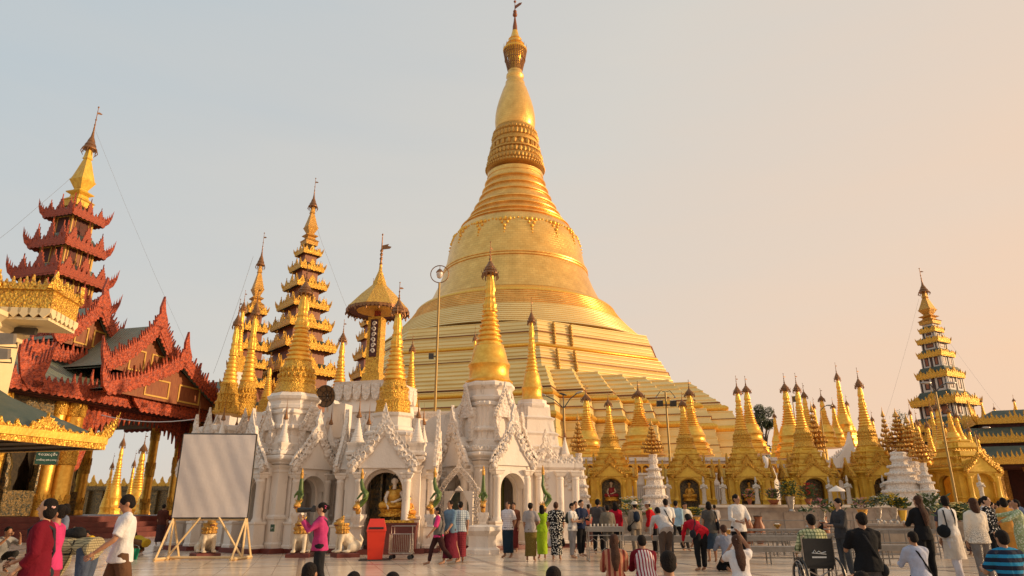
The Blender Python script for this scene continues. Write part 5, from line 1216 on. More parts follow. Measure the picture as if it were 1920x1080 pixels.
t = thing('temple_wall', 'low gilded and green wall seen through the hall portal behind the stupas', 'wall', (Gx(100, 84, 1.4), 84, 0), R(0))
L = Gx(420, 84, 1.4) - Gx(100, 84, 1.4)
mb = MB(); mb.bx(0, L, 0, 3, 0, 3.6); mb.bx(0, L, -.2, 3.1, 3.6, 4.0)
for i in range(int(L / 1.6)): mb.sq([(.3, 0), (.3, 3.3), (.4, 3.5)], (i * 1.6 + .6, -.2, 0))
mb.obj('wall', M['mosaic'], t)
mb = MB(); crest(mb, (0, 0, 4.0), (L, 0, 4.0), 1.1, int(L / .9), .2, mid=.2); mb.obj('flame_cresting', M['goldcarve'], t)
# ================================================================== PEOPLE
import numpy as np
def vox(mb, name, mt, parent, size=.02, smooth=2, extra=None, disp=0):
    """closed pieces fused into one continuous skin"""
    me = bpy.data.meshes.new('tmp'); me.from_pydata(mb.v, [], mb.f); me.update()
    o = bpy.data.objects.new('tmp', me); COL.objects.link(o)
    r = o.modifiers.new('r', 'REMESH'); r.mode = 'VOXEL'; r.voxel_size = size; r.use_smooth_shade = True
    if smooth: q = o.modifiers.new('s', 'SMOOTH'); q.factor = .5; q.iterations = smooth
    dg = bpy.context.evaluated_depsgraph_get(); ev = o.evaluated_get(dg); m2 = bpy.data.meshes.new_from_object(ev)
    bpy.data.objects.remove(o); bpy.data.meshes.remove(me)
    if extra is not None:
        b = bmesh.new(); b.from_mesh(m2); n0 = len(b.faces)
        vs = [b.verts.new(p) for p in extra.v]; b.verts.ensure_lookup_table()
        for f, mi in zip(extra.f, extra.mi):
            try: ff = b.faces.new([vs[i] for i in f]); ff.material_index = mi; ff.smooth = True
            except ValueError: pass
        b.to_mesh(m2); b.free()
    if disp and size < .022:
        n_ = len(m2.vertices); co = np.empty(n_ * 3, 'f'); m2.vertices.foreach_get('co', co); co = co.reshape(-1, 3)
        nr = np.empty(n_ * 3, 'f'); m2.vertices.foreach_get('normal', nr); nr = nr.reshape(-1, 3)
        rs = np.random.RandomState(int(abs(parent.location.x * 97 + parent.location.y * 13)) % 9999); f = 0
        for k in range(9):
            fr = rs.uniform(8, 46); d = rs.normal(size=3); d[2] *= .38; d /= np.linalg.norm(d); f = f + np.sin(co @ d * fr + rs.uniform(0, 6.28) + 1.6 * np.sin(co @ rs.normal(size=3) * 7)) / 9 * 1.5
        co += nr * (f * disp)[:, None]; m2.vertices.foreach_set('co', co.ravel())
    m2.materials.clear()
    for m in (mt if isinstance(mt, (list, tuple)) else [mt]): m2.materials.append(m)
    m2.name = name
    o = bpy.data.objects.new(name, m2); COL.objects.link(o); o.parent = parent
    return o
_cl = {}
def cloth(c, pat=None, c2=(1, 1, 1), sc=1.0, rough=.85):
    key = (c, pat, c2, sc)
    if key in _cl: return _cl[key]
    m = mat('cloth', c, rough, 0, tuple(x * .7 for x in c), 6, .7, 11, dist=.04, spec=.12, nmap=(1, 1, .5))
    if pat:
        t = m.node_tree; b = t.nodes['Principled BSDF']; L = t.links.new; A = t.nodes.new
        co = A('ShaderNodeTexCoord'); sp = A('ShaderNodeSeparateXYZ'); L(co.outputs['Object'], sp.inputs[0])
        def sq(sock, f, th=0.0):
            a = A('ShaderNodeMath'); a.operation = 'MULTIPLY'; a.inputs[1].default_value = f; L(sock, a.inputs[0])
            s_ = A('ShaderNodeMath'); s_.operation = 'SINE'; L(a.outputs[0], s_.inputs[0]); g_ = A('ShaderNodeMath'); g_.operation = 'GREATER_THAN'; g_.inputs[1].default_value = th; L(s_.outputs[0], g_.inputs[0]); return g_.outputs[0]
        if pat == 'h': fac = sq(sp.outputs[2], 60 * sc, .2)
        elif pat == 'v': fac = sq(sp.outputs[0], 130 * sc, .1)
        elif pat == 'check':
            a, c_ = sq(sp.outputs[2], 110 * sc, .75), sq(sp.outputs[0], 110 * sc, .75); k = A('ShaderNodeMath'); k.operation = 'MAXIMUM'; L(a, k.inputs[0]); L(c_, k.inputs[1]); fac = k.outputs[0]
        else:
            v = A('ShaderNodeTexVoronoi'); v.inputs['Scale'].default_value = (16 if pat == 'dots' else 22) * sc; L(co.outputs['Object'], v.inputs[0])
            k = A('ShaderNodeMath'); k.operation = 'LESS_THAN'; k.inputs[1].default_value = .34 if pat == 'dots' else .40; L(v.outputs['Distance'], k.inputs[0]); fac = k.outputs[0]
            if pat == 'low':
                z = A('ShaderNodeMapRange'); z.inputs['From Min'].default_value = 1.15; z.inputs['From Max'].default_value = .95; L(sp.outputs[2], z.inputs[0]); q = A('ShaderNodeMath'); q.operation = 'MULTIPLY'; L(z.outputs[0], q.inputs[0]); L(fac, q.inputs[1]); fac = q.outputs[0]
        mm = A('ShaderNodeMix'); mm.data_type = 'RGBA'; L(fac, mm.inputs['Factor']); mm.inputs['A'].default_value = (*c, 1); mm.inputs['B'].default_value = (*c2, 1); L(mm.outputs['Result'], b.inputs['Base Color'])
    _cl[key] = m; return m
POSE = {
 'stand': dict(lean=0, legs=[(2, 3), (-3, 4)], arms=[(8, 8, 12, .1), (4, 8, 16, .1)]),
 'handsback': dict(lean=0, legs=[(2, 3), (-4, 4)], arms=[(-18, 12, -2, .7), (-18, 12, -2, .7)]),
 'folded': dict(lean=2, legs=[(2, 3), (-3, 4)], arms=[(22, 8, 80, .9), (18, 8, 75, .9)]),
 'walk': dict(lean=5, legs=[(24, 14), (-20, 22)], arms=[(-18, 8, 18, .1), (20, 8, 22, .1)]),
 'bow': dict(lean=62, legs=[(10, 8), (4, 10)], arms=[(18, 6, 14, .3), (28, 6, 10, .3)]),
 'bend': dict(lean=84, legs=[(4, 4), (-4, 6)], arms=[(10, 8, 12, .2), (20, 8, 20, .3)]),
 'sit': dict(lean=6, legs=[(84, 172), (80, 168)], arms=[(22, 12, 40, .5), (22, 12, 40, .5)], spread=.5),
 'chair': dict(lean=2, legs=[(86, 86), (86, 86)], arms=[(18, 16, 55, .3), (18, 16, 55, .3)]),
 'kneel': dict(lean=14, legs=[(62, 152), (58, 150)], arms=[(30, 8, 70, .7), (30, 8, 70, .7)]),
 'pray': dict(lean=12, legs=[(64, 150), (60, 148)], arms=[(78, 10, 95, .95), (78, 10, 95, .95)], headp=-12),
 'squat': dict(lean=30, legs=[(98, 128), (104, 130)], arms=[(48, 12, 26, .5), (56, 12, 20, .5)], spread=.35),
 'camera': dict(lean=2, legs=[(4, 4), (-6, 6)], arms=[(52, 18, 88, .55), (44, 14, 100, .6)]),
 'bag': dict(lean=2, legs=[(8, 6), (-6, 6)], arms=[(10, 12, 34, .5), (6, 10, 20, .2)]),
}
def person(label, X, Y, face, h=1.6, pose='stand', skin='skin', top=('shirt', (.5, .5, .5)), bottom=('trousers', (.05, .05, .06)), hair='short', hairm='hair', sleeve=.55, fem=False, extras=(), z0=0, group=None,
           headyaw=0, headp=None, size=.019, kid=False, lean=None, arms=None, legs=None, toph=None, wid=1.0):
    P = dict(POSE[pose]); 
    if lean is not None: P['lean'] = lean
    if arms: P['arms'] = arms
    if legs: P['legs'] = legs
    t = thing('person', label, 'person', (X, Y, z0), R(face), group); k = h / 1.66
    L = R(P['lean']); sd = Vector((0, -sin(L), cos(L))); sn = Vector((0, -cos(L), -sin(L)))   # spine direction, chest normal
    hipw = .088 if not fem else .092; shw = (.175 if not fem else .155) * wid
    pel = Vector((0, 0, 0)); spine = [pel + sd * q for q in (-.04, .06, .16, .28, .40, .47)]
    neck = pel + sd * .50
    hp = R((P['lean'] * .55 if headp is None else headp)); hy = R(headyaw)
    hd = Vector((0, -sin(hp), cos(hp)))
    headc = neck + (sd * .4 + hd * .6).normalized() * .135
    HRm = Matrix.Rotation(hy, 3, 'Z') @ Matrix.Rotation(hp, 3, 'X')
    # legs
    J = []
    spr = P.get('spread', .05)
    for sx, (th, kn) in zip((-1, 1), P['legs']):
        a = R(th); b = R(th - kn); hip = Vector((sx * hipw, 0, -.03))
        kd = Vector((sx * spr * (1 if abs(th) > 40 else .6), -sin(a), -cos(a))).normalized(); kneep = hip + kd * .42
        s2 = Vector((-sx * spr * (.9 if abs(th) > 40 else .3), -sin(b), -cos(b))).normalized(); ank = kneep + s2 * .40
        fd = Vector((sx * .12, -1, 0)) if b > R(-60) else Vector((0, .9, -.35)); fd.normalize()
        if b <= R(-60): fd = Vector((0, .5, -.1)).normalized() if False else fd
        J.append((hip, kneep, ank, fd))
    A = []
    for i, (sx, (pf, ab, el, inw)) in enumerate(zip((-1, 1), P['arms'])):
        sh = pel + sd * .425 + Vector((sx * shw, 0, 0)); a = R(pf); ab = R(ab)
        d1 = Vector((sx * sin(ab), -sin(a) * cos(ab), -cos(a) * cos(ab))); elb = sh + d1 * .28
        b = R(pf + el); d2 = Vector((-sx * inw * .8, -sin(b) , -cos(b))).normalized(); wr = elb + d2 * .25
        A.append((sh, elb, wr, d2))
    low = min([min(j[2].z - .075 if j[3].z > -.2 else j[2].z - .05, j[1].z - .07) for j in J] + [-.13])
    base = Vector((0, 0, -low))
    S = Matrix.Scale(k, 4) @ Matrix.Translation(base)
    far = size > .03
    mb = MB(); mb.M = S
    def torso(mb, g, lo=0, hi=6, fl=0.0):
        R0 = [(.155, .115), (.15, .108), (.128, .098), (.148, .112), (.155, .10), (.10, .075)] if not fem else [(.165, .125), (.155, .115), (.118, .095), (.135, .118), (.138, .095), (.085, .07)]
        rings = []
        for q in range(lo, hi):
            c = spine[q]; rx, ry = R0[q]; rx *= wid; rx += g; ry += g + fl * (q == lo)
            rings.append([tuple(c + Vector((1, 0, 0)) * (rx * cos(2 * pi * i / 16)) + sn * (ry * sin(2 * pi * i / 16))) for i in range(16)])
        mb.loft(rings)
    torso(mb, 0)
    mb.tube([neck - sd * .06, headc - hd * .04], [.056, .05], 10)
    for sh, elb, wr, d2 in A: mb.tube([neck - sd * .005, sh * .55 + neck * .45 - sd * .008, sh], [.045, .048, .046], 8)
    mb.ball(headc + HRm @ Vector((0, .005, .018)), (.073, .09, .098), 14, 10, rot=HRm); mb.ball(headc + HRm @ Vector((0, -.03, -.055)), (.052, .056, .058), 10, 7, rot=HRm)
    if not far:
        mb.tube([headc + HRm @ Vector((0, -.085, .015)), headc + HRm @ Vector((0, -.108, -.022))], [.009, .016], 6)
        for sx in (-1, 1): mb.ball(headc + HRm @ Vector((sx * .076, .008, -.005)), (.012, .022, .033), 6, 5, rot=HRm)
    for sh, elb, wr, d2 in A:
        mb.tube([sh, (sh + elb) / 2, elb, (elb * .6 + wr * .4), wr], [.050, .045, .038, .038, .026], 10); mb.ball(sh, .054, 8, 6); mb.ball(elb, .038, 8, 5)
    for hip, kn, ank, fd in J:
        mb.tube([hip, (hip + kn) / 2, kn, kn * .6 + ank * .4, ank], [.088, .075, .055, .054, .034], 10); mb.ball(kn, .056, 8, 6); mb.ball(hip, .09, 8, 6)
        mb.tube([ank + Vector((0, .02, -.02)) if fd.z > -.2 else ank, ank + fd * .09 + Vector((0, 0, -.04 if fd.z > -.2 else 0)), ank + fd * .18 + Vector((0, 0, -.058 if fd.z > -.2 else 0))], [.036, .036, .024], 8)
    ex = MB(); ex.M = S
    for i, (sh, elb, wr, d2) in enumerate(A):          # palm, four unequal bent fingers, thumb
        side = (-1, 1)[i]; nrm = Vector((side * .9, -.1, .1)); lat = d2.cross(nrm).normalized(); nrm = lat.cross(d2).normalized()
        mb.ball(wr + d2 * .045, (.030, .030, .050), 8, 6, rot=d2.to_track_quat('Z', 'Y').to_matrix())
        if not far:
            curl = -nrm * .35
            for f, (o_, ln) in enumerate(((-.030, .062), (-.011, .074), (.009, .069), (.028, .054))):
                p = wr + d2 * .075 + lat * o_; p1 = p + (d2 + curl * .4).normalized() * ln * .5; p2 = p1 + (d2 + curl * 1.6).normalized() * ln * .5
                ex.tube([p, p1, p2], [.0095, .0085, .006], 5, 0)
            p = wr + d2 * .03 - lat * .03; p1 = p + (d2 * .6 - lat * .8).normalized() * .035; ex.tube([p - d2 * .01, p1, p1 + (d2 + curl).normalized() * .03], [.012, .010, .007], 5, 0)
    if not far:
        for sx in (-1, 1):
            ex.ball(headc + HRm @ Vector((sx * .031, -.083, .012)), (.014, .008, .007), 6, 4, 1, rot=HRm); ex.tube([headc + HRm @ Vector((sx * .016, -.091, .034)), headc + HRm @ Vector((sx * .046, -.083, .036))], .0045, 4, 1)
        ex.tube([headc + HRm @ Vector((-.02, -.083, -.056)), headc + HRm @ Vector((0, -.089, -.054)), headc + HRm @ Vector((.02, -.083, -.056))], [.003, .007, .003], 5, 2)
    vox(mb, 'body', [M[skin], M['eye'], M['lip']], t, size * k, 2, ex)
    # ---- top garment
    g = .025
    kind, mt_ = top[0], cloth(*top[1:])
    cb_ = MB(); cb_.M = S
    if kind in ('shirt', 'dress', 'jacket'):
        torso(cb_, g + (.012 if kind == 'jacket' else 0), 0, 6)
        if kind != 'dress':
            cc = [spine[0] - sd * (.07 if kind == 'shirt' else .10), spine[1]]
            cb_.loft([[tuple(c + Vector((1, 0, 0)) * (rx * wid * cos(2 * pi * i / 16)) + sn * (ry * sin(2 * pi * i / 16))) for i in range(16)] for c, rx, ry in ((cc[0], .205, .165), (cc[1], .175, .14))])
        for sh, elb, wr, d2 in A:
            if sleeve <= .5: pts = [sh, sh + (elb - sh) * sleeve * 2 * .95]; rr = [.066, .068]
            else:
                f = (sleeve - .5) * 2; pts = [sh, (sh + elb) / 2, elb, elb + (wr - elb) * f]; rr = [.066, .062, .056, .046]
            cb_.tube(pts, rr, 10); cb_.ball(sh, .068, 8, 6); cb_.tube([neck - sd * .028, sh * .55 + neck * .45 - sd * .004, sh], [.062, .064, .066], 8)
        ob = vox(cb_, 'shirt' if kind == 'shirt' else kind, mt_, t, size * k * 1.05, 2, disp=.011)
    # ---- lower garment
    bk, bm = bottom[0], cloth(*bottom[1:])
    lb = MB(); lb.M = S
    def hipring(c, rx, ry, ax=Vector((1, 0, 0)), ay=Vector((0, 1, 0)), wob=0.0, ph=0):
        return [tuple(c + ax * (rx * (1 + wob * cos(7 * q + ph)) * cos(q)) + ay * (ry * (1 + wob * cos(5 * q + ph)) * sin(q))) for q in [2 * pi * i / 20 for i in range(20)]]
    if bk == 'trousers':
        lb.loft([hipring(spine[0] - sd * .06, .165, .125, ay=sn), hipring(spine[1], .162, .122, ay=sn), hipring(spine[1] + sd * .04, .155, .118, ay=sn)])
        f_ = bottom[5] if len(bottom) > 5 else .045
        for hip, kn, ank, fd in J:
            lb.tube([hip + Vector((0, 0, .02)), (hip + kn) / 2, kn, kn * .6 + ank * .4, ank * .97 + kn * .03], [.108, .096, .074, .070, f_ + .012], 12); lb.ball(kn, .074, 8, 6); lb.ball(hip, .108, 8, 6)
        vox(lb, 'trousers', bm, t, size * k * 1.05, 2, disp=.010)
    elif bk in ('longyi', 'skirt', 'gown'):
        top_c = spine[1] + sd * (.05 if bk != 'gown' else .0)
        K = (J[0][1] + J[1][1]) / 2; An = (J[0][2] + J[1][2]) / 2; dk = abs(J[0][1].y - J[1][1].y) / 2; da = abs(J[0][2].y - J[1][2].y) / 2; Hc = (J[0][0] + J[1][0]) / 2
        if J[0][1].z < -.25:
            rings = [hipring(top_c, .16, .125, ay=sn), hipring(Hc, .185, .15, wob=.02), hipring(Hc * .5 + K * .5, .185, .145 + dk * .5, wob=.03, ph=1), hipring(K, .17, .125 + dk, wob=.04, ph=2)]
            if bk != 'skirt': rings += [hipring(K * .5 + An * .5, .17, .115 + dk * .4 + da * .5, wob=.06, ph=3), hipring(An + Vector((0, 0, .06)), .165, .10 + da, wob=.08, ph=4)]
            else: rings += [hipring(K * .7 + An * .3, .175, .12 + dk, wob=.07, ph=3)]
            lb.loft(rings[::-1]); o = lb.obj(bk, bm, t, 70)
        else:
            lb.loft([hipring(spine[0] - sd * .06, .175, .135, ay=sn), hipring(spine[1] + sd * .04, .16, .12, ay=sn)])
            for hip, kn, ank, fd in J: lb.tube([hip, kn, ank], [.125, .11, .09], 12); lb.ball(kn, .11, 8, 6)
            lb.tube([(J[0][0] + J[1][0]) / 2, K], [.14, .12], 12)
            vox(lb, bk, bm, t, size * k * 1.1, 2, disp=.012)
    # ---- hair
    hm = M[hairm]
    if hair != 'none':
        hb = MB(); hb.M = S
        hb.ball(headc + HRm @ Vector((0, .016, .032)), (.081, .093, .090), 16, 10, rot=HRm)
        if hair in ('short',): hb.ball(headc + HRm @ Vector((0, .04, -.01)), (.076, .066, .07), 12, 8, rot=HRm)
        if hair == 'bob': hb.ball(headc + HRm @ Vector((0, .03, -.03)), (.095, .08, .10), 14, 8, rot=HRm)
        if hair == 'bun': hb.ball(headc + HRm @ Vector((0, .11, .03)), (.045, .045, .045), 10, 7, rot=HRm); hb.ball(headc + HRm @ Vector((0, .035, -.01)), (.078, .07, .07), 12, 8, rot=HRm)
        if hair == 'mid': hb.tube([headc + HRm @ Vector((0, .03, .0)), headc + HRm @ Vector((0, .05, -.10)), headc + HRm @ Vector((0, .06, -.19))], [.085, .092, .06], 12, ell=.8)
        if hair in ('long', 'tail'):
            w_ = .085 if hair == 'long' else .038
            hb.tube([headc + HRm @ Vector((0, .06, .0)), neck - sn * (.10 if hair == 'tail' else .09), spine[4] - sn * .14, spine[3] - sn * .15, spine[2] - sn * .135], [w_ * .8, w_ * .85, w_, w_ * .85, w_ * .4], 12, ell=.42)
            hb.ball(headc + HRm @ Vector((0, .035, -.02)), (.08, .07, .08), 12, 8, rot=HRm)
        ho = vox(hb, 'hair', hm, t, size * k * .9, 1, disp=.007)
    for e in extras:
        eb = MB(); eb.M = S; kk = e[0]
        if kk == 'hat':
            eb.lathe([(.085, .0), (.15, .005), (.155, .012), (.10, .03), (.098, .03), (.09, .085), (.05, .105)], 20, headc + hd * .03); eb.obj('sun_hat', cloth(e[1]), t, 50)
        elif kk == 'cap': eb.ball(headc + HRm @ Vector((0, .012, .05)), (.088, .1, .075), 14, 8, rot=HRm); eb.prism([(-.07, 0), (.07, 0), (.05, .09), (-.05, .09)], headc + HRm @ Vector((0, -.07, .05)), (1, 0, 0), HRm @ Vector((0, -1, .05)), .01); eb.obj('cap', cloth(e[1]), t, 50)
        elif kk == 'flower':
            for i in range(7): eb.ball(headc + HRm @ Vector((.055 * (e[2] if len(e) > 2 else 1) + random.uniform(-.02, .02), .07 + random.uniform(-.02, .02), .03 + random.uniform(-.025, .03))), .011, 6, 4)
            eb.obj('hair_flower', cloth(e[1]), t, 50)
        elif kk == 'backpack':
            c = spine[3] - sn * .19
            Rm = Matrix.Rotation(L, 3, 'X')
            eb.ball(c + sn * .03, (.12, .075, .18), 12, 8, rot=Rm); eb.ball(c - sn * .03 - sd * .05, (.085, .045, .10), 10, 6, rot=Rm)
            for sx in (-1, 1): eb.tube([spine[4] - sn * .15 + Vector((sx * .08, 0, 0)), spine[4] + sd * .085 + Vector((sx * .10, 0, 0)), spine[4] + sn * .135 + Vector((sx * .11, 0, 0)), spine[2] + sn * .10 + Vector((sx * .15, 0, 0)), spine[2] - sn * .1 + Vector((sx * .13, 0, 0))], .016, 6)
            vox(eb, 'backpack', cloth(e[1]), t, size * k, 1)
        elif kk in ('shoulderbag', 'crossbag'):
            sx = e[2] if len(e) > 2 else 1; 
            if kk == 'shoulderbag': c = spine[1] + Vector((sx * .22, 0, 0)) - sn * .03; eb.ball(c, (.05, .16, .13), 12, 8); eb.tube([c + Vector((0, .1, .08)), spine[4] + Vector((sx * .17, .06, .06)), spine[4] + sd * .075 + Vector((sx * .15, 0, 0)), spine[4] + Vector((sx * .18, -.07, .0)), c + Vector((0, -.1, .08))], .014, 6)
            else:
                c = spine[0] + Vector((sx * .22, 0, -.05)); eb.ball(c, (.06, .13, .10), 12, 8)
                eb.tube([c + Vector((0, .03, .06)), spine[2] - sn * .135 + Vector((sx * .06, 0, 0)), spine[4] - sn * .125 - Vector((sx * .05, 0, 0)), spine[5] + sd * .03 - Vector((sx * .12, 0, 0)), spine[4] + sn * .125 - Vector((sx * .06, 0, 0)), spine[2] + sn * .13 + Vector((sx * .05, 0, 0)), c + Vector((0, -.05, .06))], .017, 6)
            eb.obj('bag', cloth(e[1]), t, 60)
        elif kk == 'handbag':
            i = 0 if (len(e) > 2 and e[2] < 0) else 1; w_ = A[i][2] + A[i][3] * .09; eb.tube([w_ + Vector((0, -.07, -.16)), w_ + Vector((0, -.03, 0)), w_ + Vector((0, .03, 0)), w_ + Vector((0, .07, -.16))], .007, 5)
            eb.loft([[tuple(w_ + Vector((x, y, z))) for x, y in ((-q, -.11), (q, -.11), (q, .11), (-q, .11))] for q, z in ((.05, -.38), (.06, -.3), (.03, -.15))]); eb.obj('handbag', cloth(e[1]), t, 30)
        elif kk == 'camera':
            c = headc + HRm @ Vector((0, -.15, -.01)); eb.cb(c, (.13, .07, .09)); eb.ball(c + Vector((0, 0, .05)), (.03, .035, .03), 8, 5); n_ = HRm @ Vector((0, -1, 0))
            ln = e[1] if len(e) > 1 else .1
            eb.tube([c + n_ * .02, c + n_ * (.04 + ln * .5), c + n_ * (.04 + ln * .51), c + n_ * (.04 + ln)], [.035, .037, .045, .047], 12); eb.obj('camera', M['black'], t, 40)
        elif kk == 'phone':
            c = (A[0][2] + A[1][2]) / 2 + Vector((0, -.1, .06)); eb.cb(c, (.075, .012, .14)); eb.obj('phone', M['black'], t)
        elif kk == 'scarf':
            eb.tube([spine[5] + sd * .0 + Vector((-.1, -.02, 0)), spine[5] - sn * .09 + sd * .03, spine[5] + Vector((.1, -.02, 0)), spine[5] + sn * .08, spine[5] + Vector((-.1, -.02, 0))], .032, 8); eb.obj('scarf', cloth(e[1]), t, 60)
        elif kk == 'vest':
            torso(eb, .036, 0, 6); vox(eb, 'vest', cloth(*e[1:]), t, size * k, 2, disp=.008)
        elif kk == 'tunic':
            K = (J[0][1] + J[1][1]) / 2; Hc = (J[0][0] + J[1][0]) / 2
            eb.loft([hipring(K * 1.05, .22, .185, wob=.05), hipring(Hc * .4 + K * .6, .205, .17, wob=.04, ph=1), hipring(Hc, .195, .16, wob=.02), hipring(spine[1], .175, .14)]); eb.obj('tunic', cloth(e[1]), t, 70)
        elif kk == 'coat_held':
            w_ = A[0][2]; eb.tube([w_ + Vector((0, -.02, .04)), w_ + Vector((-.03, -.05, -.15)), w_ + Vector((-.03, -.03, -.45)), w_ + Vector((-.01, 0, -.6))], [.05, .09, .12, .08], 10, ell=.6); eb.obj('held_coat', cloth(e[1]), t, 60)
        elif kk == 'robe_sash':
            eb.tube([spine[5] + Vector((-.12, 0, 0)), spine[3] + sn * .16, spine[1] + Vector((.18, 0, 0)) + sn * .05, spine[2] - sn * .15, spine[5] + Vector((-.12, .05, 0))], .045, 8); eb.obj('sash', cloth(e[1]), t, 60)
        elif kk == 'print':
            c = spine[3] + sn * .131; 
            for q in range(12): eb.ball(c + Vector((.05 * cos(q * .52), -.0, 0)) + sd * (.07 * sin(q * .52)) , (.016, .006, .02), 6, 4)
            eb.ball(c + sd * .01, (.028, .006, .045), 8, 5); eb.tube([c - sd * .13 + Vector((-.07, 0, 0)), c - sd * .13 + Vector((.07, 0, 0))], .006, 4); eb.obj('shirt_print', cloth(e[1]), t, 60)
    return t
def at(px, Y): return Gx(px, Y, .8), Y
def pp(label, px, Y, face, **kw): x, y = Gx(px, Y, .8), Y; return person(label, x, y, face, **kw)
# facing: 0 = towards the viewer, 90 = to the photo's right, 180 = away, 270 = to the left
W_ = (.72, .69, .66); BK_ = (.012, .012, .014)
# --- foreground left
pp('woman in a burgundy blouse with a large black shoulder bag walking at the lower left', 66, 7.6, 285, h=1.5, fem=True, top=('shirt', (.16, .008, .02)), bottom=('longyi', (.16, .07, .05)), hair='bob', sleeve=.85, skin='skinlight', extras=(('flower', (.85, .5, .45)), ('crossbag', (.03, .035, .045), -1)), arms=[(6, 14, 60, .6), (-6, 10, 50, .3)], size=.014)
pp('woman in a bright pink top behind the woman in burgundy', 92, 8.9, 280, h=1.44, fem=True, top=('shirt', (.60, .05, .17)), bottom=('longyi', (.25, .03, .05)), hair='bun', sleeve=.45, extras=(('handbag', (.65, .01, .02), -1),), size=.016)
pp('young man in a white printed T-shirt and brown trousers looking down', 226, 9.4, 300, h=1.60, top=('shirt', (.74, .72, .72)), bottom=('trousers', (.13, .065, .035)), hair='short', sleeve=.42, headp=22, arms=[(-10, 8, 8, .1), (26, 8, 26, .2)], legs=[(20, 10), (-16, 14)], extras=(('print', (.18, .05, .25)),), size=.014)
pp('man bending over with a backpack and plaid shirt at the lower left', 165, 10.2, 265, h=1.6, pose='bend', top=('shirt', (.40, .34, .20), 'check', (.12, .10, .06), 1.7), bottom=('trousers', (.07, .09, .14)), hair='short', hairm='hairbrown', sleeve=.95, extras=(('backpack', (.02, .02, .02)),), size=.016)
pp('person in a blue grey shirt with hand on hip behind the pink woman', 110, 14.5, 320, h=1.5, top=('shirt', (.16, .19, .27)), sleeve=.4, arms=[(0, 50, 20, 1.2), (4, 8, 16, .1)], size=.022)
pp('seated person in grey at the far left edge', 2, 17, 60, h=1.6, pose='squat', top=('shirt', (.3, .3, .3)), bottom=('trousers', (.03, .03, .03)), arms=[(70, 10, 70, .5), (70, 10, 70, .5)], size=.025)
pp('child in a yellow shirt sitting beside the red hall steps, left of two', 151, 24.5, 350, h=1.35, pose='squat', top=('shirt', (.72, .42, .02)), bottom=('trousers', (.06, .04, .04)), group='children in yellow', sleeve=.4, size=.026)
pp('child in a yellow shirt bending forward beside the red hall steps, right of two', 190, 23.5, 310, h=1.35, pose='squat', lean=50, top=('shirt', (.72, .42, .02)), bottom=('trousers', (.06, .04, .04)), group='children in yellow', sleeve=.4, size=.026)
pp('person in a yellow top squatting low beside the timber screen stand', 276, 24.5, 250, h=1.5, pose='squat', lean=70, top=('shirt', (.55, .36, .03)), bottom=('longyi', (.16, .08, .04)), sleeve=.4, size=.026)
pp('photographer in a pink jacket aiming a long lens camera to the left', 600, 12.4, 278, h=1.50, fem=True, pose='camera', top=('shirt', (.50, .05, .18)), bottom=('trousers', (.02, .02, .022)), hair='bun', sleeve=1.0, skin='skinlight', extras=(('camera', .26), ('crossbag', (.07, .06, .08), -1), ('flower', (.7, .1, .25))), size=.015)
# --- heads of seated people along the bottom edge
for px, Y, hh, hr_, lab in ((577, 7.4, 1.62, 'short', 'dark haired head of a seated visitor below the photographer'), (661, 7.0, 1.52, 'short', 'top of a dark haired head at the bottom edge, left of the bin'), (735, 7.0, 1.52, 'bob', 'top of a dark haired head at the bottom edge, below the luggage trolley'), (1038, 7.2, 1.58, 'short', 'rounded dark head at the bottom edge in the centre'), (1256, 7.7, 1.78, 'short', 'dark haired head in front of the striped waistcoat woman'), (1620, 6.8, 1.54, 'short', 'top of a dark head at the bottom edge under the man in black')):
    pp(lab, px, Y, 180, h=hh, pose='sit', top=('shirt', (.55, .52, .5)), bottom=('trousers', BK_), hair=hr_, group='seated heads along the bottom edge', size=.017)
# --- walking group
pp('woman in a grey and pink vest walking left in front of the white shrines', 822, 19.6, 285, h=1.48, fem=True, pose='walk', top=('shirt', (.62, .05, .2)), bottom=('trousers', (.05, .02, .02)), hair='tail', sleeve=.5, extras=(('vest', (.18, .17, .16)),))
pp('man in an open denim shirt and maroon longyi walking beside the woman in the vest', 845, 19.8, 320, h=1.64, pose='walk', legs=[(14, 8), (-14, 12)], top=('shirt', (.16, .25, .34)), bottom=('longyi', (.14, .015, .03)), sleeve=.6)
pp('man in a plaid shirt and maroon longyi just right of the denim shirt man', 863, 20.6, 190, h=1.62, pose='walk', legs=[(12, 8), (-12, 12)], top=('shirt', (.50, .55, .58), 'check', (.16, .2, .24)), bottom=('longyi', (.13, .012, .02), 'check', (.2, .03, .04)), sleeve=.4, extras=(('flower', (.75, .72, .6), 1),))
pp('man in a white shirt and navy longyi with hands behind his back', 952, 22.4, 330, h=1.62, pose='handsback', top=('shirt', (.68, .64, .64), 'check', (.5, .42, .45)), bottom=('longyi', (.015, .03, .05)), hair='short', sleeve=.45)
pp('small figure in brown standing in the right arch of the tall white shrine', 963, 25.3, 350, h=1.62, top=('shirt', (.14, .05, .03)), bottom=('longyi', (.12, .02, .02)), size=.03)
pp('woman in a grey blouse and olive longyi with her back turned', 995, 21.0, 170, h=1.58, fem=True, pose='stand', arms=[(0, 22, 60, .9), (4, 10, 10, .1)], top=('shirt', (.36, .32, .31)), bottom=('longyi', (.13, .09, .02), 'dots', (.2, .14, .04), 2.0), hair='bun', sleeve=.45)
pp('woman in a lime green dress beside the woman in the olive longyi', 1016, 22.0, 185, h=1.52, fem=True, top=('shirt', (.32, .50, .02)), bottom=('gown', (.32, .48, .02)), hair='mid', sleeve=.35)
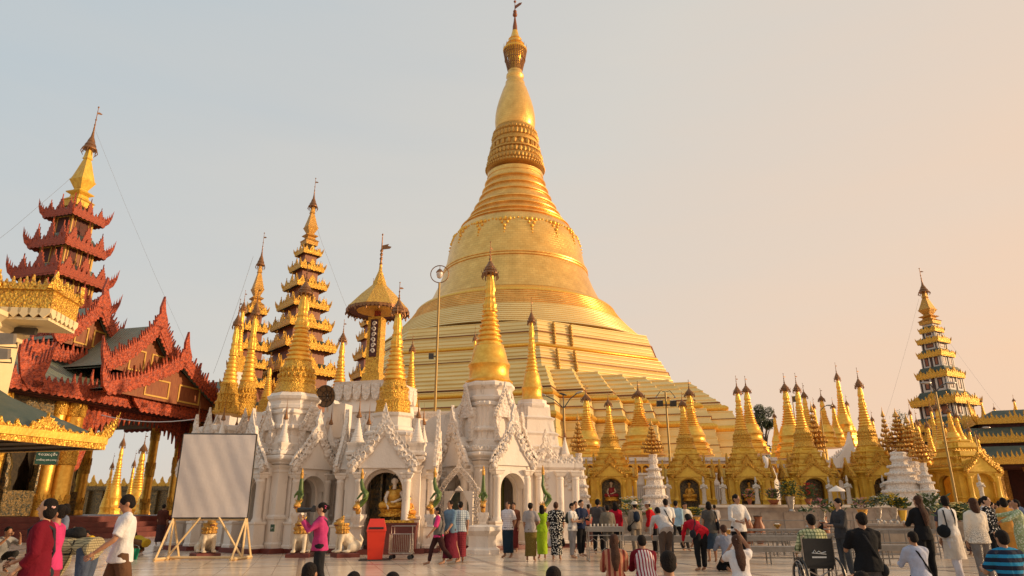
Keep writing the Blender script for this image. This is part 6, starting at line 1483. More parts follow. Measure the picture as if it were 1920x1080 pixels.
pp('heavyset woman in a long black dress with white flowers', 1043, 21.4, 175, h=1.6, fem=True, wid=1.2, top=('shirt', BK_, 'floral', (.6, .57, .5)), bottom=('gown', BK_, 'floral', (.6, .57, .5)), hair='bun', hairm='hairbrown', sleeve=.5, extras=(('handbag', (.62, .6, .62), 1), ('handbag', (.02, .02, .02), -1)))
pp('boy with a dark backpack and light grey trousers holding a phone', 1073, 22.2, 60, h=1.58, pose='folded', top=('shirt', W_), bottom=('trousers', (.30, .29, .31)), sleeve=.35, skin='skinlight', extras=(('backpack', (.05, .06, .05)), ('phone',)))
pp('tall man in navy holding a phone beside the boy with the backpack', 1090, 22.9, 40, h=1.68, pose='folded', top=('shirt', (.02, .03, .07)), bottom=('trousers', BK_), sleeve=.95, skin='skinlight', extras=(('phone',),))
pp('woman hidden behind the navy shirted man with only her head showing', 1080, 25, 20, h=1.66, fem=True, top=('shirt', (.4, .35, .3)), size=.03)
# --- crowd by the metal table
pp('photographer in a dark grey jacket raising a camera towards the gold shrine', 1122, 24.0, 160, h=1.72, pose='camera', top=('jacket', (.08, .07, .07)), bottom=('trousers', BK_), sleeve=.95, extras=(('camera', .1),), wid=1.15)
pp('person in a khaki jacket standing behind the metal offering table', 1140, 23.0, 185, h=1.52, top=('jacket', (.20, .17, .13)), bottom=('trousers', (.09, .08, .07)), sleeve=.95, wid=1.1, hair='short')
pp('woman in a red cardigan and dark top beside the khaki jacket', 1155, 23.6, 170, h=1.62, fem=True, top=('jacket', (.45, .01, .03)), bottom=('trousers', BK_), hair='mid', sleeve=.9)
pp('tourist in a white bucket hat with crossed straps and a day bag', 1192, 23.4, 190, h=1.62, top=('shirt', (.30, .24, .18)), bottom=('trousers', (.26, .21, .16)), hair='short', sleeve=.9, extras=(('hat', (.66, .60, .52)), ('backpack', (.02, .03, .05)), ('crossbag', (.02, .02, .02), 1)))
pp('person in a red jacket and pale sun hat leaning to the left', 1226, 24.0, 260, h=1.66, fem=True, lean=16, top=('jacket', (.45, .01, .015)), bottom=('trousers', BK_), sleeve=.95, extras=(('hat', (.6, .52, .46)), ('scarf', (.5, .6, .05))))
pp('man in a white printed shirt with a dark strap across his back', 1251, 22.0, 180, h=1.70, top=('shirt', W_, 'low', (.30, .16, .14)), bottom=('trousers', (.03, .03, .035)), sleeve=.42, extras=(('crossbag', (.03, .03, .03), -1),))
pp('man in a pale blue shirt walking between the offering tables', 1269, 26.0, 150, h=1.74, pose='walk', top=('shirt', (.36, .52, .62)), bottom=('trousers', BK_), sleeve=.9)
pp('man in a cream short sleeved shirt carrying a plastic bag', 1285, 26.3, 20, h=1.68, pose='walk', top=('shirt', (.62, .56, .48)), bottom=('trousers', (.05, .04, .035)), sleeve=.4, extras=(('handbag', (.5, .46, .42), -1),))
pp('man in a grey shirt and brown trousers bowing over the bench', 1248, 18.8, 190, h=1.66, pose='bow', lean=52, top=('shirt', (.48, .45, .44)), bottom=('trousers', (.10, .07, .055)), hair='short', sleeve=.9)
pp('woman in a red blouse and black trousers bent over away from the viewer', 1313, 17.6, 195, h=1.62, fem=True, pose='bow', lean=66, top=('shirt', (.42, .01, .025)), bottom=('trousers', BK_), hair='mid', sleeve=.95, extras=(('crossbag', (.02, .02, .025), 1),))
pp('woman in a long dark grey waistcoat and blue skirt facing away', 1332, 20.6, 180, h=1.60, fem=True, top=('jacket', (.085, .078, .072)), bottom=('skirt', (.03, .05, .08)), hair='bob', sleeve=.3, extras=(('shoulderbag', (.02, .02, .025), -1),))
pp('man in a white long sleeved shirt and black trousers holding an orange bundle', 1386, 18.6, 10, h=1.76, pose='folded', arms=[(20, 14, 55, .7), (20, 14, 55, .7)], top=('shirt', (.74, .70, .66)), bottom=('trousers', BK_), sleeve=.8, headyaw=25)
pp('man in a blue grey shirt kneeling beside the white shirted man', 1364, 17.4, 190, h=1.66, pose='kneel', lean=18, top=('shirt', (.26, .27, .33)), bottom=('trousers', BK_), sleeve=.95, hairm='hairbrown')
pp('praying woman with a long ponytail and raised hands in a white top', 1386, 11.6, 178, h=1.60, fem=True, pose='pray', top=('shirt', (.70, .66, .66)), bottom=('longyi', (.05, .03, .03)), hair='long', hairm='hairbrown', sleeve=.3, size=.017, extras=(('flower', (.6, .5, .5), .4),), arms=[(110, 22, 60, .7), (70, 10, 95, .9)])
pp('kneeling woman in a white and red striped waistcoat with maroon sleeves', 1210, 12.0, 182, h=1.62, fem=True, pose='kneel', lean=26, top=('shirt', (.16, .01, .02)), bottom=('longyi', (.13, .01, .02)), sleeve=.95, hair='short', size=.017, extras=(('vest', (.62, .56, .54), 'v', (.28, .04, .06)),))
pp('kneeling woman in a rust patterned blouse with long brown hair', 1152, 11.8, 178, h=1.58, fem=True, pose='kneel', lean=4, top=('shirt', (.42, .20, .12), 'v', (.22, .04, .03), .6), bottom=('longyi', (.2, .05, .04)), sleeve=.9, hair='long', hairm='hairbrown', size=.017)
# --- right side
wheel_man = pp('man in a green checked shirt sitting in the wheelchair', 1527, 12.6, 180, h=1.66, pose='chair', z0=.04, top=('shirt', (.50, .50, .28), 'check', (.10, .13, .06)), bottom=('trousers', (.04, .04, .045)), sleeve=.85, size=.017)
pp('person in dark grey carrying a black coat beside the wheelchair', 1580, 15.9, 275, h=1.62, top=('shirt', (.045, .045, .05)), bottom=('trousers', (.05, .055, .065)), hair='short', sleeve=.9, skin='skinlight', arms=[(22, 8, 70, .3), (18, 8, 75, .3)], extras=(('coat_held', BK_),))
pp('broad man in a black T-shirt with a strap kneeling with his back turned', 1624, 11.8, 182, h=1.74, pose='kneel', lean=2, legs=[(20, 100), (16, 100)], top=('shirt', BK_), bottom=('trousers', (.10, .095, .10)), sleeve=.45, size=.017, wid=1.18, extras=(('crossbag', (.03, .03, .032), -1),))
pp('kneeling man in a pale blue shirt with a black strap over the shoulder', 1718, 12.4, 186, h=1.62, pose='kneel', lean=6, top=('shirt', (.44, .47, .60)), bottom=('trousers', (.04, .045, .06)), sleeve=.9, size=.017, extras=(('crossbag', BK_, -1),))
pp('woman dressed in black with long reddish hair standing with her back turned', 1733, 14.6, 190, h=1.66, fem=True, top=('shirt', BK_), bottom=('trousers', BK_), hair='long', hairm='hairbrown', sleeve=.6, arms=[(25, 8, 70, .6), (30, 8, 60, .6)], size=.017)
pp('woman in a white jacket and white leggings carrying a black bag', 1785, 14.8, 200, h=1.66, fem=True, legs=[(6, 4), (-8, 6)], top=('jacket', (.74, .71, .68)), bottom=('trousers', (.62, .60, .66)), hair='tail', sleeve=.95, headyaw=-40, extras=(('shoulderbag', (.02, .022, .025), 1), ('tunic', (.66, .58, .50))), size=.017)
pp('woman in a cream speckled blouse and grey flared trousers seen from behind', 1838, 13.9, 184, h=1.60, fem=True, wid=1.08, top=('shirt', (.66, .58, .48), 'low', (.15, .12, .10), 3.0), bottom=('trousers', (.17, .15, .14), None, (1, 1, 1), 1.0, .09), hair='mid', hairm='hairbrown', sleeve=.95, size=.017)
pp('man in a blue and black striped polo shirt kneeling at the right edge', 1888, 10.6, 186, h=1.72, pose='kneel', lean=4, top=('shirt', (.015, .02, .04), 'h', (.02, .20, .38)), bottom=('trousers', (.05, .06, .08)), sleeve=.42, wid=1.15, size=.016)
pp('woman in a black jacket with white polka dot sleeves', 1862, 17.6, 30, h=1.70, fem=True, top=('shirt', BK_, 'dots', (.7, .68, .66), 1.4), bottom=('trousers', BK_), hair='bun', sleeve=.95, skin='skinlight')
pp('woman in an orange dress near the right edge', 1893, 18.8, 175, h=1.68, fem=True, top=('shirt', (.60, .28, .06)), bottom=('gown', (.52, .24, .05)), hair='bob', sleeve=.9)
pp('person holding out a green patterned cloth at the right edge', 1916, 17.6, 250, h=1.62, fem=True, top=('shirt', (.34, .40, .22), 'floral', (.6, .62, .45)), bottom=('longyi', (.3, .36, .18), 'floral', (.6, .62, .45)), sleeve=.9, arms=[(80, 8, 5, 0), (60, 8, 10, 0)])
CR = [(1772, (.05, .05, .08), 'short', 'man behind the white jacketed woman by the yellow flowers'), (1826, (.08, .02, .03), 'short', 'dark haired visitor in maroon in the distant crowd'), (1842, (.5, .3, .1), 'bun', 'visitor in orange in the distant crowd'), (1852, (.55, .5, .5), 'short', 'visitor in white in the distant crowd, left of the polka dot woman'), (1876, (.3, .1, .12), 'bob', 'visitor in dull red behind the polka dot woman'),
      (1886, (.04, .04, .05), 'short', 'visitor in black far behind the orange dress'), (1903, (.4, .28, .32), 'bun', 'visitor in mauve behind the orange dress'), (1912, (.15, .2, .3), 'short', 'visitor in blue at the right edge of the crowd'), (1815, (.4, .36, .3), 'short', 'visitor in beige beside the yellow flower basket'), (1868, (.2, .2, .22), 'short', 'visitor in grey deep in the distant crowd')]
for i, (px, c, hr_, lab) in enumerate(CR):
    pp(lab, px, 22 + (i * 7 % 5) * 1.3, random.choice((0, 40, 330, 180)), h=1.60 + (i % 4) * .05, top=('shirt', c), hair=hr_, bottom=('longyi', (.08, .05, .05)), size=.034, group='visitors in the distant crowd at the right', sleeve=.5, skin='skinlight' if i % 2 else 'skin')
for px, Y, c, lab in ((303, 30, (.1, .03, .02), 'tiny visitor in dark red on the hall steps'), (1342, 33, (.5, .45, .42), 'small visitor beside the altar ledge left of the white shirted man'), (1104, 30, (.35, .1, .08), 'visitor partly hidden by the crowd in front of the first gold shrine')):
    pp(lab, px, Y, 180, h=1.6, top=('shirt', c), bottom=('longyi', (.06, .03, .03)), size=.034)
# ================================================================== STATUES
GOLDS = M['goldold']
def fused(fn, name, mt, parent, size=.02, sm=2):
    mb = MB(); fn(mb); return vox(mb, name, mt, parent, size, sm)
def chinthe(label, px, Y, rz):
    t = thing('lion_statue', label, 'statue', (Gx(px, Y, .5), Y, 0), R(rz), 'white and gold guardian lions by the white shrines')
    key = 'lion'
    def mk(nm, fn, mt, size=.022):
        if key + nm in _cache: o = bpy.data.objects.new(nm, _cache[key + nm]); COL.objects.link(o); o.parent = t
        else: o = fused(fn, nm, mt, t, size); _cache[key + nm] = o.data
        return o
    def body(b):                                             # seated, facing -Y
        b.tube([(0, .30, .34), (0, .16, .48), (0, .0, .66), (0, -.05, .84)], [.19, .21, .20, .15], 14); b.ball((0, .36, .32), (.22, .22, .20), 12, 8)
        for sx in (-1, 1):
            b.tube([(sx * .13, -.06, .66), (sx * .15, -.12, .42), (sx * .15, -.12, .20)], [.085, .065, .055], 10); b.ball((sx * .15, -.17, .17), (.075, .11, .05), 10, 6)
            b.ball((sx * .2, .26, .27), (.10, .18, .14), 10, 8); b.ball((sx * .23, .06, .17), (.07, .14, .05), 10, 6)
            for k in (-1, 0, 1): b.ball((sx * .15 + k * .045, -.26, .16), (.025, .035, .03), 6, 4)
        b.tube([(0, .55, .3), (0, .62, .5), (0, .52, .66)], [.05, .045, .03], 8)
    mk('body', body, mat('lion cream paint', (.74, .64, .48), .5, 0, (.60, .48, .33), 5, .3) if 'lionbody' not in _cache else None)
    def mane(b):
        b.tube([(0, -.02, .72), (0, -.06, .88), (0, -.06, 1.0)], [.185, .19, .15], 14)
        for i in range(14):
            a = 2 * pi * i / 14
            for z, r in ((.72, .2), (.84, .21), (.96, .18)): b.ball((r * cos(a), -.03 + r * .9 * sin(a), z), (.045, .045, .05), 6, 4)
        b.ball((0, -.13, 1.02), (.13, .13, .12), 12, 8); b.ball((0, -.24, .98), (.09, .10, .055), 10, 6); b.ball((0, -.22, .89), (.075, .08, .03), 8, 5)
        for sx in (-1, 1): b.tube([(sx * .09, -.08, 1.1), (sx * .14, -.04, 1.2)], [.04, .015], 6); b.ball((sx * .06, -.22, 1.07), (.03, .03, .03), 6, 4)
        b.tube([(0, -.06, 1.1), (0, -.02, 1.24)], [.07, .01], 8); b.ball((0, .36, .47), (.12, .14, .05), 10, 6)
    mk('mane_and_head', mane, M['goldold'], .018)
    def mouth(b): b.bx(-.07, .07, -.31, -.18, .915, .94); [b.ball((sx * .06, -.25, 1.075), (.014, .012, .014), 6, 4) for sx in (-1, 1)]
    if key + 'm' in _cache: o = bpy.data.objects.new('mouth_and_eyes', _cache[key + 'm']); COL.objects.link(o); o.parent = t
    else: b = MB(); mouth(b); o = b.obj('mouth_and_eyes', M['plinthred'], t); _cache[key + 'm'] = o.data
    part('lionped', 'plinth_stone', lambda b: b.sq([(.36, 0), (.36, .10), (.32, .13)], (0, .1, 0)), M['plinthred'], t)
    return t
chinthe('guardian lion statue behind the legs of the cloth screen', 390, 22.6, 40)
chinthe('guardian lion statue facing forward left of the pink jacket photographer', 564, 22.5, 0)
chinthe('guardian lion statue turned left between the photographer and the red bin', 643, 22.6, 300)
def naga(label, px, Y, zb, h, bend, rz=0):
    t = thing('naga_statue', label, 'statue', (Ax(px, 940, Y), Y, zb), R(rz), 'green naga figures on the white shrine corners', .88)
    pts = [(0, -.1, .18), (bend * .10, -.02, .30), (bend * .26, 0, .48), (bend * .30, .02, .68), (bend * .12, 0, .85), (bend * .04, 0, 1.1), (bend * .06, 0, h - .35)]
    mb = MB(); mb.tube(pts, [.08, .095, .10, .10, .088, .07, .045], 12)
    for sx in (-1, 1): mb.tube([(sx * .06 + bend * .2, -.06, .7), (sx * .16 + bend * .2, -.1, .55), (sx * .12 + bend * .15, -.2, .48)], [.05, .04, .03], 8)
    vox(mb, 'body', M['green'], t, .02, 1)
    mb = MB(); mb.tube([(bend * .06, 0, h - .38), (bend * .06, 0, h - .22), (bend * .05, 0, h)], [.06, .065, .012], 10); mb.obj('tail_tip', GOLDS, t, 50)
    mb = MB(); mb.ball((0, -.16, .2), (.12, .15, .12), 12, 8); mb.ball((0, -.30, .18), (.075, .10, .045), 10, 6); mb.ball((0, -.27, .09), (.065, .08, .025), 8, 5)
    for a in (-50, -25, 0, 25, 50): mb.tube([(.05 * sin(R(a)), -.10, .28), (.20 * sin(R(a)), -.05, .28 + .2 * cos(R(a)))], [.05, .01], 6)
    mb.ball((0, -.05, .05), (.1, .1, .14), 10, 6); mb.obj('head_and_crest', GOLDS, t, 50)
    mb = MB(); mb.bx(-.05, .05, -.37, -.24, .115, .14); mb.obj('mouth', M['plinthred'], t)
    mb = MB(); mb.sq([(.13, -.5), (.13, -.42), (.2, -.22), (.22, -.14), (.22, -.06)]); mb.obj('bracket', M['white'], t)
naga('green naga on the corner above the forward facing lion', 562, 23.6, 1.35, 1.55, .0, -10)
naga('green naga with curled body left of the Buddha niche', 674, 23.6, 1.3, 1.6, .9, -20)
naga('green naga right of the Buddha niche column', 812, 23.6, 1.3, 1.65, .9, -30)
naga('slim green naga standing on a white pedestal before the tall shrine', 906, 25.2, 1.35, 1.75, .0, 0)
naga('green naga with gold crested head behind the woman in lime green', 1016, 25.4, 1.25, 1.9, 1.1, 20)
t = thing('white_pedestal', 'white octagonal pedestal block below the slim green naga', 'pedestal', (Gx(905, 24.6, .5), 24.6, 0), 0)
mb = MB(); mb.lathe([(.62, 0), (.62, .12), (.5, .2), (.5, .55), (.66, .72), (.66, .85), (.3, .9)], 8, rot=pi / 8); mb.obj('stone', M['white'], t)
def buddha(label, x, y, z, s, rz, robe, skinm, group=None, flowers=False):
    t = thing('buddha_statue', label, 'statue', (x, y, z), rz, group, s)
    if 'bud1' in _cache and robe in ('gold',) and False: pass
    def bod(b):
        b.tube([(0, 0, .55), (0, 0, .72)], [.06, .055], 8); b.ball((0, -.01, .80), (.09, .10, .12), 12, 8)
        b.tube([(-.17, 0, .5), (-.25, -.02, .3), (-.2, -.24, .17), (-.14, -.34, .06)], [.06, .055, .042, .035], 8); b.ball((-.13, -.37, .02), (.03, .04, .07), 6, 5)
        b.tube([(.17, 0, .5), (.26, -.04, .3), (.06, -.26, .2)], [.06, .05, .04], 8); b.ball((0, -.27, .19), (.09, .05, .03), 8, 5)
        for sx in (-1, 1): b.ball((sx * .095, 0, .79), (.014, .03, .06), 6, 4)
        b.ball((0, -.1, .79), (.018, .03, .03), 6, 4)
    fused(bod, 'body', skinm, t, .018)
    def rb(b):
        b.tube([(0, .02, .06), (0, .02, .22), (0, 0, .40), (0, 0, .53)], [.2, .17, .18, .12], 14); b.ball((.12, 0, .5), (.1, .09, .07), 8, 6); b.ball((-.08, 0, .5), (.09, .08, .06), 8, 6)
        for sx in (-1, 1): b.tube([(sx * .1, .02, .1), (sx * .34, -.14, .1), (sx * .08, -.30, .1)], [.12, .11, .08], 10)
        b.ball((0, -.08, .06), (.36, .26, .07), 14, 6)
    fused(rb, 'robe', robe, t, .02)
    mb = MB(); mb.ball((0, .02, .875), (.10, .105, .09), 12, 8); mb.ball((0, .02, .97), (.045, .045, .05), 8, 6); mb.obj('hair_knot', M['black'], t, 60)
    mb = MB(); mb.lathe([(.42, -.22), (.44, -.18), (.36, -.12), (.38, -.06), (.44, -.01), (.40, 0)], 20, (0, -.08, 0), sy=.75); mb.obj('lotus_throne', M['goldcarve'], t, 40)
ROBE = mat('gold statue robe', (.80, .46, .08), .4, .4, (.6, .3, .04), 8, .4)
x2 = Ax(746, 950, 24.6)
buddha('white faced Buddha statue in a gold robe seated in the low white shrine', Ax(738, 950, 24.5), 24.5, 1.42, 1.15, R(5), ROBE, M['whitecarve'] if False else mat('white alabaster', (.78, .68, .58), .35))
buddha('small Buddha statue draped in orange cloth beside the white faced Buddha', Ax(766, 965, 24.2), 24.2, 1.25, .62, R(0), mat('orange cloth', (.75, .30, .03), .7), ROBE)
t = thing('altar_block', 'dark red altar block with gilt front under the Buddha niche', 'altar', (Ax(746, 1000, 24.2), 24.5, 0), R(2))
mb = MB(); mb.bx(-.62, .62, -.75, .6, .16, .9); mb.bx(-.66, .66, -.8, .6, .9, .98); mb.obj('block', M['plinthred'], t)
mb = MB(); mb.bx(-.56, .56, -.85, -.72, .98, 1.06); crest(mb, (-.58, -.8, .98), (.58, -.8, .98), .1, 14, .03); mb.obj('gilt_rail', M['goldcarve'], t)
mb = MB()
for i in range(120):
    a = random.uniform(0, pi); r = random.uniform(.35, .62); mb.ball((r * cos(a), .15 + random.uniform(-.05, .05), 1.65 + r * 1.15 * sin(a)), (.03, .03, .035), 5, 3)
mb.obj('halo_ornament', M['goldcarve'], t)
# statues inside and beside the gold shrines
REDR = mat('dark red robe', (.28, .01, .015), .6)
for gs_, (rb_, lab) in zip(gold_shrines[:3], ((REDR, 'red robed Buddha statue inside the first gold shrine'), (ROBE, 'golden Buddha statue inside the second gold shrine'), (ROBE, 'golden Buddha statue inside the third gold shrine'))):
    rz = gs_.rotation_euler[2]; d = Vector((sin(rz), -cos(rz), 0)); p = gs_.location + d * 1.0
    buddha(lab, p.x, p.y, 2.15, 1.05, rz, rb_, ROBE if rb_ != REDR else mat('pale statue face', (.6, .45, .3), .5))
stone = mat('pale painted stone', (.62, .55, .46), .6, 0, (.45, .38, .3), 10, .5)
def deva(label, px, Y, z0, h, mt):
    t = thing('attendant_statue', label, 'statue', (Gx(px, Y, z0), Y, z0), 0, 'standing attendant statues beside the gold shrines')
    def f(b):
        b.tube([(0, 0, 0), (0, 0, .3), (0, 0, .75), (0, 0, .95)], [.2, .15, .13, .16], 12, ell=.7); b.tube([(0, 0, .9), (0, 0, 1.2), (0, 0, 1.32)], [.14, .17, .07], 12, ell=.7); b.ball((0, -.01, 1.45), (.085, .095, .11), 10, 8); b.tube([(0, 0, 1.52), (0, 0, 1.62), (0, 0, 1.82)], [.09, .06, .012], 8)
        for sx in (-1, 1): b.tube([(sx * .17, 0, 1.24), (sx * .24, -.06, 1.0), (sx * .03, -.2, 1.12)], [.055, .045, .035], 8)
    if 'deva' in _cache: o = bpy.data.objects.new('figure', _cache['deva']); COL.objects.link(o); o.parent = t
    else: o = fused(f, 'figure', mt, t, .022); _cache['deva'] = o.data
    part('devaped', 'base', lambda b: b.lathe([(.28, -.4), (.28, -.1), (.22, -.05), (.24, 0)], 10), M['goldpaint'], t)
    t.scale = (h / 1.82,) * 3; return t
for px, Y, lab in ((1254, 44.6, 'attendant statue left of the golden Buddha niche'), (1322, 44.6, 'attendant statue right of the golden Buddha niche'), (1358, 44.4, 'attendant statue left of the third gold shrine'), (1421, 44.4, 'attendant statue right of the third gold shrine'), (1594, 42.8, 'pale attendant statue left of the dark green arch'), (1662, 42.4, 'pale attendant statue against the white pyramid'), (1559, 44.6, 'attendant statue between the fourth and fifth gold shrines'), (1845, 41, 'attendant statue on the right flank of the clustered gold shrine')):
    deva(lab, px, Y, 1.7, 1.7, stone)
# winged white ridge ornament behind fourth/fifth shrine
t = thing('white_ridge_ornament', 'white flame shaped ridge wall rising between the fourth and fifth gold shrines', 'ornament', (Ax(1570, 850, 57), 57, 4.6), 0, sc=.62)
mb = MB(); mb.prism([(-2.4, 0), (-2.6, 1.8), (-2.2, 1.2), (-1.2, .9), (-.2, 1.3), (.8, 2.2), (1.4, 3.2), (1.9, 4.6), (2.1, 3.2), (2.5, 0)], (0, 0, 0), (1, 0, 0), (0, 0, 1), .6); crest(mb, (-1.2, 0, .8), (1.0, 0, 2.2), .5, 7, .3); mb.obj('carved_wall', M['white'], t)
t = thing('white_cone', 'rounded white stucco spire beside the dark tree', 'spire', (Ax(1432, 850, 52), 52, 1.3), 0, sc=.72)
mb = MB(); mb.lathe([(1.1, 0), (1.1, 3.2), (.95, 3.5), (.8, 4.1), (.55, 4.7), (.4, 5.1), (.1, 5.4)], 14); mb.obj('stucco', M['white'], t, 30)

# ================================================================== FURNITURE
# cloth screen on a timber stand
t = thing('cloth_screen', 'large blank grey white cloth screen on a pale timber stand', 'screen', (Gx(395, 21.4, 1.4), 21.4, 0), R(4))
zb, zt_ = Zt(970, 21.4), Zt(815, 21.4); hw = 68 * mpp(21.4)
mb = MB(); NX, NZ = 26, 26; vs = []; fs = []
for yy in (-.012, .012):
    for i in range(NX + 1):
        for j in range(NZ + 1):
            u, v = i / NX, j / NZ; x = -hw + 2 * hw * u; z = zb + (zt_ - zb) * v
            vs.append((x, yy + .02 * sin(u * 9 + v * 4) * v * (1 - v) * 4 + .006 * sin(u * 31 + v * 17), z))
K = (NX + 1) * (NZ + 1)
for i in range(NX):
    for j in range(NZ):
        a = i * (NZ + 1) + j; q = (a, a + NZ + 1, a + NZ + 2, a + 1); fs.append(q); fs.append(tuple(K + k for k in q[::-1]))
mb.add(vs, fs); mb.obj('cloth', M['screen'], t, 60)
mb = MB()
for a, b in (((-hw - .02, .02, zb - .02), (-hw - .02, .02, zt_ + .02)), ((hw + .02, .02, zb - .02), (hw + .02, .02, zt_ + .02)), ((-hw, .02, zt_ + .02), (hw, .02, zt_ + .02)), ((-hw, .02, zb - .02), (hw, .02, zb - .02))): mb.tube([a, b], .022, 6)
mb.obj('frame', M['lamp'], t)
def plank(par, a, b, w_=.035, nm='timber'):
    mb = MB(); mb.tube([a, b], w_, 4); return mb.obj(nm, M['wood'], par)
for sx in (-1, 1):
    x = sx * (hw - .03)
    plank(t, (x, .06, 0.05), (x, .06, zb + .3)); plank(t, (x - .12, -.62, .04), (x + .12, .62, .04), .045, 'foot'); plank(t, (x - .10, -.58, .06), (x, .03, zb - .02)); plank(t, (x + .10, .58, .06), (x, .08, zb - .02))
    plank(t, (x, .0, .08), (sx * hw * .25, .0, zb), .032, 'brace')
plank(t, (-hw, .06, .06), (hw, .06, .06), .035, 'rail'); plank(t, (-hw, .07, zb - .06), (hw, .07, zb - .06), .03, 'rail')
# red bin
t = thing('rubbish_bin', 'bright orange red plastic swing lid bin standing before the Buddha shrine', 'bin', (Gx(705, 21.3, .5), 21.3, 0), R(8))
mb = MB(); mb.sq([(.20, .0), (.205, .02), (.26, .78), (.275, .79), (.275, .83)]); mb.obj('body', M['redplastic'], t)
mb = MB(); mb.loft([[(-.275, -.275, .832), (.275, -.275, .832), (.275, .275, .832), (-.275, .275, .832)], [(-.26, -.24, .92), (.26, -.24, .92), (.26, .24, .92), (-.26, .24, .92)], [(-.2, -.13, 1.14), (.2, -.13, 1.14), (.2, .13, 1.14), (-.2, .13, 1.14)]]); l = mb.obj('lid', M['redplastic'], t)
mb = MB(); mb.bx(-.21, .21, -.285, -.26, .86, .91); mb.obj('swing_flap', M['black'], l)
mb = MB(); mb.bx(-.45, .45, -.3, .3, .002, .03); mb.obj('mat', M['black'], t)
# luggage trolley
t = thing('luggage_trolley', 'grey steel luggage trolley with barred sides in front of the Buddha altar', 'trolley', (Gx(754, 21.6, .5), 21.6, 0), R(-6), None, .86)
mb = MB(); mb.bx(-.40, .40, -.22, .22, .18, .22)
for y in (-.22, .22):
    mb.tube([(-.40, y, .22), (-.40, y, .82), (.34, y, .82), (.34, y, .22)], .016, 6)
    for i in range(11): mb.tube([(-.34 + i * .065, y, .22), (-.34 + i * .065, y, .82)], .009, 4)
for i in range(5): mb.tube([(-.40, -.18 + i * .09, .22), (-.40, -.18 + i * .09, .82)], .009, 4)
mb.obj('barred_cage', M['steel'], t)
mb = MB(); mb.tube([(-.34, -.2, .82), (-.34, -.2, 1.08), (.40, -.2, 1.08), (.40, -.2, .2)], .014, 6); mb.tube([(-.34, .2, .82), (-.34, .2, 1.08), (.40, .2, 1.08)], .014, 6); mb.obj('handle', M['steel'], t)
for x in (-.32, .32):
    for y in (-.18, .18): mb = MB(); mb.lathe([(.07, -.02), (.075, 0), (.07, .02)], 12); o = mb.obj('wheel', M['black'], t); o.rotation_euler = (pi / 2, 0, 0); o.location = (x, y, .078)
# satellite dish
t = thing('satellite_dish', 'dark mesh satellite dish tilted beside the carved gold bell', 'satellite dish', Wp(614, 743, 26.9), R(-14))
mb = MB(); r = 20 * mpp(26.9, 5); n = 24
mb.lathe([(.02, .0), (r * .5, .04), (r * .85, .12), (r, .18)], n, cap=False); o = mb.obj('mesh_bowl', mat('bronze mesh', (.20, .14, .10), .6, .3, (.12, .08, .05), 30, .8, 60), t, 40); o.rotation_euler = (R(98), 0, 0)
mb = MB(); mb.tube(ring(r, n, .18) + [(r, 0, .18)], .02, 5)
for i in range(8): a = 2 * pi * i / 8; mb.tube([(.0, 0, .015), (r * .5 * cos(a), r * .5 * sin(a), .055), (r * cos(a), r * sin(a), .19)], .012, 4)
mb.tube([(r * .5 * cos(2 * pi * i / 16), r * .5 * sin(2 * pi * i / 16), .06) for i in range(17)], .01, 4); o2 = mb.obj('ribs', M['lamp'], t); o2.rotation_euler = (R(98), 0, 0)
mb = MB(); mb.tube([(0, 0, .1), (0, .1, -.6)], .035, 6); mb.bx(.25, .75, .1, .7, -1.6, -.3); mb.obj('mount_block', M['white'], t)
# ---- lamps
def pole(par, pts, r, mt, nm='pole'): mb = MB(); mb.tube(pts, r, 8); return mb.obj(nm, mt, par, 50)
Yl = 34; zl0, zl1 = 0, Zt(530, Yl)
t = thing('street_lamp', 'tall thin lamp post with a lantern hanging inside a metal ring', 'lamp post', (Ax(818, 700, Yl), Yl, 0), 0, 'lamp posts on the terrace')
pole(t, [(0, 0, 0), (0, 0, 5), (0, 0, zl1)], [.085, .07, .055], M['polegold'])
rr_ = 17 * mpp(Yl, zl1); zc_l = zl1 + rr_
mb = MB(); mb.tube([(rr_ * sin(a), 0, zc_l - rr_ * cos(a)) for a in [2 * pi * k / 28 for k in range(29)]], .025, 6); mb.obj('ring', M['filigree'], t, 60)
mb = MB(); mb.tube([(0, 0, zc_l + rr_), (0, 0, zc_l + .25)], .015, 5); mb.lathe([(.03, .3), (.12, .22), (.2, .1), (.19, .08)], 14, (0, 0, zc_l)); lt = mb.obj('lantern', M['filigree'], t, 50)
mb = MB(); mb.lathe([(.17, .08), (.17, -.05), (.12, -.2), (.05, -.24)], 14, (0, 0, zc_l)); mb.obj('glass', mat('lantern glass', (.62, .56, .5), .25), lt, 50)
pole(t, [(-.25, 0, Zt(668, Yl)), (0, 0, Zt(668, Yl))], .03, M['lamp'], 'arm'); mb = MB(); mb.cb((-.28, 0, Zt(668, Yl)), (.25, .2, .28)); mb.obj('floodlight', M['lamp'], t)
Ym = 41
t = thing('street_lamp', 'three armed street lamp on a gold pole in front of the great stupa', 'lamp post', (Ax(1059, 850, Ym), Ym, 0), 0, 'lamp posts on the terrace')
zt_ = Zt(765, Ym); pole(t, [(0, 0, 0), (0, 0, zt_)], [.1, .07], M['polegold'])
for dx, dz, yy in ((-1.15, .75, -.2), (0, .85, .35), (.85, .9, 0)):
    pole(t, [(0, 0, zt_ - .02), (dx * .45, yy * .5, zt_ + dz * .6), (dx, yy, zt_ + dz)], .03, M['lamp'], 'arm'); mb = MB(); mb.ball((dx * 1.12, yy, zt_ + dz + .03), (.26, .11, .06), 10, 6, rot=Matrix.Rotation(-.3 * (1 if dx > 0 else -1), 3, 'Y')); mb.obj('lamp_head', M['steel'] if dx else M['lamp'], t, 60)
Yf = 52
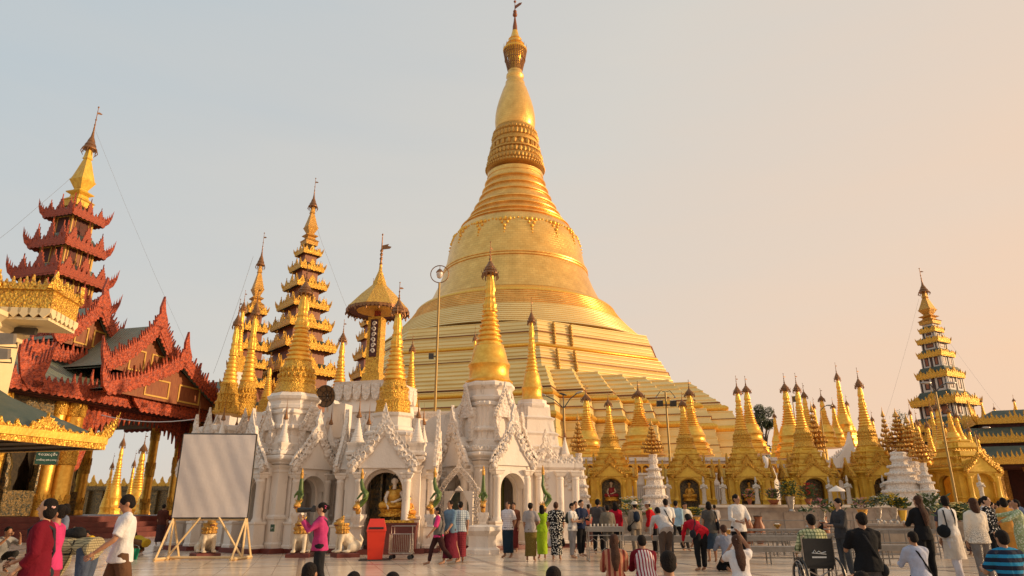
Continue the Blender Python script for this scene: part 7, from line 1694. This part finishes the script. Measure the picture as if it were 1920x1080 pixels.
t = thing('floodlight_mast', 'gold pole with two dark square floodlights left of the second gold shrine spire', 'lamp post', (Ax(1252, 800, Yf), Yf, 0), 0, 'lamp posts on the terrace')
zt_ = Zt(735, Yf); pole(t, [(0, 0, 1.3), (0, 0, zt_)], [.1, .07], M['polegold'])
z_ = Zt(757, Yf); pole(t, [(-.6, -.1, z_ - .1), (.6, -.1, z_ - .1)], .04, M['lamp'], 'crossbar')
for dx in (-.52, .5): mb = MB(); mb.prism([(-.24, -.22), (.24, -.2), (.22, .22), (-.22, .2)], (dx, -.15, z_), (1, 0, 0), (0, -.25, 1), .3); mb.obj('floodlight', M['lamp'], t)
for dx in (-.7, .7): pole(t, [(0, 0, zt_), (dx * .5, 0, zt_ + .1), (dx, 0, zt_ - .35)], .025, M['lamp'], 'arm'); mb = MB(); mb.ball((dx, 0, zt_ - .4), (.1, .1, .06), 8, 5); mb.obj('lamp_head', M['steel'], t)
for px, py0, Yq, lab, hd in ((1786, 735, 36, 'gold lamp pole in front of the dark roofed tower with two grey heads', 2), (1505, 742, 62, 'pole with a dark speaker box beside the fourth gold shrine spire', 0), (1556, 770, 62, 'curved arm lamp pole with a dark box between distant stupas', 1), (1845, 815, 48, 'lamp pole with one grey head in front of the right hand hall', 1)):
    t = thing('street_lamp', lab, 'lamp post', (Ax(px, 900, Yq), Yq, 0), 0, 'lamp posts on the terrace'); zt_ = Zt(py0, Yq)
    pole(t, [(0, 0, 0), (0, 0, zt_)], [.065, .045], M['polegold'])
    if hd != 1: mb = MB(); mb.cb((.3, 0, zt_ - .3), (.4, .3, .5)) if hd == 0 else None; (mb.obj('speaker_box', M['lamp'], t) if hd == 0 else None)
    for k in range(hd):
        dx = (.75, -.35)[k]; pole(t, [(0, 0, zt_), (dx * .5, 0, zt_ + .35), (dx, 0, zt_ + .5)], .03, M['lamp'], 'arm'); mb = MB(); mb.ball((dx * 1.2, 0, zt_ + .48), (.32, .12, .07), 10, 6); mb.obj('lamp_head', M['steel'], t, 60)
# guy wires
for a, b, lab in ((Wp(177, 240, 45), Vector((Ax(385, 720, 60), 60, Zt(720, 60))), 'thin guy wire running down right from the red tower finial'), (Wp(168, 300, 45), Vector((Ax(-30, 470, 40), 40, Zt(470, 40))), 'thin guy wire running down left from the red tower finial'), (Wp(1723, 560, 66), Vector((Ax(1655, 800, 70), 70, Zt(800, 70))), 'thin guy wire left of the dark roofed tower'), (Wp(1730, 570, 66), Vector((Ax(1900, 800, 60), 60, Zt(800, 60))), 'thin guy wire right of the dark roofed tower'), (Wp(585, 400, 47), Vector((Ax(660, 600, 50), 50, Zt(600, 50))), 'thin guy wire right of the tall gold tower'), (Wp(475, 480, 44), Vector((Ax(400, 700, 48), 48, Zt(700, 48))), 'thin guy wire left of the slender gold tower')):
    mb = MB(); m_ = (a + b) / 2 - Vector((0, 0, (a - b).length * .02)); mb.tube([a, (a + m_) / 2 - Vector((0, 0, .1)), m_, (b + m_) / 2 - Vector((0, 0, .1)), b], .008, 4); o = mb.obj('guy_wire', M['steel']); tag(o, lab, 'wire')
mb = MB(); a, b = Wp(190, 778, 33), Wp(372, 785, 30); mb.tube([a + (b - a) * q - Vector((0, 0, .9 * q * (1 - q))) for q in [k / 8 for k in range(9)]], .018, 4); tag(mb.obj('cable', M['screen']), 'pale sagging cable strung from the red hall to the white shrines', 'cable')
# ---- benches, rails, tables in the middle ground
def bench(label, px, Y, L, h=.45, rz=0, nm='bench', mt='greysteel', sh=False):
    t = thing(nm, label, nm.replace('_', ' '), (Gx(px, Y, .3), Y, 0), R(rz), 'grey metal benches and rails')
    mb = MB(); mb.bx(-L / 2, L / 2, -.2, .2, h - .05, h); mb.bx(-L / 2 + .02, L / 2 - .02, -.21, -.17, h - .14, h - .05); mb.obj('top', M[mt], t)
    n = max(2, int(L / 1.1) + 1)
    for i in range(n):
        x = -L / 2 + .12 + (L - .24) * i / (n - 1)
        for y in (-.16, .16): mb = MB(); mb.tube([(x, y, 0), (x, y, h - .05)], .02, 6); mb.obj('leg', M[mt], t)
    mb = MB(); mb.bx(-L / 2 + .12, L / 2 - .12, -.012, .012, .14, .17); mb.obj('stretcher', M[mt], t)
def rail(label, px0, px1, Y, h=.9, n=8, rz=0):
    x0, x1 = Gx(px0, Y, .4), Gx(px1, Y, .4); t = thing('railing', label, 'railing', (x0, Y, 0), R(rz), 'grey metal benches and rails'); L = x1 - x0
    for z in (h, h * .55, .12):
        mb = MB(); mb.tube([(0, 0, z), (L, 0, z)], .022, 6); mb.obj('rail', M['greysteel'], t)
    for i in range(n + 1): mb = MB(); mb.tube([(L * i / n, 0, 0), (L * i / n, 0, h + .02)], .02, 6); mb.obj('post', M['greysteel'], t)
rail('long grey rail across the right side in front of the marble ledge', 1350, 1722, 31, .95, 9)
rail('grey rail in front of the second gold shrine', 1170, 1345, 30, .9, 5)
rail('low grey rail behind the man in the wheelchair', 1440, 1600, 25, .75, 4)
bench('long grey bench behind the man bowing over', 1235, 22.6, 2.8, .62); bench('long grey bench behind the man in the white shirt', 1420, 23, 3.6, .6); bench('grey bench between the kneeling man and the wheelchair', 1440, 19.8, 2.6, .45); bench('grey bench on the right by the kneeling man in pale blue', 1660, 19.5, 2.2, .5)
bench('narrow grey bench near the woman in black', 1600, 27, 3.2, .5); bench('far grey bench below the vases', 1500, 28.5, 4.0, .5); bench('grey bench left of the white leggings woman', 1700, 23.5, 1.8, .8)
t = thing('offering_table', 'steel offering table with hexagonal wire sides and castors', 'table', (Gx(1134, 20.8, .5), 20.8, 0), 0)
mb = MB(); mb.bx(-.52, .52, -.3, .3, .80, .93); mb.obj('tray', M['greysteel'], t)
for x in (-.48, .48):
    for y in (-.26, .26): mb = MB(); mb.tube([(x, y, .06), (x, y, .8)], .018, 6); mb.ball((x, y, .04), .04, 8, 5); mb.obj('leg', M['steel'], t)
mb = MB()
for i in range(4):
    cx = -.36 + i * .24
    mb.tube([(cx + .13 * cos(R(30 + 60 * k)), -.3, .46 + .16 * sin(R(30 + 60 * k))) for k in range(7)], .010, 4)
mb.tube([(-.48, -.3, .26), (.48, -.3, .26)], .012, 4); mb.tube([(-.48, -.3, .7), (.48, -.3, .7)], .012, 4); mb.obj('wire_side', M['steel'], t)
for i in range(8):
    o = thing('candle', ('leftmost', 'second from the left', 'third from the left', 'fourth from the left', 'fourth from the right', 'third from the right', 'second from the right', 'rightmost')[i] + ' short candle on the steel table with hexagonal wire sides', 'candle', (t.location.x - .4 + i * .11, t.location.y - .1 + .05 * (i % 3), .93), 0, 'candles on the steel offering table')
    part('cndl', 'wax', lambda b: b.lathe([(.025, 0), (.025, .07), (.02, .075)], 8), M['cream'], o, 40); part('wick', 'wick', lambda b: b.tube([(0, 0, .07), (0, 0, .09)], .003, 4), M['black'], o)
t = thing('candle_table', 'grey table with curled iron brackets beside the seated wheelchair man', 'table', (Gx(1455, 24.2, .5), 24.2, 0), 0)
mb = MB(); mb.bx(-.9, .9, -.3, .3, .72, .78); mb.obj('top', M['greysteel'], t)
mb = MB()
for sx in (-1, 1):
    for k in range(3): mb.tube([(sx * (.25 + .22 * k) + .1 * cos(q), -.3, .6 + .09 * sin(q)) for q in [j * .7 for j in range(9)]], .014, 4)
    mb.tube([(sx * .1, -.3, .72), (sx * .08, -.3, .35), (sx * .12, -.3, 0)], .035, 6)
mb.obj('iron_scrolls', M['greysteel'], t)
t = thing('stone_counter', 'grey brown stone counter with small offerings behind the woman in black', 'counter', (Gx(1690, 24.8, .5), 24.8, 0), R(4))
mb = MB(); mb.bx(-.95, .95, -.35, .4, 0, .86); mb.bx(-1.0, 1.0, -.4, .45, .86, .93); mb.obj('stone', M['greystone'], t)
ORD = ('leftmost', 'second from the left', 'third from the left', 'fourth from the left', 'fourth from the right', 'third from the right', 'second from the right', 'rightmost')
for i in range(8):
    x_ = t.location.x - .8 + i * .22; o = thing('offering_cup', ORD[i] + ' small pale offering cup on the grey brown stone counter', 'cup', (x_, t.location.y + .01 * (i % 3) - .2, .93), 0, 'offering cups on the stone counter')
    part('cup', 'cup', lambda b: b.lathe([(.03, 0), (.05, .03), (.055, .08), (.045, .08)], 10), M['cream'], o, 40); part('cupf', 'filling', lambda b: b.ball((0, 0, .08), (.04, .04, .03), 6, 4), M['whitecarve'], o, 60)
# wheelchair
wx, wy = Gx(1527, 12.6, .5), 12.55
t = thing('wheelchair', 'black wheelchair with a pale printed back seen from behind', 'wheelchair', (wx, wy, 0), R(180))
FX = M['black']
mb = MB(); mb.bx(-.25, .25, .16, .19, .5, .93); bk = mb.obj('backrest', FX, t)
WMT = mat('print', (.6, .6, .6), .6)
mb = MB(); mb.bx(-.12, .0 + .12, .191, .194, .62, .645)
mb.tube([(.10, .196, .70), (.07, .197, .745), (.04, .197, .70), (.0, .197, .73), (-.04, .197, .70), (-.12, .197, .72)], .006, 4); mb.tube([(.12, .197, .70), (-.12, .197, .68)], .006, 4); mb.obj('back_print', WMT, bk)
mb = MB(); mb.bx(-.24, .24, -.3, .16, .45, .5); mb.obj('seat', FX, t)
for sx in (-1, 1):
    mb = MB(); mb.tube([(.0 + .30 * cos(a), .30 * sin(a), 0) for a in [2 * pi * k / 28 for k in range(29)]], .018, 6); o = mb.obj('wheel', FX, t, 60); o.rotation_euler = (0, pi / 2, 0); o.location = (sx * .30, .08, .318)
    mb = MB(); mb.tube([(.0 + .26 * cos(a), .26 * sin(a), sx * .04) for a in [2 * pi * k / 24 for k in range(25)]], .008, 5)
    for k in range(10): mb.tube([(0, 0, 0), (.29 * cos(2 * pi * k / 10), .29 * sin(2 * pi * k / 10), 0)], .004, 4)
    mb.obj('rim', M['steel'], o)
    mb = MB(); mb.tube([(sx * .26, .17, .2), (sx * .26, .17, .95), (sx * .26, .28, .97)], .013, 6); mb.tube([(sx * .26, -.3, .5), (sx * .26, -.38, .1), (sx * .2, -.5, .08)], .013, 6); mb.tube([(sx * .26, .15, .7), (sx * .26, -.25, .7), (sx * .26, -.25, .48)], .015, 6); mb.obj('side_frame', M['steel'], t, 50)
    mb = MB(); mb.tube([(.07 * cos(a), .07 * sin(a), 0) for a in [2 * pi * k / 12 for k in range(13)]], .016, 5); o = mb.obj('castor', FX, t); o.rotation_euler = (0, pi / 2, 0); o.location = (sx * .22, -.36, .088)
mb = MB(); mb.tube([(-.25, .12, .2), (.25, .12, .45)], .012, 5); mb.tube([(.25, .12, .2), (-.25, .12, .45)], .012, 5); mb.obj('cross_brace', M['steel'], t)
# vases and flowers
def flowers(label, px, Y, z0, vh, vr, col, fh=.55, n=60, vm='steel', leaf=True, spread=1.0, nm='flower_vase'):
    t = thing(nm, label, 'flower vase', (Gx(px, Y, z0 + .3), Y, z0), R(random.uniform(0, 90)), 'vases and flower offerings')
    mb = MB(); mb.lathe([(vr * .7, 0), (vr * .72, .03), (vr * .5, vh * .15), (vr * .85, vh * .6), (vr, vh * .92), (vr * 1.12, vh), (vr * .9, vh)], 16); mb.obj('vase', M[vm], t, 40)
    mb = MB(); rs = random.Random(px)
    for i in range(n):
        a = rs.uniform(0, 2 * pi); r = abs(rs.gauss(0, .16)) * spread; z = vh + rs.uniform(.05, fh * .8); d = Vector((cos(a), sin(a), rs.uniform(.2, 1.2))).normalized(); p = Vector((r * cos(a), r * sin(a), z)); s_ = d.orthogonal().normalized() * .022; L = rs.uniform(.1, .24)
        mb.add([tuple(p - s_), tuple(p + d * L * .5 - s_ * 1.6), tuple(p + d * L), tuple(p + d * L * .5 + s_ * 1.6), tuple(p + s_)], [(0, 1, 2, 3, 4)])
    mb.obj('foliage', M['leaf'], t)
    mb = MB()
    for i in range(int(n * .6)):
        a = rs.uniform(0, 2 * pi); r = abs(rs.gauss(0, .17)) * spread; z = vh + rs.uniform(.2, 1) * fh; c = (r * cos(a), r * sin(a), z)
        for k in range(4): b = 2 * pi * k / 4; mb.ball((c[0] + .02 * cos(b), c[1] + .02 * sin(b), c[2]), (.022, .022, .014), 5, 3)
    mb.obj('blossoms', cloth(col), t)
Y_, P_, WHT, RD = (.75, .50, .04), (.62, .22, .26), (.72, .66, .55), (.5, .03, .03)
flowers('tall silver vase crowded with yellow flowers left of the fourth gold shrine', 1483, 37.6, 1.3, .75, .24, Y_, .9, 200, spread=1.5)
flowers('low planter of mixed pink flowers on the marble ledge', 1450, 38.2, 1.64, .25, .3, P_, .6, 120, 'redwood', spread=1.4)
flowers('squat vase of pink and white flowers beside the dark grey figure', 1540, 30, .9, .5, .2, P_, .45, 80)
flowers('brass pot of pink ribboned flowers behind the man in black', 1617, 32, 1.0, .4, .22, (.66, .35, .38), .5, 110, 'goldold', spread=1.4)
flowers('silver urn with green leaves right of the dark arch', 1646, 30, .95, .5, .18, WHT, .5, 110)
flowers('pair forming silver urn of tall green leaves near the woman in black', 1675, 29, .95, .5, .2, Y_, .6, 140, spread=1.2)
flowers('yellow glazed pot of leaves beside the silver urns', 1692, 29, .95, .42, .17, Y_, .5, 110, 'goldpaint')
flowers('basket of yellow flowers in front of the gold shrine platform', 1300, 31, .7, .4, .3, Y_, .4, 140, 'goldold', spread=1.6)
flowers('cluster of cream flowers beside the photographers in the crowd', 1186, 29, .6, .5, .3, WHT, .8, 180, 'steel', spread=1.6)
flowers('large heap of pale yellow flowers behind the white jacketed woman', 1799, 20.5, .55, .5, .3, (.76, .62, .26), .55, 240, 'steel', spread=1.5)
flowers('cream flower stand left of the white jacketed woman', 1752, 24, .7, .5, .25, WHT, .8, 180, 'steel', spread=1.4)
flowers('small brown pot plant on the marble ledge', 1405, 37.9, 1.64, .3, .15, P_, .5, 80, 'redwood')
flowers('dark plant in a clay pot in front of the fourth shrine arch', 1515, 37.8, 1.64, .3, .2, RD, .8, 160, 'redwood', spread=1.3)
flowers('silver can with few stems on the rail by the wheelchair', 1513, 27.5, .75, .5, .14, WHT, .2, 30)
flowers('small flower pot between the rails and the man in black', 1565, 29.5, .9, .3, .13, Y_, .45, 80)
for px, Y, lab in ((1403, 31, 'dark clay jar left of the standing white shirted man'), (1423, 31, 'second dark clay jar in front of the marble ledge'), (1545, 31, 'tall dark clay jar behind the dark grey figure')):
    t = thing('clay_jar', lab, 'jar', (Gx(px, Y, .6), Y, 0), 0, 'dark clay jars'); mb = MB(); mb.lathe([(.12, 0), (.24, .3), (.25, .7), (.14, .95), (.18, 1.1), (.16, 1.1)], 16); mb.obj('jar', M['redwood'], t, 40); part('jst', 'rim', lambda b: b.lathe([(.17, 1.1), (.2, 1.12), (.17, 1.15)], 16), M['bark'], t)
t = thing('white_parasol', 'tiny white offering parasol on the marble ledge between two gold shrines', 'parasol', (Gx(1571, 38.2, 2), 38.2, 1.64), 0)
mb = MB(); mb.tube([(0, 0, 0), (0, 0, .75)], .02, 6); mb.obj('stick', M['steel'], t); mb = MB(); mb.lathe([(.42, .68), (.36, .78), (.15, .9), (.02, .98)], 14); mb.obj('shade', M['white'], t, 30)
# buckets, small litter by the hall
for px, Y, c, lab in ((110, 21, (.55, .02, .02), 'red plastic bucket on the paving near the squatting children'), (249, 21.5, (.02, .25, .14), 'green plastic bucket right of the young man in white')):
    t = thing('bucket', lab, 'bucket', (Gx(px, Y, .1), Y, 0)); mb = MB(); mb.lathe([(.12, 0), (.17, .3), (.18, .3), (.165, .28), (.12, .02)], 16); mb.obj('pail', cloth(c), t, 40); mb = MB(); mb.tube([(.17 * cos(a), 0, .28 + .12 * sin(a)) for a in [pi * k / 8 for k in range(9)]], .006, 4); mb.obj('handle', M['steel'], t)
t = thing('green_notice', 'small dark green notice plate on the white column left of the photographer', 'sign', Wp(511, 990, 23.2), R(-30))
mb = MB(); mb.bx(-.09, .09, -.012, .012, -.11, .11); mb.obj('plate', mat('notice green', (.02, .06, .03), .4), t)
burm(t, -.035, .0, .05, 'uo', -.02)

# ================================================================== TREES
def tree(label, px, base, top, Y, wpx, mt, seed=1, n=2600, nm='tree', group='trees beyond the terrace'):
    rs = random.Random(seed); z1 = Zt(top, Y); x = Ax(px, base, Y); rad = wpx * mpp(Y, z1) / 2; z0 = Zt(base, Y); H = z1 - z0
    t = thing(nm, label, 'tree', (x, Y, 0), 0, group)
    mb = MB(); cz = z0 + H * .25
    mb.tube([(0, 0, 0), (.1, .1, z0 * .6), (0, 0, cz)], [.5, .38, .26], 10)
    clumps = []
    for k in range(15):
        a = rs.uniform(0, 2 * pi); rr = rs.uniform(.1, .85) * rad; zz = z0 + H * rs.uniform(.12, .9); rr *= (1 - .6 * max(0, (zz - z0) / H - .4)); c = Vector((rr * cos(a), rr * .7 * sin(a), zz)); clumps.append((c, rad * rs.uniform(.2, .42)))
        mb.tube([(0, 0, cz - H * .15), tuple(c * .5 + Vector((0, 0, cz * .5))), tuple(c)], [.16, .09, .03], 6)
    mb.obj('trunk', M['bark'], t, 60)
    mb = MB()
    for i in range(n):
        c, r = clumps[rs.randrange(len(clumps))]; d = Vector((rs.gauss(0, 1), rs.gauss(0, 1), rs.gauss(0, .8))).normalized() * r * rs.uniform(.5, 1.1) ** .7; p = c + d
        u = Vector((rs.gauss(0, 1), rs.gauss(0, 1), rs.gauss(0, 1))).normalized(); v = u.orthogonal().normalized(); s_ = rad * rs.uniform(.035, .07)
        mb.add([tuple(p - u * s_), tuple(p + v * s_ * .5), tuple(p + u * s_), tuple(p - v * s_ * .5)], [(0, 1, 2, 3)])
    mb.obj('crown', mt, t)
tree('dark leafy tree rising right of the great stupa terrace', 1436, 868, 755, 112, 62, M['leafdark'], 3, 7500)
tree('thin leafy tree left of the dark roofed tower', 1694, 830, 770, 78, 52, M['leaf'], 5, 900)
tree('small green tree behind the satellite dish and the gold tower', 612, 790, 728, 60, 46, M['leafdark'], 8, 1500)
tree('low green shrub tree behind the lotus pedestal', 648, 770, 715, 62, 30, M['leafdark'], 9, 900)
def palm(label, px, top, Y, seed):
    rs = random.Random(seed); z = Zt(top, Y) - 1.2; t = thing('palm_tree', label, 'tree', (Ax(px, 850, Y), Y, 0), 0, 'palms beyond the terrace')
    mb = MB(); mb.tube([(0, 0, 0), (.15, 0, z * .5), (0, 0, z)], [.28, .2, .17], 10); mb.obj('trunk', M['bark'], t, 60)
    mb = MB()
    for k in range(16):
        a = 2 * pi * k / 16 + rs.uniform(-.2, .2); L = rs.uniform(1.5, 2.3); el = rs.uniform(.1, 1.1); pts = [Vector((L * q * cos(a), L * q * sin(a), L * (q * el - .9 * q * q))) + Vector((0, 0, z)) for q in [i / 7 for i in range(8)]]
        sd_ = Vector((-sin(a), cos(a), 0))
        for p, q in zip(pts, pts[1:]):
            for sg in (-1, 1):
                for f in (0, .5):
                    b = p + (q - p) * f; tip = b + sd_ * sg * .38 + (q - p).normalized() * .22 - Vector((0, 0, .12)); mb.add([tuple(b), tuple(b + (q - p) * .28), tuple(tip)], [(0, 1, 2)])
        mb.tube(pts, [.03] * 4 + [.02] * 4, 4)
    mb.obj('fronds', mt_palm, t)
mt_palm = mat('dusty palm frond', (.14, .12, .05), .6, 0, (.22, .17, .08), 3)
palm('palm crown just right of the fifth gold shrine', 1648, 822, 60, 4); palm('second palm close to the tiered finials at the right', 1662, 836, 56, 6)

# more rails and low tables in the offering area
rail('grey rail just behind the kneeling man in pale blue', 1640, 1760, 22, .8, 4)
rail('grey rail between the stone counter and the white jacketed woman', 1700, 1830, 26, .9, 4)
rail('long low grey rail in front of the gold shrine platform', 1180, 1400, 36, .9, 8)
bench('low grey bench under the clay jars', 1410, 29.5, 3.0, .45); bench('grey bench behind the woman in the dark waistcoat', 1310, 24.5, 2.4, .5); bench('small grey bench near the dark grey figure', 1555, 22, 1.8, .45)
for px, Y, lab in ((1365, 24, 'small bowl of offerings on the grey bench behind the white shirted man'), (1458, 24.2, 'gold offering cup on the candle table')):
    t = thing('offering_bowl', lab, 'bowl', (Gx(px, Y, .8), Y, .62 if px < 1400 else .785), 0); mb = MB(); mb.lathe([(.05, 0), (.04, .03), (.12, .1), (.13, .14), (.11, .13)], 14); mb.obj('bowl', M['goldold'], t, 40); mb = MB(); [mb.ball((.05 * cos(k), .05 * sin(k), .14), .035, 6, 4) for k in range(6)]; mb.obj('offering', M['cream'], t)
